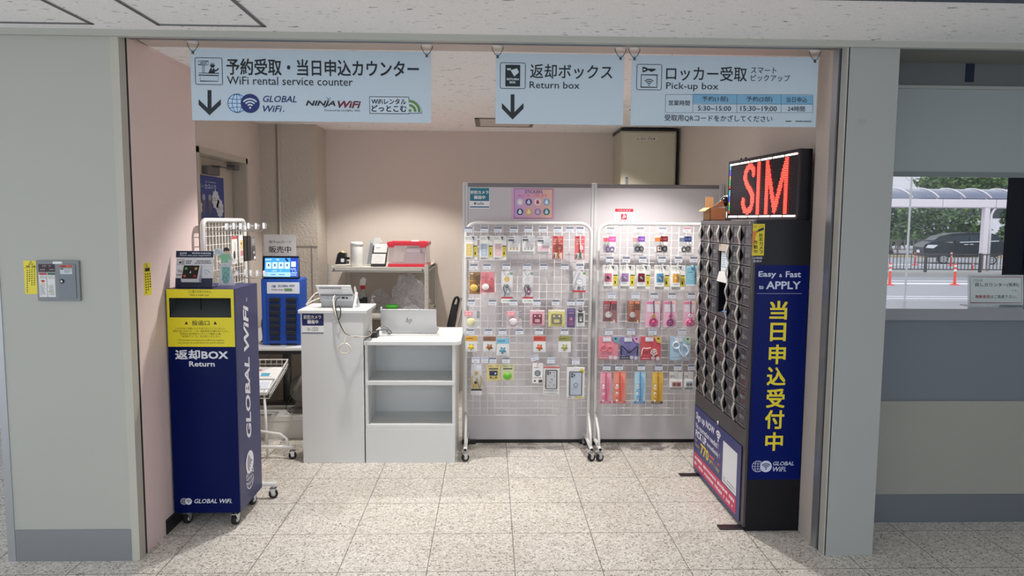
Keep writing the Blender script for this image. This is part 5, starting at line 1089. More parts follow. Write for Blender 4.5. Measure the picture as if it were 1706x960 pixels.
def phone_box(b, frame, back, rad, label, extra, boxc):
    product('phone_case_box', b, boxc, extra, label, 'phone case', GR1, [('phone_case', 'box', (.13, .12, .86, .78 if rad < .1 else .90, .010), frame, [('r', .08, .04, .92, .96, back), ('r', .12, .06, .46, .26, tuple(int(v_ * .86) for v_ in back)), ('c', .2, .1, .075, (50, 52, 58)), ('c', .2, .2, .075, (50, 52, 58)), ('c', .38, .15, .065, (50, 52, 58))] + ([('o', .5, .55, .15, .05, (96, 104, 118)), ('d', .3, .66, .7, .69, 1, (130, 136, 150))] if rad >= .1 else [('l', [(.4, .5), (.55, .46), (.6, .55)], .03, DG), ('l', [(.3, .62), (.5, .66)], .03, DG), ('l', [(.7, .3), (.85, .34)], .03, DG), ('l', [(.2, .8), (.4, .84)], .03, DG), ('l', [(.65, .8), (.8, .74)], .03, DG), ('l', [(.62, .12), (.8, .16)], .03, DG)]))], thick=.018)
phone_box(z(1032, 360, 1222, 700), (60, 62, 66), (186, 190, 194), .05, 'white phone case box with a sketch-marked grey case, bottom row of the left rack', [('r', 0, 0, 1, .06, (206, 100, 104)), ('c', .2, .66, .1, (200, 140, 130)), ('r', .1, .68, .3, .72, (80, 70, 70)), ('d', .06, .82, .94, .88, 1, MG), ('d', .06, .94, .94, .97, 1, (90, 90, 96))], (228, 228, 226))
phone_box(z(1310, 374, 1520, 742), (84, 94, 108), (176, 190, 206), .12, 'white phone case box with a rounded blue-grey case, rightmost on the left rack bottom row', [('r', .45, .94, .95, .985, YL), ('d', .05, .93, .4, .98, 1, DG), ('c', .84, .12, .14, YL), ('d', .76, .1, .92, .15, 1, BK)], (232, 232, 230))
z = Zm(980, 340, 8.53)
for b, c1, c2, k_, l in ((z(214, 462, 390, 690), (232, 96, 112), (236, 84, 160), (146, 110, 176), 'pink header pack with purple glasses-shaped clip, top row of the right rack'), (z(634, 460, 804, 690), (214, 150, 160), (124, 76, 180), (40, 42, 56), 'purple header pack with black clips, top row of the right rack'), (z(946, 458, 1130, 690), (226, 122, 56), (124, 26, 36), (90, 30, 36), 'orange and dark red header pack with a framed clip, top row of the right rack'), (z(1292, 460, 1466, 690), (110, 120, 146), (48, 62, 130), (70, 66, 70), 'blue header pack with a dark round clip, top row of the right rack')):
    product('hair_clip_pack', b, (232, 232, 236), [('r', 0, .08, .42, .33, c1), ('r', .42, 0, 1, .33, c2), ('d', .5, .08, .95, .26, 1, tuple(min(255, v_ + 60) for v_ in c2)), ('r', 0, .33, .55, .6, (190, 192, 196)), ('r', 0, .95, 1, 1, (160, 162, 166))], l, 'hair clip', GR2,
            [('clip', 'ring', (.38, .78, .17, .035), k_, []), ('clip', 'ring', (.72, .76, .17, .035), k_, [])] if 'frame' not in l else [('clip', 'box', (.14, .58, .54, .94, .006), (80, 30, 36), [('r', .14, .12, .86, .88, (236, 214, 210)), ('c', .5, .5, .14, (150, 40, 50))]), ('clip', 'ring', (.76, .76, .16, .05), (60, 60, 62), [])])
z = Zm(980, 430, 7.385)
for b, c, mo, l in ((z(178, 88, 364, 380), (214, 106, 140), (70, 40, 60), 'white phone ring pack with a rose card, second row of the right rack'), (z(382, 88, 574, 380), (178, 134, 196), (236, 226, 240), 'white phone ring pack with a lilac card, second row of the right rack'), (z(588, 88, 764, 384), (140, 26, 46), (240, 224, 224), 'white phone ring pack with a dark red card, second row of the right rack'), (z(812, 88, 998, 390), (84, 160, 206), (236, 240, 244), 'white phone ring pack with a sky blue card, second row of the right rack'), (z(1014, 92, 1190, 392), (236, 170, 56), (246, 220, 160), 'white phone ring pack with an orange card, second row of the right rack')):
    card_case(b, c, l, GR2, mo, True)
product('charm_pouch', z(1208, 98, 1336, 340), (126, 190, 216), [('r', .0, .0, 1, .12, (150, 206, 228)), ('o', .55, .55, .3, .06, (166, 212, 226)), ('d', .1, .28, .6, .36, 1, (90, 150, 180)), ('r', 0, .94, 1, 1, (226, 234, 238))], 'light blue pouch with a grey strap, right rack second row beside the locker', 'pouch', GR2, [('strap', 'tube', ([(.62, -.08), (.75, .2), (.8, .6)], .06), (110, 130, 140), []), ('ear', 'ball', (.6, .02, .16, .4), (140, 200, 222), [])])
for b, c1, c2, l in ((z(182, 530, 354, 795), (146, 96, 100), (196, 60, 66), 'dusky red coin pouch with a white face charm, third row of the right rack'), (z(486, 530, 640, 800), (158, 96, 76), (226, 132, 92), 'orange-brown coin pouch with an oval white charm, third row of the right rack')):
    product('coin_pouch', b, c1, [('r', .1, .0, .9, .12, c2), ('d', .08, .14, .7, .36, 2, tuple(min(255, v_ + 50) for v_ in c1)), ('r', .62, .12, .95, .4, tuple(int(v_ * .7) for v_ in c1)), ('c', .8, .9, .07, (226, 196, 140)), ('r', .0, .94, .9, 1, (224, 206, 200))], l, 'pouch', GR2, [('charm', 'ball', (.38, .62, .26, .5), (238, 236, 236), [(-.3, .05, .07, BK), (.3, .05, .07, BK), (.4, .55, .14, (206, 60, 70))]), ('cord', 'tube', ([(.5, .0), (.52, .25), (.45, .45)], .03), (110, 60, 56), [])])
for b, rc, hc, l in ((z(703, 532, 886, 850), (222, 190, 110), (226, 90, 146), 'pink card pack with gold ring and pink heart charm, third row of the right rack'), (z(924, 532, 1084, 850), (200, 90, 140), (166, 84, 146), 'pink card pack with magenta ring and purple heart charm, third row of the right rack'), (z(1168, 534, 1322, 850), (240, 240, 240), (236, 120, 160), 'pink card pack with white ring and heart charm, right rack third row by locker')):
    product('bag_charm_pack', b, (232, 172, 200), [('r', .04, .02, .5, .1, (228, 120, 160)), ('r', .1, .12, .9, .42, (222, 216, 226)), ('o', .2, .56, .08, .03, (240, 206, 222)), ('o', .85, .56, .08, .03, (240, 206, 222)), ('p', [(.8, .02), (.98, .02), (.98, .14)], (240, 210, 120)), ('r', 0, .97, 1, 1, (240, 220, 230))], l, 'bag charm', GR2, [('ring', 'ring', (.56, .56, .10, .04), rc, []), ('heart', 'ring', (.53, .82, .24, .05), hc, []), ('bead', 'ball', (.53, .80, .14, .6), hc, []), ('strap', 'tube', ([(.52, -.03), (.55, .2), (.57, .46)], .04), (130, 110, 120), [])])
z = Zm(980, 550, 6.855)
for b, c, k_, cc, l in ((z(118, 78, 342, 336), (226, 130, 148), (236, 130, 140), (90, 160, 190), 'pink card with two looped pink clips, fourth row of the right rack'), (z(362, 80, 578, 338), (120, 112, 176), (30, 30, 44), (222, 150, 196), 'violet card with black wing-shaped clips, fourth row of the right rack'), (z(598, 76, 828, 345), (212, 74, 84), (236, 226, 226), (226, 186, 80), 'red dotted card with white wire clip and flower, fourth row of the right rack'), (z(934, 80, 1164, 350), (170, 204, 232), (240, 244, 246), (176, 204, 170), 'pale blue card with a white looped clip, fourth row of the right rack')):
    rnd = random.Random(int(b[0])); dots = [('c', rnd.uniform(.05, .95), rnd.uniform(.2, .8), .018, tuple(min(255, v_ + 40) for v_ in c)) for _ in range(14)]
    pr = [('clip', 'ring', (.26, .50, .15, .028), k_, []), ('clip', 'ring', (.58, .52, .13, .028), k_, [])]
    if 'wing' in l: pr = [('clip', 'tube', ([(.08, .8), (.06, .4), (.3, .55), (.5, .68), (.7, .55), (.92, .4), (.9, .8)], .028), k_, []), ('clip', 'ball', (.46, .66, .09, .5), (60, 50, 70), [])]
    if 'flower' in l: pr = [('clip', 'tube', ([(.04, .82), (.1, .5), (.3, .5), (.5, .46)], .026), k_, [])] + [('petal', 'ring', (.66 + .09 * math.cos(a), .66 + .075 * math.sin(a), .065, .024), k_, []) for a in (0.3, 1.6, 2.9, 4.1, 5.3)]
    if 'pale' in l: pr = [('clip', 'ring', (.30, .35, .16, .03), k_, []), ('clip', 'tube', ([(.42, .4), (.48, .6), (.7, .82), (.9, .6), (.8, .38), (.6, .3)], .03), k_, [])]
    product('hair_clip_card', b, c, dots + [('r', .22, .02, .62, .2, (222, 226, 236)), ('p', [(.64, .0), (1, .0), (1, .28), (.8, .24)], cc), ('c', .86, .08, .05, (40, 50, 60)), ('r', 0, .86, .6, .98, tuple(int(v_ * (.35 if 'wing' in l else .9)) for v_ in c)), ('d', .06, .89, .5, .95, 1, (240, 240, 244)), ('c', .62, .9, .1, (206, 200, 210)), ('c', .86, .92, .1, (214, 206, 214))], l, 'hair clip', GR2, pr)
for b, c, bc, l in ((z(134, 482, 264, 840), (226, 150, 172), (206, 84, 120), 'tall pink beaded strap pack, leftmost in the bottom row of the right rack'), (z(286, 478, 430, 838), (232, 140, 116), (216, 74, 66), 'tall coral beaded strap pack, bottom row of the right rack'), (z(526, 482, 654, 840), (166, 206, 222), (70, 140, 206), 'tall light blue beaded strap pack, bottom row of the right rack'), (z(726, 484, 854, 842), (222, 184, 72), (206, 140, 30), 'tall golden beaded strap pack, bottom row of the right rack')):
    product('bead_strap_pack', b, c, [('r', .05, .05, .95, .35, tuple(min(255, v_ + 18) for v_ in c)), ('c', .3, .5, .14, WT), ('c', .3, .7, .16, tuple(min(255, v_ + 30) for v_ in c)), ('r', 0, .93, 1, 1, bc if 'golden' not in l else (110, 70, 40)), ('d', .2, .945, .8, .985, 1, WT)], l, 'strap', GR2,
            [('cord', 'tube', ([(.5, -.02), (.5, .3), (.55, .6), (.5, .9)], .045), bc, []), ('cord', 'tube', ([(.35, .08), (.7, .2), (.75, .5), (.65, .9)], .04), tuple(min(255, v_ + 40) for v_ in bc), [])] + [('bead', 'ball', (.3 + .03 * (k % 2), .42 + .12 * k, .10, .7), (236, 232, 236) if k % 2 == 0 else tuple(min(255, v_ + 50) for v_ in bc), []) for k in range(5)])
for b, c, l in ((z(926, 484, 1076, 684), (206, 130, 130), 'small white charm pack with a red insert, bottom row of the right rack'), (z(1096, 484, 1200, 684), (150, 180, 206), 'small white charm pack with a blue insert, right rack bottom row by the locker')):
    product('charm_pack', b, (214, 212, 212), [('d', .06, .16, .5, .32, 2, DG), ('r', .04, .84, .96, .98, (170, 168, 168))], l, 'phone accessory', GR2, [('insert', 'box', (.04, .42, .97, .84, .010), WT, [('r', .15, .28, .9, .9, c), ('c', .35, .6, .14, (120, 84, 84)), ('c', .7, .6, .14, (120, 84, 84))])])
# ================================================================== DOOR POSTER, CABINET ON THE BACK WALL
pp = face_right(DX - .10); z = Zm(300, 220, 5.333); mb = MB()
a0 = pp.rect(331, 294, 373, 366); a0 = (5.11, a0[1], a0[2], a0[3]); mb.pbox(pp, *a0, 0, .001, mat('poster_blue', (42, 66, 140), .45)); u0, v0, u1, v1 = a0; W_, H_ = u1 - u0, v1 - v0; pw = ink((214, 218, 230))
mb.ring(pp, u0 + W_ * .2, v0 + H_ * .78, W_ * .12, .012, pw, .0016, a0=60, a1=330, n=14); mb.tuv(pp, 'STOP!', u0 + W_ * .22, v0 + H_ * .72, u0 + W_ * .42, v0 + H_ * .78, ink((150, 156, 180)), .0018); mb.tuv(pp, 'カスハラ', u0 + W_ * .44, v0 + H_ * .70, u0 + W_ * .76, v0 + H_ * .81, pw, .0018, .02); mb.dashes(pp, u0 + W_ * .46, v0 + H_ * .84, u0 + W_ * .76, v0 + H_ * .88, 1, pw, d=.0018)
for cx, cy in ((.14, .47), (.24, .27), (.74, .47), (.86, .27)):
    n = 20; mb.poly(pp, [(u0 + W_ * cx + W_ * (.115 if k % 2 else .095) * math.cos(2 * math.pi * k / n), v0 + H_ * cy + W_ * (.115 if k % 2 else .095) * math.sin(2 * math.pi * k / n)) for k in range(n)], pw, .0016); mb.dashes(pp, u0 + W_ * (cx - .06), v0 + H_ * (cy - .04), u0 + W_ * (cx + .06), v0 + H_ * (cy + .05), 2, ink((90, 96, 110)), d=.002)
for cx in (.40, .57):
    mb.disc(pp, u0 + W_ * cx, v0 + H_ * .50, W_ * .04, ink((170, 168, 180)), .0016, n=14); mb.poly(pp, [(u0 + W_ * (cx - .03), v0 + H_ * .14), (u0 + W_ * (cx + .04), v0 + H_ * .14), (u0 + W_ * (cx + .06), v0 + H_ * .44), (u0 + W_ * (cx - .05), v0 + H_ * .44)], ink((96, 92, 110)), .0017)
obj('door_poster', mb, None, 'blue poster with white bubbles and two figures on the door in the left wall', 'poster')
t = thing('wall_cabinet', (1.32, 6.4, 1.2), 'beige steel cabinet labelled L-S1-724 high on the back wall above the panels', 'cabinet')
CBX0, CBX1, CBY, CZ0, CZ1 = 1.135, 1.615, 6.32, 1.2, 2.385; cbm = mat('cabinet_beige', (196, 192, 172), .45)
mb = MB(); mb.box((CBX0, CBY, CZ0), (CBX1, YB, CZ1), cbm); mb.box((CBX0 - .004, CBY - .006, CZ1), (CBX1 + .004, YB, CZ1 + .02), BLACK); mb.box((CBX1, CBY - .004, CZ0), (CBX1 + .008, YB, CZ1), BLACK); obj('carcass', mb, t)
mb = MB(); mb.box((CBX0 + .012, CBY - .014, CZ0 + .01), (CBX1 - .012, CBY, CZ1 - .012), cbm, .004); pf = front(CBY - .014); z = Zm(1010, 180, 6.4)
mb.pbox(pf, *pf.rect(*z(308, 310, 543, 346)), 0, .0012, mat('name_plate', (206, 202, 190), .4)); mb.tpx(pf, 'L-S1-724', *z(328, 317, 522, 340), ink((60, 58, 52)), .002, .01); dr = obj('door', mb, t)
mb = MB(); r_ = pf.rect(*z(196, 720, 234, 900)); mb.pbox(pf, *r_, 0, .004, SILVER, .001); mb.ruv(pf, r_[0] + .006, r_[1] + .01, r_[2] - .006, r_[3] - .014, mat('latch_grey', (110, 112, 116), .4), .005); mb.pbox(pf, r_[0] + .009, r_[1] + .02, r_[2] - .009, r_[3] - .03, .004, .010, CHROME, .001); obj('latch', mb, dr)

# ================================================================== SMALL WIRE RACK BEHIND THE RETURN BOX
RX, RY0, RY1 = -1.598, 4.062, 4.745
t = thing('wire_rack', (RX, (RY0 + RY1) / 2, 0), 'white wire rack standing sideways behind the navy return box', 'rack'); LRACK = t
top = 1.592; R_ = .045; mb = MB()
pts = [(RX, RY0, .07)] + [Vector((RX, RY0 + R_ - math.cos(a) * R_, top - R_ + math.sin(a) * R_)) for a in [math.radians(q) for q in range(0, 91, 18)]] + [Vector((RX, RY1 - R_ + math.sin(a) * R_, top - R_ + math.cos(a) * R_)) for a in [math.radians(q) for q in range(0, 91, 18)]] + [(RX, RY1, .07)]
mb.tube(pts, .0135, WHITEM, 10); obj('frame', mb, t)
mb = MB()
for i in range(1, 14): y = RY0 + (RY1 - RY0) * i / 14; mb.tube([(RX, y, .3), (RX, y, top)], .002, WHITEM, 5)
for i in range(26): zz = .3 + .05 * i; mb.tube([(RX, RY0, zz), (RX, RY1, zz)], .002, WHITEM, 5)
obj('wire_grid', mb, t)
for y, x1 in ((RY0, -1.225), (RY1, -1.30)):
    f = MB(); f.tube([(RX - .0, y, .082), (x1, y, .082)], .0125, WHITEM, 10); f.tube([(RX + .01, y, .2), (RX + .2, y, .17), (RX + .24, y, .14), (RX + .255, y, .085)], .009, WHITEM, 8); obj('foot', f, t)
    caster(t, x1 - .018, y, .075, .026, .3); caster(t, RX + .02, y, .075, .026, 1.2)
def side_hook(y, z_, L=.14, tagx=True):
    mb = MB(); mb.tube([(RX, y, z_ - .02), (RX + L - .02, y, z_ - .028), (RX + L, y, z_ - .015)], .0018, CHROME, 5); mb.tube([(RX, y, z_ + .012), (RX + L - .01, y, z_ + .004)], .0016, CHROME, 5); h = obj('hook', mb, LRACK)
    g = MB(); q = face_right(RX + L - .004); g.pbox(q, y - .02, z_ - .012, y + .02, z_ + .022, 0, .0012, ink((226, 230, 236))); g.pbox(PL((RX + L - .004, y, z_)), -.001, -.014, .02, .02, -.0012, 0, CLEAR); g.dashes(q, y - .015, z_ - .005, y + .015, z_ + .002, 1, MATT if False else ink((150, 158, 176)), d=.0018); obj('price_tag', g, h)
for k, y in enumerate((4.09, 4.17, 4.25, 4.35, 4.45, 4.56)): side_hook(y, 1.553 + .002 * (k % 2), .125 + .012 * k)
for k, y in enumerate((4.25, 4.36, 4.42, 4.50, 4.60)): side_hook(y, 1.285 - .008 * k, .12 + .012 * k)
def side_pack(name, y0, y1, z0, z1, X, base, label, extra, group='packs on the small wire rack'):
    t = thing(name, (X, (y0 + y1) / 2, z0), label, 'accessory', group); q = face_right(X); mb = MB(); mb.pbox(q, y0, z0, y1, z1, -.006, 0, ink(base)); deco(mb, q, (y0, z0, y1, z1), extra); obj('card', mb, t); return t, q
t_, q_ = side_pack('earphone_pack', 4.105, 4.192, 1.345, 1.502, -1.455, (232, 230, 228), 'white hanging pack with black earbud print on the rack behind the return box', [('r', 0, 0, 1, .1, (206, 60, 66)), ('l', [(.5, .2), (.62, .35), (.5, .62)], .05, DG), ('c', .45, .68, .2, (50, 50, 54), .28), ('d', .1, .84, .9, .95, 2, MG)])
t_, q_ = side_pack('cable_pack', 4.215, 4.282, 1.346, 1.505, -1.452, (228, 226, 222), 'narrow white and yellow hanging pack on the rack behind the return box', [('r', .3, .18, .95, .5, (226, 196, 120)), ('c', .55, .3, .12, (90, 70, 60)), ('r', .3, .55, .95, .75, (206, 130, 140)), ('d', .2, .82, .9, .95, 2, MG)])
t_, q_ = side_pack('strap_pack', 4.295, 4.345, 1.35, 1.50, -1.450, (26, 26, 28), 'black hanging strap pack nearer the yellow-white pack on the rack behind the return box', [('r', .1, .1, .3, .9, (46, 46, 50)), ('d', .4, .8, .9, .92, 2, (70, 70, 76))])
t_, q_ = side_pack('strap_pack', 4.355, 4.402, 1.35, 1.50, -1.449, (30, 30, 32), 'black hanging strap pack next to the clear grey pack behind the return box', [('r', .1, .1, .35, .9, (50, 50, 54)), ('d', .4, .8, .9, .92, 2, (70, 70, 76))])
t_, q_ = side_pack('adapter_pack', 4.41, 4.49, 1.349, 1.495, -1.447, (112, 112, 114), 'dark grey hanging pack with pale prints, farthest on the rack behind the return box', [('d', .2, .1, .9, .35, 3, (190, 192, 196)), ('r', .1, .4, .9, .95, (62, 62, 66)), ('r', .45, .62, .75, .72, (180, 182, 186)), ('r', .55, .84, .95, .95, (226, 228, 230))])

# ================================================================== TABLE, SIM DISPENSER, PAPER SIGN
t = thing('pedestal_table', (-1.62, 5.75, 0), 'white-topped table on a grey pole with a round base, behind the return box', 'table')
mb = MB(); mb.box((-1.96, 5.16, .657), (-1.345, 6.34, .682), WHITE, .006); obj('tabletop', mb, t)
mb = MB(); mb.box((-1.955, 5.165, .632), (-1.35, 6.335, .657), BLACK); obj('edge_band', mb, t)
gp = mat('pedestal_grey', (96, 100, 104), .3, .4); mb = MB(); mb.cyl((-1.72, 6.08, .03), (-1.72, 6.08, .632), .035, gp, 20); obj('pole', mb, t)
mb = MB(); mb.lathe([(.26, 0), (.26, .012), (.19, .03), (.06, .05), (.038, .06)], (-1.72, 6.08, 0), gp, 36); obj('round_base', mb, t)
BL = mat('dispenser_blue', (22, 78, 176), .35); t = thing('sim_dispenser', (-1.52, 5.36, .682), 'bright blue SIM vending station with a lit screen on the white table', 'vending station')
Yd = 5.25; pl = front(Yd); z = Zm(430, 420, 5.65); zb = .682; mb = MB()
xa, xb = -1.662, -1.378; zt_ = pl.uv(*z(210, 252))[1]; zs_ = pl.uv(*z(210, 38))[1]
mb.pbox(pl, xa, zb, xb, zt_, -.20, 0, BL, .012); v0 = pl.uv(*z(220, 890))[1]; v1 = pl.uv(*z(220, 405))[1]; a_, b_ = pl.uv(*z(82, 600))[0], pl.uv(*z(388, 600))[0]
mb.pbox(pl, a_, zb + .012, b_, v1, 0, .006, mat('dispenser_blue_inner', (18, 70, 164), .4), .004); obj('body', mb, t)
for cx0, cx1 in ((112, 212), (268, 366)):
    for k in range(6):
        y0 = 428 + k * 62.5; m2 = MB(); u0, w0, u1, w1 = pl.rect(*z(cx0, y0, cx1, y0 + 30)); m2.pbox(pl, u0, w0, u1, w1, .004, .022, mat('power_bank_grey', (34, 42, 54), .4), .003); m2.pbox(pl, u0 + .004, w1 - .005, u1 - .004, w1 - .001, .022, .026, mat('power_bank_lip', (60, 68, 78), .35)); m2.pbox(pl, u0 + .004, w0 - .022, u1 - .004, w0, .004, .012, mat('power_bank_shade', (14, 40, 84), .5)); obj('power_bank', m2, t)
    for y0 in (806, 858):
        m2 = MB(); u0, w0, u1, w1 = pl.rect(*z(cx0, y0, cx1, y0 + 26)); m2.pbox(pl, u0, w0, u1, w1, .006, .0075, mat('slot_dark', (10, 18, 44), .6), .0006); obj('empty_slot', m2, t)
m2 = MB(); u0, w0, u1, w1 = pl.rect(*z(84, 285, 390, 392)); m2.pbox(pl, u0, w0, u1, w1, 0, .003, mat('dispenser_label', (216, 224, 238), .4), .001); d = .0036
gu, gv = pl.uv(*z(140, 322)); m2.logo(pl, gu, gv, .009, LBLUE, GFILL, DNAVY, PALE, d); m2.tpx(pl, 'GLOBAL WiFi', *z(188, 308, 345, 330), DNAVY, d + .001, .014, .25); m2.tpx(pl, 'NINJA', *z(125, 348, 185, 366), BLK, d, .014, .25); m2.tpx(pl, 'WiFi', *z(190, 348, 242, 366), ink((150, 40, 60)), d, .014, .25); m2.rpx(pl, *z(248, 342, 318, 370), ink((110, 150, 110)), d); u, v = pl.uv(*z(322, 368)); m2.wifi(pl, u, v, .010, GRN, d); obj('brand_label', m2, t)
pt = PL((0, Yd + .004, zt_ + .002), (1, 0, 0), (0, .18, 1)); m2 = MB(); x0, y0, x1, y1 = pt.rect(*z(40, 38, 390, 248)); m2.prism([pt.P(a, b, -.03) for a, b in ((x0, 0), (x1 - .002, 0), (x1 - .010, y1), (x0, y1))], pt.n * .03, mat('screen_bezel', (12, 18, 36), .3)); sc = obj('screen_housing', m2, t)
m2 = MB(); SB = glow('screen_blue', (64, 156, 240), .75); m2.rpx(pt, *z(62, 56, 378, 234), SB, .0008)
m2.rpx(pt, *z(64, 190, 305, 232), glow('screen_pale', (150, 200, 250), .8), .0014); m2.rpx(pt, *z(304, 56, 376, 232), glow('screen_navy', (34, 60, 170), .6), .0014)
for k in range(4): m2.rpx(pt, *z(76 + k * 58, 96, 124 + k * 58, 158), glow('screen_card', (196, 226, 252), .75), .0016); m2.rpx(pt, *z(94 + k * 58, 112, 106 + k * 58, 136), glow('screen_ink', (30, 50, 110), .4), .002)
m2.rpx(pt, *z(312, 90, 356, 140), glow('screen_card', (196, 226, 252), .75), .002); m2.dpx(pt, *z(308, 150, 366, 226), 4, glow('screen_card', (196, 226, 252), .75), d=.002); m2.dpx(pt, *z(68, 60, 200, 84), 1, glow('screen_card', (196, 226, 252), .75), d=.002); m2.dpx(pt, *z(130, 168, 220, 186), 1, glow('screen_card', (196, 226, 252), .75), d=.002); m2.dpx(pt, *z(120, 204, 250, 222), 1, glow('screen_ink', (30, 50, 110), .4), d=.002); m2.ppx(pt, z.L([(250, 62), (268, 56), (290, 86), (272, 94)][::-1]), glow('screen_ink', (30, 50, 110), .4), .002)
obj('screen', m2, sc)
m2 = MB(); m2.tube(smooth([Vector((xa - .0, 5.4, .9)), Vector((xa - .03, 5.36, .85)), Vector((xa - .02, 5.34, .72)), Vector((xa - .04, 5.36, .69))]), .006, BLACK, 6); obj('power_lead', m2, t)
Yp = 5.36; pl = front(Yp); z = Zm(420, 380, 4.364); u0, v0, u1, v1 = pl.rect(*z(88, 47, 319, 205))
mb = MB(); mb.pbox(pl, u0, v0 - .03, u1, v1, 0, .002, PAPER); mb.tpx(pl, '海外simカード', *z(122, 90, 286, 112), ink((50, 50, 54)), .0028); mb.tpx(pl, '販売中', *z(122, 132, 284, 180), ink((30, 30, 34)), .0028, .014)
tt = obj('paper_sign', mb, None, 'white paper sign reading SIM cards on sale, standing behind the blue station screen', 'sign')
# ---- slanted wire tray with leaflets, fan on a white carton, all under and beside the table
t = thing('wire_tray', (-1.62, 4.95, .2), 'slanted white wire tray of leaflets between the return box and the high counter', 'tray')
A = Vector((-1.80, 5.13, .60)); B = Vector((-1.445, 5.13, .60)); Cc = Vector((-1.470, 4.78, .47)); Dd = Vector((-1.80, 4.78, .47)); dz = Vector((0, .02, -.07)); mb = MB()
mb.tube([A, B, Cc, Dd], .005, WHITEM, 8, True); A2, B2, C2, D2 = A + dz, B + dz + Vector((-.012, 0, 0)), Cc + dz + Vector((-.012, 0, 0)), Dd + dz; mb.tube([A2, B2, C2, D2], .0035, WHITEM, 8, True); mid = dz * .5; mb.tube([A + mid, B + mid, Cc + mid, Dd + mid], .0025, WHITEM, 6, True)
for p, q, p2, q2, n in ((A, B, A2, B2, 9), (B, Cc, B2, C2, 16), (Cc, Dd, C2, D2, 9), (Dd, A, D2, A2, 9)):
    for i in range(n): f = i / n; mb.tube([p.lerp(q, f), p2.lerp(q2, f)], .002, WHITEM, 5)
for i in range(1, 9): f = i / 9; mb.tube([A2.lerp(B2, f), D2.lerp(C2, f)], .002, WHITEM, 5)
obj('basket', mb, t)
mb = MB(); mb.tube([C2 + Vector((-.03, 0, 0)), (-1.50, 4.80, 0)], .009, WHITEM, 8); obj('leg', mb, t); mb = MB(); mb.tube([D2, (-1.78, 4.80, 0)], .009, WHITEM, 8); obj('leg', mb, t)
mb = MB(); mb.tube([A2, (-1.78, 5.145, 0)], .009, WHITEM, 8); obj('leg', mb, t)
nrm = (B2 - A2).cross(A2 - D2).normalized(); q = PL(D2 + Vector((0, 0, .006)), (B2 - A2), (A2 - D2)); Lq = (A2 - D2).length
for k, (u0, v0, u1, v1, c, lb) in enumerate(((.03, .02, .30, .17, (210, 216, 230), 'pale leaflet stack with a blue print, nearest in the slanted wire tray'), (.05, .19, .32, .34, (232, 230, 230), 'white leaflet stack with red and blue prints, farthest in the slanted wire tray'))):
    mb = MB(); mb.pbox(q, u0, v0, u1, v1, .003, .028, ink((236, 236, 238)), .001); mb.ruv(q, u0 + .01, v0 + .01, u1 - .01, v1 - .02, ink(c), .0285); mb.ruv(q, u0 + .15, v0 + .03, u0 + .21, v0 + .07, ink((90, 170, 200)), .029); mb.ruv(q, u0 + .03, v1 - .05, u0 + .14, v1 - .035, ink((206, 120, 110)), .029); mb.dashes(q, u0 + .03, v0 + .02, u1 - .04, v0 + .028, 1, ink((150, 150, 160)), d=.029); obj('leaflet_stack', mb, None, lb, 'leaflets')
t = thing('white_carton', (-1.6, 5.32, 0), 'low white carton on the floor under the table with the grey fan on it', 'carton')
mb = MB(); cw = mat('carton_white', (222, 222, 218), .55); mb.box((-1.88, 5.2, 0), (-1.29, 5.5, .16), cw, .004); obj('body', mb, t); mb = MB(); mb.box((-1.885, 5.195, .13), (-1.285, 5.505, .17), cw, .003); mb.ruv(front(5.195), -1.44, .14, -1.30, .162, PAPER, .001); obj('lid', mb, t)
t = thing('floor_fan', (-1.40, 5.36, .17), 'small grey circulator fan on the white carton beside the high counter', 'fan'); fg = mat('fan_grey', (116, 114, 110), .45)
cx, cy, cz = -1.385, 5.36, .335; ax = Vector((-.75, -.55, .25)).normalized(); mb = MB(); mb.lathe([(.02, -.10), (.07, -.09), (.10, -.05), (.115, 0), (.115, .035), (.105, .05)], (cx, cy, cz), fg, 28, -ax); obj('housing', mb, t)
mb = MB(); c0 = Vector((cx, cy, cz)) + ax * -.05; s1 = ax.cross(Vector((0, 0, 1))).normalized(); s2 = s1.cross(ax)
for rr in (.03, .05, .07, .09): mb.tube([c0 + (s1 * math.cos(a) + s2 * math.sin(a)) * rr for a in [2 * math.pi * k / 24 for k in range(24)]], .002, mat('fan_grille', (70, 68, 66), .5), 5, True)
for k in range(18): a = 2 * math.pi * k / 18; mb.tube([c0 + (s1 * math.cos(a) + s2 * math.sin(a)) * .02, c0 + (s1 * math.cos(a) + s2 * math.sin(a)) * .1], .0018, mat('fan_grille', (70, 68, 66), .5), 5)
obj('grille', mb, t)
mb = MB(); mb.prism([(cx - .09, 5.33, .17), (cx + .06, 5.33, .17), (cx + .03, 5.33, cz), (cx - .02, 5.33, cz)], (0, .03, 0), fg); mb.lathe([(.105, 0), (.105, .012), (.06, .03)], (cx - .02, 5.36, .17), fg, 26); mb.ball((cx + .005, 5.325, cz), .02, fg); obj('stand', mb, t)
mb = MB(); mb.tube(smooth([Vector((-1.44, 5.30, .36)), Vector((-1.47, 5.24, .28)), Vector((-1.49, 5.22, .22)), Vector((-1.45, 5.21, .18))]), .003, BLACK, 6); obj('power_cord', mb, t)

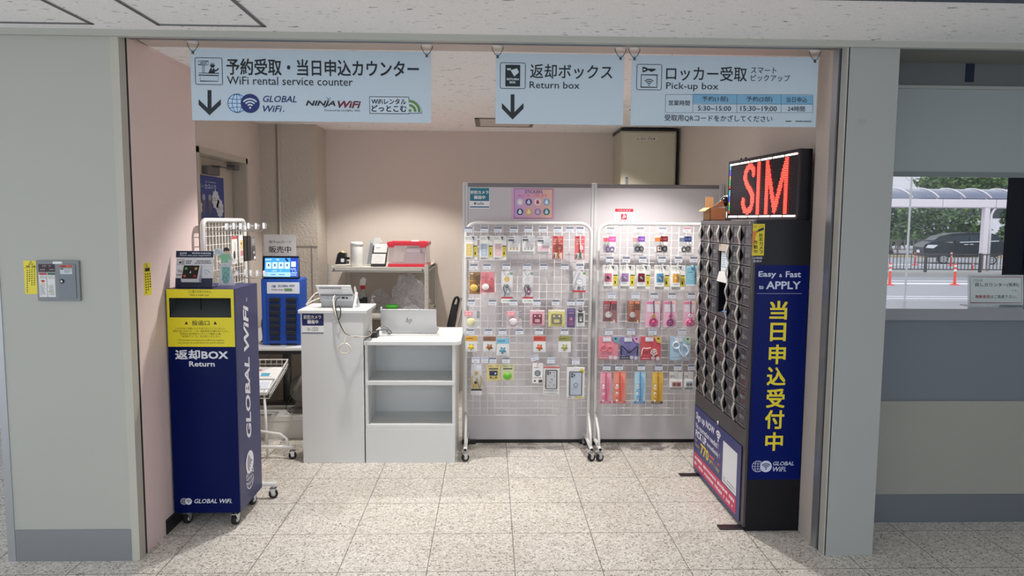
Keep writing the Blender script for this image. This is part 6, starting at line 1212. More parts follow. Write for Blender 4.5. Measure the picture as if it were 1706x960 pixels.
# ================================================================== STEEL SHELF AND WHAT STANDS ON IT
SX0, SX1, SY0, SY1 = -1.335, -.508, 5.95, 6.72; Z1, Z2 = 1.212, .822
t = thing('steel_shelf', (-.92, 6.2, 0), 'ivory steel shelving unit against the back wall behind the counters', 'shelf'); SH = t
for x, sx in ((SX0, 1), (SX1, -1)):
    for y, sy in ((SY0, 1), (SY1, -1)):
        mb = MB(); mb.box((x, y, 0), (x + sx * .034, y + sy * .003, Z1 + .025), IVORY); mb.box((x, y, 0), (x + sx * .003, y + sy * .034, Z1 + .025), IVORY); pf = front(SY0)
        if y == SY0:
            for k in range(22): mb.disc(pf, x + sx * .017, .1 + k * .05, .003, mat('bolt_hole', (60, 58, 54), .7), .0006, n=8)
        obj('post', mb, t)
for zz in (Z1, Z2, .38, .08):
    mb = MB(); mb.box((SX0 + .003, SY0 + .0035, zz - .035), (SX1 - .003, SY1 - .0035, zz - .030), IVORY); mb.box((SX0 + .004, SY0 + .0035, zz - .04), (SX1 - .004, SY0 + .006, zz), IVORY); mb.box((SX0 + .004, SY1 - .006, zz - .04), (SX1 - .004, SY1 - .0035, zz), IVORY); mb.box((SX0 + .004, SY0 + .004, zz - .002), (SX1 - .004, SY1 - .004, zz), IVORY)
    for x in (SX0 + .05, SX1 - .05): mb.cyl((x, SY0 + .0035, zz - .02), (x, SY0 + .0005, zz - .02), .006, mat('bolt_hole', (60, 58, 54), .7), 10)
    obj('shelf_board', mb, t)
z = Zm(520, 395, 7.11); GRP = 'things on the shelving unit'
t = thing('tape_dispenser', (-1.245, 6.05, Z1), 'black tape dispenser with a tan roll at the left end of the top shelf', 'tape dispenser'); mb = MB()
mb.prism([oy(*z(*p), 6.03) for p in ((272, 322), (395, 322), (395, 195), (330, 178), (300, 200))], (0, .07, 0), BLACK); mb.rpx(front(6.03), *z(340, 255, 380, 298), PAPER, .001); obj('body', mb, t)
mb = MB(); c = oy(*z(352, 200), 6.06); mb.cyl(c + Vector((0, -.012, 0)), c + Vector((0, .012, 0)), .026, mat('tape_tan', (206, 176, 130), .4), 22); obj('tape_roll', mb, t)
mb = MB(); mb.box(oy(*z(396, 268), 6.06), oy(*z(450, 238), 6.10), BLACK, .004); mb.box(oy(*z(398, 318), 6.06), oy(*z(440, 285), 6.10), mat('grey_part', (90, 90, 94), .5), .003); obj('cutter', mb, t)
t = thing('wipes_canister', (-1.11, 6.06, Z1), 'white cylindrical wipes canister on the top shelf', 'canister'); p0 = oy(*z(528, 328), 6.06); hgt = .205; r_ = .052
mb = MB(); mb.lathe([(r_ * .95, 0), (r_, .006), (r_, hgt * .8), (r_ * .98, hgt * .82)], (p0.x, 6.07, Z1), mat('canister_white', (234, 234, 232), .3), 28); obj('body', mb, t)
mb = MB(); mb.lathe([(r_ * 1.01, hgt * .82), (r_ * 1.01, hgt * .94), (r_ * .9, hgt), (r_ * .3, hgt)], (p0.x, 6.07, Z1), WHITEM, 28); obj('lid', mb, t)
t = thing('card_reader', (-.97, 6.05, Z1), 'black-framed white payment reader leaning among paper wraps on the top shelf', 'payment reader'); pf = PL((0, 6.02, Z1 + .0), (1, 0, 0), (.10, .22, 1)); mb = MB()
u0, v0, u1, v1 = pf.rect(*z(692, 40, 872, 330)); v0 = 0.004; v1 = .205; mb.pbox(pf, u0, v0, u1, v1 - .03, -.035, 0, mat('reader_dark', (52, 54, 58), .35), .012); mb.pbox(pf, u0 + .004, v0 + .02, u1 - .008, v0 + .105, 0, .004, mat('reader_white', (232, 232, 230), .35), .003); mb.pbox(pf, u0 + .014, v0 + .115, u1 - .004, v1 - .012, 0, .003, mat('reader_white', (232, 232, 230), .35), .002); mb.ring(pf, (u0 + u1) / 2, v0 + .06, .026, .003, ink((220, 216, 214)), .005); mb.dashes(pf, u0 + .03, v0 + .15, u1 - .03, v0 + .165, 1, ink((160, 160, 164)), d=.004); obj('reader', mb, t)
t = thing('paper_wrap', (-1.03, 6.2, Z1), 'grey-white paper wraps and sleeves standing behind the payment reader', 'paper'); pf = front(6.12)
for pts, yo, c in ((((600, 325), (660, 40), (745, 30), (715, 325)), 0.03, (202, 202, 202)), (((650, 325), (690, 60), (740, 100), (720, 325)), .015, (150, 152, 156)), (((720, 100), (740, 10), (800, 8), (835, 60), (760, 100)), -.0, (226, 226, 224))):
    mb = MB(); mb.prism([oy(*z(*p), 6.12 + yo) for p in pts][::-1], (0, .008, 0), mat('sheet_%d' % c[0], c, .7, bump=.3, bscale=30)); obj('sheet', mb, t)
# red-rimmed crate
t = thing('storage_crate', (-.68, 6.1, Z1), 'clear storage crate with red lid frame and red base on the top shelf', 'crate'); RD = mat('crate_red', (214, 38, 60), .35); CW = clear('crate_clear', (236, 226, 230), .26, .15)
cx0, cx1, cy0, cy1, cz1 = -.845, -.525, 6.0, 6.30, Z1 + .208
mb = MB(); mb.box((cx0 - .004, cy0 - .006, Z1 + .002), (cx1 + .006, cy1, Z1 + .026), RD, .003); obj('base', mb, t)
mb = MB(); mb.box((cx0, cy0, Z1 + .026), (cx1, cy0 + .003, cz1 - .03), CW); mb.box((cx0, cy1 - .003, Z1 + .026), (cx1, cy1, cz1 - .03), CW); mb.box((cx0, cy0, Z1 + .026), (cx0 + .003, cy1, cz1 - .03), CW); mb.box((cx1 - .003, cy0, Z1 + .026), (cx1, cy1, cz1 - .03), CW)
for x in (cx0 + .012, cx0 + .03, cx1 - .036, cx1 - .016): mb.box((x, cy0 - .005, Z1 + .026), (x + .006, cy0 + .001, cz1 - .03), CW)
obj('clear_walls', mb, t)
mb = MB()
for b in (((cx0 - .008, cy0 - .01), (cx1 + .008, cy0 + .012)), ((cx0 - .008, cy1 - .012), (cx1 + .008, cy1 + .004)), ((cx0 - .008, cy0), (cx0 + .012, cy1)), ((cx1 - .012, cy0), (cx1 + .008, cy1))): mb.box(b[0] + (cz1 - .03,), b[1] + (cz1,), RD, .002)
mb.box((cx0 + .0, cy0 - .014, cz1 - .045), (cx0 + .05, cy0 - .006, cz1 - .014), RD, .002); mb.box((cx1 - .06, cy0 - .014, cz1 - .045), (cx1 - .005, cy0 - .006, cz1 - .014), RD, .002); mb.box((cx0 + .02, cy0 + .02, cz1 - .012), (cx1 - .02, cy1 - .02, cz1 - .008), RD); obj('lid', mb, t)
mb = MB(); mb.box((-.70, 6.03, Z1 + .115), (-.585, 6.2, Z1 + .165), mat('inner_box_white', (226, 216, 222), .5), .005); mb.box((-.72, 6.03, Z1 + .027), (-.56, 6.22, Z1 + .115), mat('inner_box_pink', (222, 196, 204), .5), .003); obj('packet', mb, None, 'pale packet inside the red-lidded clear crate', 'packet')
mb = MB(); mb.box((-.66, 6.06, cz1), (-.60, 6.12, cz1 + .01), PAPER, .003); obj('folded_note', mb, None, 'small white folded note lying on the red crate lid', 'note')
# lower shelf
t = thing('spray_bottle', (-1.06, 6.16, Z2), 'clear spray bottle with a red and white trigger head on the second shelf', 'bottle'); px_ = oy(*z(600, 700), 6.16).x; mb = MB(); mb.lathe([(.036, 0), (.038, .01), (.036, .12), (.018, .17), (.016, .19)], (px_, 6.16, Z2), clear('bottle_clear', (186, 190, 196), .45), 20); obj('body', mb, t)
mb = MB(); mb.lathe([(.019, .19), (.021, .2), (.019, .222)], (px_, 6.16, Z2), RD, 18); obj('collar', mb, t); mb = MB(); mb.prism([(px_ - .022, 6.15, Z2 + .222), (px_ + .02, 6.15, Z2 + .222), (px_ + .03, 6.15, Z2 + .275), (px_ + .006, 6.15, Z2 + .292), (px_ - .018, 6.15, Z2 + .27)], (0, .026, 0), WHITEM); obj('trigger_head', mb, t)
t = thing('pump_bottle', (-1.0, 6.08, Z2), 'small clear pump bottle on the second shelf beside the plastic bags', 'bottle'); px_ = oy(*z(712, 740), 6.08).x; mb = MB(); mb.lathe([(.026, 0), (.028, .008), (.027, .075), (.012, .095)], (px_, 6.08, Z2), clear('bottle_milky', (206, 210, 214), .6), 20); obj('body', mb, t)
mb = MB(); mb.lathe([(.013, .095), (.013, .108), (.005, .11), (.005, .13)], (px_, 6.08, Z2), WHITEM, 14); mb.box((px_ - .006, 6.073, Z2 + .13), (px_ + .026, 6.087, Z2 + .138), WHITEM, .002); obj('pump', mb, t)
t = thing('dark_pouch', (-1.09, 6.05, Z2), 'dark navy bag slumped behind the tablet on the second shelf', 'bag'); mb = MB(); mb.ball((-1.10, 6.06, Z2 + .06), .06, mat('dark_bag', (26, 28, 40), .6), (1, .7, 1)); mb.box((-1.075, 6.03, Z2), (-1.035, 6.09, Z2 + .13), mat('dark_bag', (26, 28, 40), .6), .01); obj('bag', mb, t)
mb = MB(); mb.lathe([(.03, 0), (.034, .01), (.035, .09), (.032, .095)], (-1.215, 6.02, Z2), clear('cup_clear', (200, 202, 204), .5), 20); obj('clear_cup', mb, None, 'clear plastic cup behind the tablet on the second shelf', 'cup')
# crumpled plastic bags
BAG = clear('plastic_bag', (226, 226, 238), .32, .15); BAGI = ink((66, 78, 140))
def plastic_bag(c, r, sc, seed, label, marks):
    t = thing('plastic_bag', (c[0], c[1], Z2), label, 'bag', 'clear plastic bags on the shelf'); bm = bmesh.new(); bmesh.ops.create_icosphere(bm, subdivisions=5, radius=r); rnd = random.Random(seed)
    ph = [(Vector((rnd.uniform(-1, 1), rnd.uniform(-1, 1), rnd.uniform(-1, 1))).normalized(), rnd.uniform(14, 46), rnd.uniform(0, 6)) for _ in range(9)]
    off = Vector((seed * 3.1, seed * 1.7, 0))
    for v in bm.verts:
        d = v.co.normalized(); k = .80 + .34 * abs(noise.noise(d * 2.3 + off)) + .20 * abs(noise.noise(d * 5.5 + off)) + .10 * abs(noise.noise(d * 12 + off)); peak = max(0, d.z) ** 3 * .25
        v.co = Vector((v.co.x * sc[0] * k * (1 - peak * 1.6), v.co.y * sc[1] * k * (1 - peak), v.co.z * sc[2] * (k + peak))); v.co.z = max(v.co.z, -sc[2] * r * .62)
    zs_ = min(v.co.z for v in bm.verts); mb = MB(); mb.add([v.co + Vector((c[0], c[1], Z2 - zs_ + .001)) for v in bm.verts], [tuple(v.index for v in f.verts) for f in bm.faces], BAG); bm.free()
    obj('film', mb, t)
    mb = MB()
    for k in range(marks): u = c[0] + rnd.uniform(-.7, .6) * r * sc[0]; v = Z2 + rnd.uniform(.1, 1.1) * r * sc[2]; q = PL((0, c[1] - r * sc[1] * .92, 0), (1, 0, 0), (0, .25, 1)); mb.stroke(q, [(u, v), (u + .012, v + .006), (u + .02, v - .002)], .004, BAGI, .001)
    obj('print_marks', mb, t)
plastic_bag((-.70, 6.24, 0), .17, (.95, .75, 1.02), 4, 'large crumpled clear plastic bag with blue print, right end of the second shelf', 12)
plastic_bag((-.975, 6.36, 0), .105, (1.0, .7, .9), 9, 'crumpled clear plastic bag left of the largest one on the second shelf', 4)
plastic_bag((-.66, 6.02, 0), .075, (1.3, .5, .5), 12, 'flattened clear plastic bag lying in front on the second shelf', 3)
t = thing('green_cup', (-.83, 6.0, Z2), 'bright green cup on the second shelf edge above the laptop', 'cup'); px_ = oy(*z(945, 830), 6.0).x; mb = MB(); mb.lathe([(.026, .0), (.040, .03), (.052, .055), (.054, .072), (.05, .072), (.036, .03)], (px_, 6.012, Z2), mat('cup_green', (76, 176, 60), .35), 26); obj('cup', mb, t)
mb = MB(); px_ = oy(*z(820, 830), 6.0).x; mb.lathe([(.026, 0), (.026, .006), (.01, .012), (.009, .03), (.018, .034), (.016, .05), (.006, .058)], (px_, 6.0, Z2), CHROME, 20); obj('desk_bell', mb, None, 'small chrome desk bell left of the green cup on the second shelf', 'bell')
# boxes on the shelf boards below, seen between the counters
mb = MB(); mb.box((-1.10, 6.0, .382), (-.85, 6.3, .64), CB, .004); mb.box((-1.10, 5.995, .52), (-.85, 6.002, .54), mat('parcel_tape', (150, 112, 70), .4)); obj('cardboard_box', mb, None, 'brown cardboard box low on the shelving unit between the two counters', 'box')
# folded chair against the back wall
t = thing('folding_chair', (-.31, 6.4, 0), 'folded black and chrome chair leaning by the back wall left of the panels', 'chair'); dk = mat('chair_black', (22, 22, 24), .3)
for xo, yo in ((0, 0), (.055, .04)):
    mb = MB(); pp_ = [Vector((-.46 + xo, 6.30 + yo, .0)), Vector((-.40 + xo, 6.36 + yo, .5)), Vector((-.345 + xo, 6.44 + yo, .80)), Vector((-.315 + xo, 6.46 + yo, .90)), Vector((-.285 + xo, 6.47 + yo, .90)), Vector((-.30 + xo, 6.46 + yo, .80)), Vector((-.36 + xo, 6.40 + yo, .5)), Vector((-.42 + xo, 6.34 + yo, .0))]; mb.tube(smooth(pp_, 4), .011, CHROME if xo else dk, 8); obj('frame_tube', mb, t)
mb = MB(); mb.prism([(-.405, 6.35, .45), (-.365, 6.35, .45), (-.315, 6.42, .85), (-.34, 6.42, .85)], (.03, .05, 0), dk); obj('seat', mb, t)
# ================================================================== RIGHT COUNTER: SIGN STAND, CHAIR BACKS
CT = z1c = 1.16; Yq = YC + .10
ypl = front(Yq); z = Zm(1470, 270, 3.555)
t = thing('counter_sign', (oy(1659, 520, Yq).x, Yq + .02, CT), 'clear upright sign stand with a red-bordered notice on the booth counter', 'sign stand')
sp = PL((0, Yq, CT), (1, 0, 0), (0, .10, 1)); u0, v0, u1, v1 = sp.rect(*z(512, 672, 832, 892)); v0 = .004
mb = MB(); mb.pbox(sp, u0 - .004, v0, u1 + .004, v1 + .004, -.004, 0, clear('acrylic', (206, 220, 224), .35, .05)); mb.box((u0 - .004, Yq - .02, CT), (u1 + .004, Yq + .07, CT + .004), clear('acrylic', (206, 220, 224), .35, .05)); obj('acrylic_holder', mb, t)
mb = MB(); mb.pbox(sp, u0, v0 + .004, u1, v1, .0002, .0008, mat('notice_paper', (206, 216, 216), .5)); d = .0014; mr = ink((150, 60, 70))
mb.stroke(sp, [(u0 + .008, v0 + .014), (u1 - .008, v0 + .014), (u1 - .008, v1 - .008), (u0 + .008, v1 - .008)], .0022, mr, d, True)
mb.tpx(sp, 'こちらは', *z(534, 693, 592, 708), BLK, d); mb.tpx(sp, '貸しカウンター(有料)', *z(546, 716, 808, 742), BLK, d, .008); mb.tpx(sp, 'です。', *z(764, 756, 802, 769), BLK, d); mb.tpx(sp, '無断使用', *z(550, 788, 634, 808), ink((150, 40, 50)), d, .018); mb.tpx(sp, 'はご遠慮下さい。', *z(638, 788, 796, 808), BLK, d, .004); mb.dpx(sp, *z(622, 852, 810, 864), 1, BLK, d=d, fill=.7)
obj('notice', mb, t)
for k, (x0, x1, lab) in enumerate(((1478, 1499, 'black chair back just showing over the booth counter, by the pillar'), (1552, 1640, 'black chair back showing over the booth counter, left of the notice'))):
    Yk = 4.45; a = oy(x0, 518, Yk); b = oy(x1, 518, Yk); zt_ = oy((x0 + x1) / 2, 511.5, Yk).z; cx = (a.x + b.x) / 2; hw = (b.x - a.x) / 2
    t = thing('office_chair', (cx, Yk + .2, 0), lab, 'chair', 'chairs behind the booth counter'); mb = MB(); n = 12; hw = max(hw, .2)
    if k == 0: cx = b.x - .2
    pts = [(cx - hw, zt_ - .42)] + [(cx - hw * math.cos(math.pi * i / n), zt_ - .07 + .07 * math.sin(math.pi * i / n)) for i in range(n + 1)] + [(cx + hw, zt_ - .42)]
    mb.prism([(p[0], Yk, p[1]) for p in pts], (0, .06, 0), mat('chair_fabric', (24, 25, 30), .8)); obj('backrest', mb, t)
    mb = MB(); mb.box((cx - .22, Yk + .04, .44), (cx + .22, Yk + .46, .52), mat('chair_fabric', (24, 25, 30), .8), .03); obj('seat', mb, t)
    mb = MB(); mb.box((cx - .03, Yk + .03, .42), (cx + .03, Yk + .06, zt_ - .3), BLACK); mb.cyl((cx, Yk + .25, .08), (cx, Yk + .25, .44), .025, BLACK, 12)
    for q in range(5): a_ = 2 * math.pi * q / 5; mb.tube([(cx, Yk + .25, .09), (cx + .27 * math.cos(a_), Yk + .25 + .27 * math.sin(a_), .05)], .018, BLACK, 8); mb.ball((cx + .27 * math.cos(a_), Yk + .25 + .27 * math.sin(a_), .025), .025, RUBBER)
    obj('base', mb, t)

# ================================================================== OUTDOORS
GZ = -.6
ASPH = mat('asphalt', (150, 150, 156), .9, var=.08, vscale=.6, bump=.2, bscale=8)
mb = MB(); mb.box((-30, 6.95, GZ - .2), (90, 95, GZ), ASPH); struct('ground_outdoors', mb)
mb = MB(); LN = mat('road_paint', (232, 232, 236), .7)
def gpt(x, y, Z=GZ): return oz(x, y, Z)
for (xa, xb_, yy, w_) in ((1478, 1515, 494, .12), (1478, 1640, 497.5, .12), (1552, 1640, 510, .12), (1478, 1640, 472.5, .5), (1478, 1690, 441, .35), (1478, 1640, 468, .2)):
    a = gpt(xa, yy); b = gpt(xb_, yy); mb.box((a.x - 3, a.y - w_ / 2, GZ), (b.x + 3, a.y + w_ / 2, GZ + .004), LN)
struct('trim_11', mb)
kb = gpt(1580, 461); KY = kb.y
mb = MB(); mb.box((5, KY, GZ), (60, KY + 1.6, GZ + .16), mat('kerb_concrete', (166, 164, 160), .9, var=.08, vscale=1)); struct('trim_12', mb)
def fence(name, Y, x0, x1, yt, yb, zb_, m, label, sp, postsp, r=.012):
    t = thing(name, ((x0 + x1) / 2, Y, zb_), label, 'fence'); zt_ = oy(1580, yt, Y).z; z0 = oy(1580, yb, Y).z; mb = MB()
    mb.box((x0, Y - .025, zt_ - .05), (x1, Y + .025, zt_), m); mb.box((x0, Y - .02, z0), (x1, Y + .02, z0 + .045), m); n = int((x1 - x0) / sp)
    for i in range(n): x = x0 + (i + .5) * sp; mb.box((x - r, Y - r, z0), (x + r, Y + r, zt_), m)
    obj('railing', mb, t)
    for i in range(int((x1 - x0) / postsp) + 1): x = x0 + i * postsp; p = MB(); p.box((x - .05, Y - .05, zb_), (x + .05, Y + .05, zt_ + .03), m, .01); obj('post', p, t)
FD = mat('fence_dark_brown', (56, 48, 48), .5); Y1 = KY + .35
xp = oy(1542, 440, Y1).x; pw_ = oy(1633, 440, Y1).x - xp
fence('railing_fence', Y1, xp - pw_ * 2, xp + pw_ * 3, 423, 450, GZ + .16, FD, 'dark brown railing fence across the road in front of the van', .155, pw_)
Yv = 41.0
fence('railing_fence', 47.0, 18, 42, 400, 417, GZ, mat('fence_grey_brown', (96, 88, 88), .6), 'grey-brown railing fence behind the van under the trees', .3, 3.0, .03)
mb = MB(); mb.box((10, 46.4, GZ), (60, 47.6, GZ + .12), mat('kerb_tan', (176, 160, 130), .9)); struct('trim_13', mb)
# delineator posts
ORG = mat('post_orange', (238, 66, 44), .45); REF = mat('post_white_band', (240, 236, 236), .4)
for x, yt, yb, lb in ((1482, 438, 475, 'orange road delineator post nearest the booth pillar, on the near lane'), (1590, 439, 475, 'orange road delineator post on the near lane, in front of the dark fence'), (1524, 421, 442, 'orange delineator post behind the fence by the front of the van'), (1584, 420, 443, 'orange delineator post behind the fence at the van front wheel'), (1619.5, 435, 452, 'short orange delineator post beside the canopy column')):
    p = gpt(x, yb); h_ = oy(x, yt, p.y).z - GZ; t = thing('delineator_post', (p.x, p.y, GZ), lb, 'post', 'orange delineator posts'); mb = MB(); mb.lathe([(.05, .03), (.045, .1), (.042, h_ - .02), (.03, h_)], (p.x, p.y, GZ), ORG, 14); obj('pole', mb, t)
    mb = MB(); mb.lathe([(.16, 0), (.15, .03), (.05, .05)], (p.x, p.y, GZ), ORG, 16); obj('foot', mb, t)
    for q in (.62, .82): mb = MB(); mb.lathe([(.046, h_ * q), (.046, h_ * q + h_ * .1)], (p.x, p.y, GZ), REF, 14); obj('reflective_band', mb, t)
# covered walkway
YW = Y1 + .9; za = oy(1590, 313, YW).z; zb_ = oy(1590, 332, YW).z; zc_ = oy(1590, 345, YW).z; xL = oy(1440, 330, YW).x; xR = oy(1760, 330, YW).x
t = thing('covered_walkway', ((xL + xR) / 2, YW + .8, GZ), 'pale covered walkway with curved translucent roof across the road', 'canopy'); WK = mat('walkway_pale', (226, 216, 222), .5)
mb = MB(); mb.box((xL, YW, zc_), (xR, YW + .16, zb_), WK)
for px in (1571, 1660): x = oy(px, 338, YW).x; mb.box((x - .012, YW - .004, zc_), (x + .012, YW, zb_), mat('panel_joint_grey', (150, 146, 150), .6))
obj('fascia', mb, t)
mb = MB(); mb.box((xL, YW + 2.0, zc_), (xR, YW + 2.16, zb_), WK); obj('fascia', mb, t)
def arcpt(f, lift=0): a = math.radians(175 - 170 * f); return (YW + .1 + 1.0 - 1.0 * math.cos(math.pi - a), zb_ + (za - zb_ + lift) * math.sin(a))
mb = MB(); N = 12; vs = []; 
for i in range(N + 1):
    y, zz = arcpt(i / N); vs += [(xL, y, zz), (xR, y, zz)]
mb.add(vs, [(2 * i, 2 * i + 1, 2 * i + 3, 2 * i + 2) for i in range(N)], clear('canopy_sheet', (120, 128, 150), .75, .12), True); obj('roof_sheet', mb, t)
sp_ = oy(1611, 330, YW).x - oy(1567, 330, YW).x; x = oy(1523, 330, YW).x - sp_ * 2
while x < xR:
    mb = MB(); mb.tube([(x - .35 * math.sin(math.pi * i / N) , arcpt(i / N)[0], arcpt(i / N)[1] + .02) for i in range(N + 1)], .035, WK, 6); obj('roof_rib', mb, t); x += sp_
x = oy(1643, 400, YW).x; mb = MB(); mb.box((x - .12, YW + .02, GZ + .16), (x + .12, YW + .26, zc_), WK, .02); obj('column', mb, t)
mb = MB(); x2 = oy(1649.5, 400, YW).x; mb.tube([(x2 + .25, YW + .1, zc_), (x2 + .1, YW + .06, zc_ - .15), (x2, YW + .02, zc_ - .32), (x2, YW + .02, GZ + .16)], .045, mat('downpipe_white', (222, 218, 222), .4), 8); obj('downpipe', mb, t)
# van
Yv0 = 39.0; z = Zm(1480, 285, 7.11); vp = lambda x, y: oy(*z(x, y), Yv0)
zz = Zm(1470, 270, 3.555); VPL = PL((25.5, Yv0, 0), (math.cos(.26), -math.sin(.26), 0)); VE = -VPL.n
def vq(x, y): return VPL.P(*VPL.uv(*zz(x, y)))
t = thing('van', (vq(465, 560).x, Yv0 + .9, GZ), 'dark blue-black minivan parked across the road behind the canopy column', 'van'); VB = mat('van_paint', (20, 28, 38), .3, .1, spec=.35); VG = mat('van_glass', (40, 54, 64), .25, spec=.3); WD = 1.75
low = [(246, 548), (244, 505), (254, 488), (288, 474), (345, 463), (690, 462), (718, 475), (722, 520), (716, 550), (670, 562), (370, 565), (290, 566), (256, 562)]
up = [(300, 470), (345, 440), (420, 424), (520, 418), (640, 420), (690, 432), (716, 470)]
mb = MB(); mb.prism([vq(*p) for p in low], VE * WD, VB); obj('body', mb, t)
mb = MB(); a = [vq(*p) + VE * .06 for p in up]; n = len(a); vs = a + [p + VE * (WD - .12) for p in a]
for i in range(1, n - 1): vs[i] = vs[i] + VE * .1; vs[n + i] = vs[n + i] - VE * .1
mb.add(vs, [tuple(range(n))[::-1], tuple(range(n, 2 * n))] + [(i, (i + 1) % n, n + (i + 1) % n, n + i) for i in range(n)], VB); obj('cabin', mb, t)
def vface(pts, m, name, off=-.03, par=None, th=.02): mb = MB(); mb.prism([vq(*p) + VE * off for p in pts], VE * th, m); return obj(name, mb, par or t)
mb = MB(); wp = [vq(305, 468), vq(346, 441), vq(418, 426)]; uz = Vector((-.02, 0, .035)); mb.add([wp[0] + VE * .15 + uz, wp[2] + VE * .24 + uz, wp[2] + VE * (WD - .24) + uz, wp[0] + VE * (WD - .15) + uz], [(0, 1, 2, 3)], VG); obj('windscreen', mb, t)
vface([(375, 473), (440, 437), (512, 432), (512, 470)], VG, 'window'); vface([(517, 470), (517, 432), (588, 430), (588, 467)], VG, 'window'); vface([(640, 466), (640, 430), (680, 434), (694, 466)], VG, 'window')
vface([(370, 476), (440, 474), (690, 466), (690, 471), (440, 479)], CHROME, 'chrome_strip', -.04)
vface([(256, 508), (270, 490), (330, 492), (300, 512)], mat('headlight', (226, 230, 232), .15), 'headlight', -.04); fc = [vq(244, y) + VE * k + Vector((-.03, 0, 0)) for k, y in ((.62, 540), (.62, 524), (1.12, 524), (1.12, 540))]; mb = MB(); mb.prism(fc, (.02, 0, 0), REF); obj('number_plate', mb, t)
vface([(420, 478), (428, 466), (450, 466), (452, 480), (436, 486)], mat('mirror_black', (14, 16, 20), .3), 'mirror', -.2, None, .2); vface([(483, 487), (508, 486), (508, 490), (483, 491)], CHROME, 'door_handle', -.04); vface([(517, 486), (538, 485), (538, 489), (517, 490)], CHROME, 'door_handle', -.04)
for cxp in (362, 648):
    c = vq(cxp, 548); r_ = (vq(cxp + 32, 548) - c).x; c.z = GZ + r_
    mb = MB(); mb.lathe([(r_ * .6, -.12), (r_, -.10), (r_, .10), (r_ * .6, .12)], c + VE * .08, RUBBER, 26, VE); w_ = obj('wheel', mb, t); mb = MB(); q = PL(c - VE * .05, VPL.u); c = Vector((0, 0, 0)); mb.disc(q, c.x, c.z, r_ * .62, mat('rim_dark', (90, 92, 98), .3, .5), .0)
    for k in range(10): a_ = 2 * math.pi * k / 10; mb.stroke(q, [(c.x + r_ * .1 * math.cos(a_), c.z + r_ * .1 * math.sin(a_)), (c.x + r_ * .62 * math.cos(a_), c.z + r_ * .62 * math.sin(a_))], r_ * .1, SILVER, .01)
    mb.ring(q, c.x, c.z, r_ * .63, r_ * .12, SILVER, .012); obj('rim', mb, w_)
# far side: buildings, hedges, trees
WB = mat('far_building_white', (232, 230, 234), .7); mb = MB(); a = oy(1478, 300, 66); b = oy(1533, 300, 66); mb.box((a.x - 8, 66, GZ), (b.x, 70, 12), WB); q = front(66); u, v = q.uv(1518, 291); mb.ring(q, u, v, .55, .09, mat('emblem_grey', (206, 206, 210), .6), .01)
obj('far_building', mb, None, 'white building with a pale round emblem beyond the trees at the window top left', 'building')
t = thing('far_building', (45, 74, GZ), 'long pale building with a dark window band beyond the trees', 'building'); mb = MB(); mb.box((b.x + .5, 72, GZ), (75, 76, 2.2), WB); mb.box((b.x + .5, 71.5, 6.6), (75, 76, 14), WB); obj('wall', mb, t); mb = MB(); mb.box((b.x + .5, 72.4, 2.2), (75, 76, 6.6), mat('far_window_band', (44, 50, 60), .3)); obj('window_band', mb, t)
LEAF = [mat('leaf_%d' % i, c, .7) for i, c in enumerate(((74, 104, 58), (98, 128, 66), (52, 78, 50), (120, 146, 84)))]
TRK = mat('bark', (86, 76, 68), .9, bump=.5, bscale=20)
def leaves(cs, n, s, seed, mix=(0, 1, 2, 3)):
    rnd = random.Random(seed); mb = MB()
    for k in range(n):
        c, r = rnd.choice(cs); d = Vector((rnd.gauss(0, 1), rnd.gauss(0, 1), rnd.gauss(0, 1))).normalized() * (rnd.random() ** .4); p = Vector(c) + Vector((d.x * r[0], d.y * r[1], d.z * r[2]))
        a = Vector((rnd.gauss(0, 1), rnd.gauss(0, 1), rnd.gauss(0, .5))).normalized(); b = a.cross(Vector((rnd.gauss(0, .5), rnd.gauss(0, .5), 1))).normalized(); ss = s * rnd.uniform(.6, 1.3)
        mb.add([p - a * ss, p + b * ss * .5, p + a * ss, p - b * ss * .5], [(0, 1, 2, 3)], LEAF[rnd.choice(mix)])
    return mb
def tree(px, ybase, Y, blobs, n, s, seed, label, mix=(0, 0, 1, 2, 3), trunks=3):
    p = oy(px, ybase, Y); t = thing('tree', (p.x, Y, GZ), label, 'tree', 'trees across the road'); cs = []
    for bx, by, rx, ry in blobs: c = oy(bx, by, Y); e = oy(bx + rx, by - ry, Y); cs.append(((c.x, Y, c.z), (e.x - c.x, min(1.6, (e.x - c.x)), e.z - c.z)))
    tag(obj('foliage', leaves(cs, n, s, seed, mix), t), kind='stuff'); mb = MB(); rnd = random.Random(seed)
    for k in range(trunks):
        c, r = cs[k % len(cs)]; mb.tube(smooth([Vector((p.x + rnd.uniform(-.2, .2), Y + rnd.uniform(-.2, .2), GZ)), Vector((p.x * .6 + c[0] * .4, Y, GZ * .5 + c[2] * .5)), Vector(c)]), [.09] * 11, TRK, 7)
    obj('trunk', mb, t)
tree(1580, 425, 50.5, [(1560, 372, 46, 22), (1600, 366, 44, 22), (1530, 356, 36, 20), (1580, 395, 40, 16), (1620, 388, 30, 16), (1512, 385, 26, 20), (1500, 400, 20, 10)], 3600, .20, 11, 'broad many-stemmed green tree behind the van', trunks=7)
tree(1484, 420, 53, [(1488, 362, 26, 22), (1478, 388, 18, 14)], 1300, .2, 12, 'green tree at the left edge of the booth window', (0, 2, 2, 1))
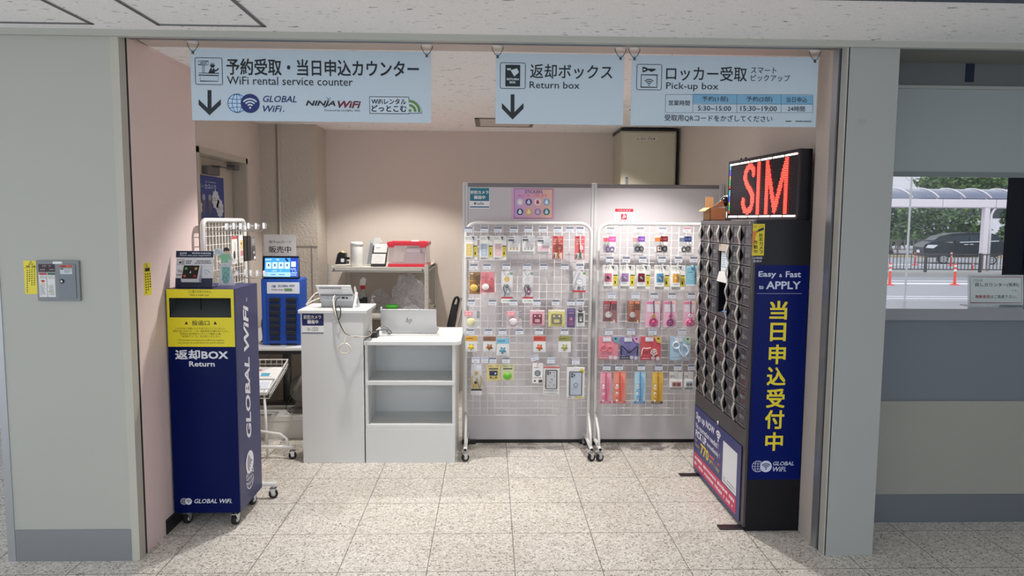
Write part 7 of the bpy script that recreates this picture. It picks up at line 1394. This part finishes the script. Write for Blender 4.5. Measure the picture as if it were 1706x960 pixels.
tree(1680, 425, 54, [(1682, 362, 16, 18), (1672, 390, 10, 14), (1690, 345, 14, 12)], 900, .2, 13, 'slim tree at the right edge of the booth window', (0, 2, 1))
tree(1600, 425, 57, [(1560, 303, 34, 12), (1610, 300, 44, 14), (1650, 304, 34, 10), (1590, 312, 50, 8)], 2600, .24, 14, 'tall green tree rising above the walkway roof', (0, 1, 1, 3), 2)
for k, (x0, x1, lb) in enumerate(((1510, 1560, 'low clipped hedge behind the van front'), (1655, 1700, 'low clipped hedge behind the van rear'))):
    Yh = 49.0; a = oy(x0, 408, Yh); b = oy(x1, 394, Yh); cs = [((a.x + (b.x - a.x) * (i + .5) / 6, Yh, (a.z + b.z) / 2), ((b.x - a.x) / 8, .4, (b.z - a.z) / 1.6)) for i in range(6)]
    t = thing('hedge', ((a.x + b.x) / 2, Yh, GZ), lb, 'hedge', 'hedges across the road'); tag(obj('foliage', leaves(cs, 700, .14, 30 + k, (0, 2, 1)), t), kind='stuff'); mb = MB()
    for i in range(6): mb.tube([(cs[i][0][0], Yh, GZ), (cs[i][0][0], Yh, cs[i][0][2])], .04, TRK, 6)
    obj('stems', mb, t)

# ================================================================== SLIVER OF THE HALL LEFT OF THE PILLAR
t = thing('poster_stand', (-4.9, 6.6, 0), 'blue and white poster stand seen past the left edge of the pillar', 'poster stand'); Yl = 6.6; pl = front(Yl); mb = MB()
u0, v0, u1, v1 = pl.rect(-60, 540, 16, 640); mb.pbox(pl, u0, v0, u1, v1, -.02, 0, mat('stand_pale', (206, 216, 226), .4)); mb.rpx(pl, -60, 545, 14, 566, ink((110, 150, 90)), .001); mb.rpx(pl, -60, 566, 14, 582, ink((30, 66, 130)), .001); mb.rpx(pl, -60, 590, 12, 612, ink((40, 60, 100)), .001); obj('board', mb, t)
mb = MB(); mb.box((u0 + .05, Yl, 0), (u0 + .09, Yl + .03, v0), STEEL); mb.box((u1 - .09, Yl, 0), (u1 - .05, Yl + .03, v0), STEEL); mb.box((u0, Yl - .15, 0), (u1, Yl + .18, .03), STEEL, .005); obj('frame', mb, t)
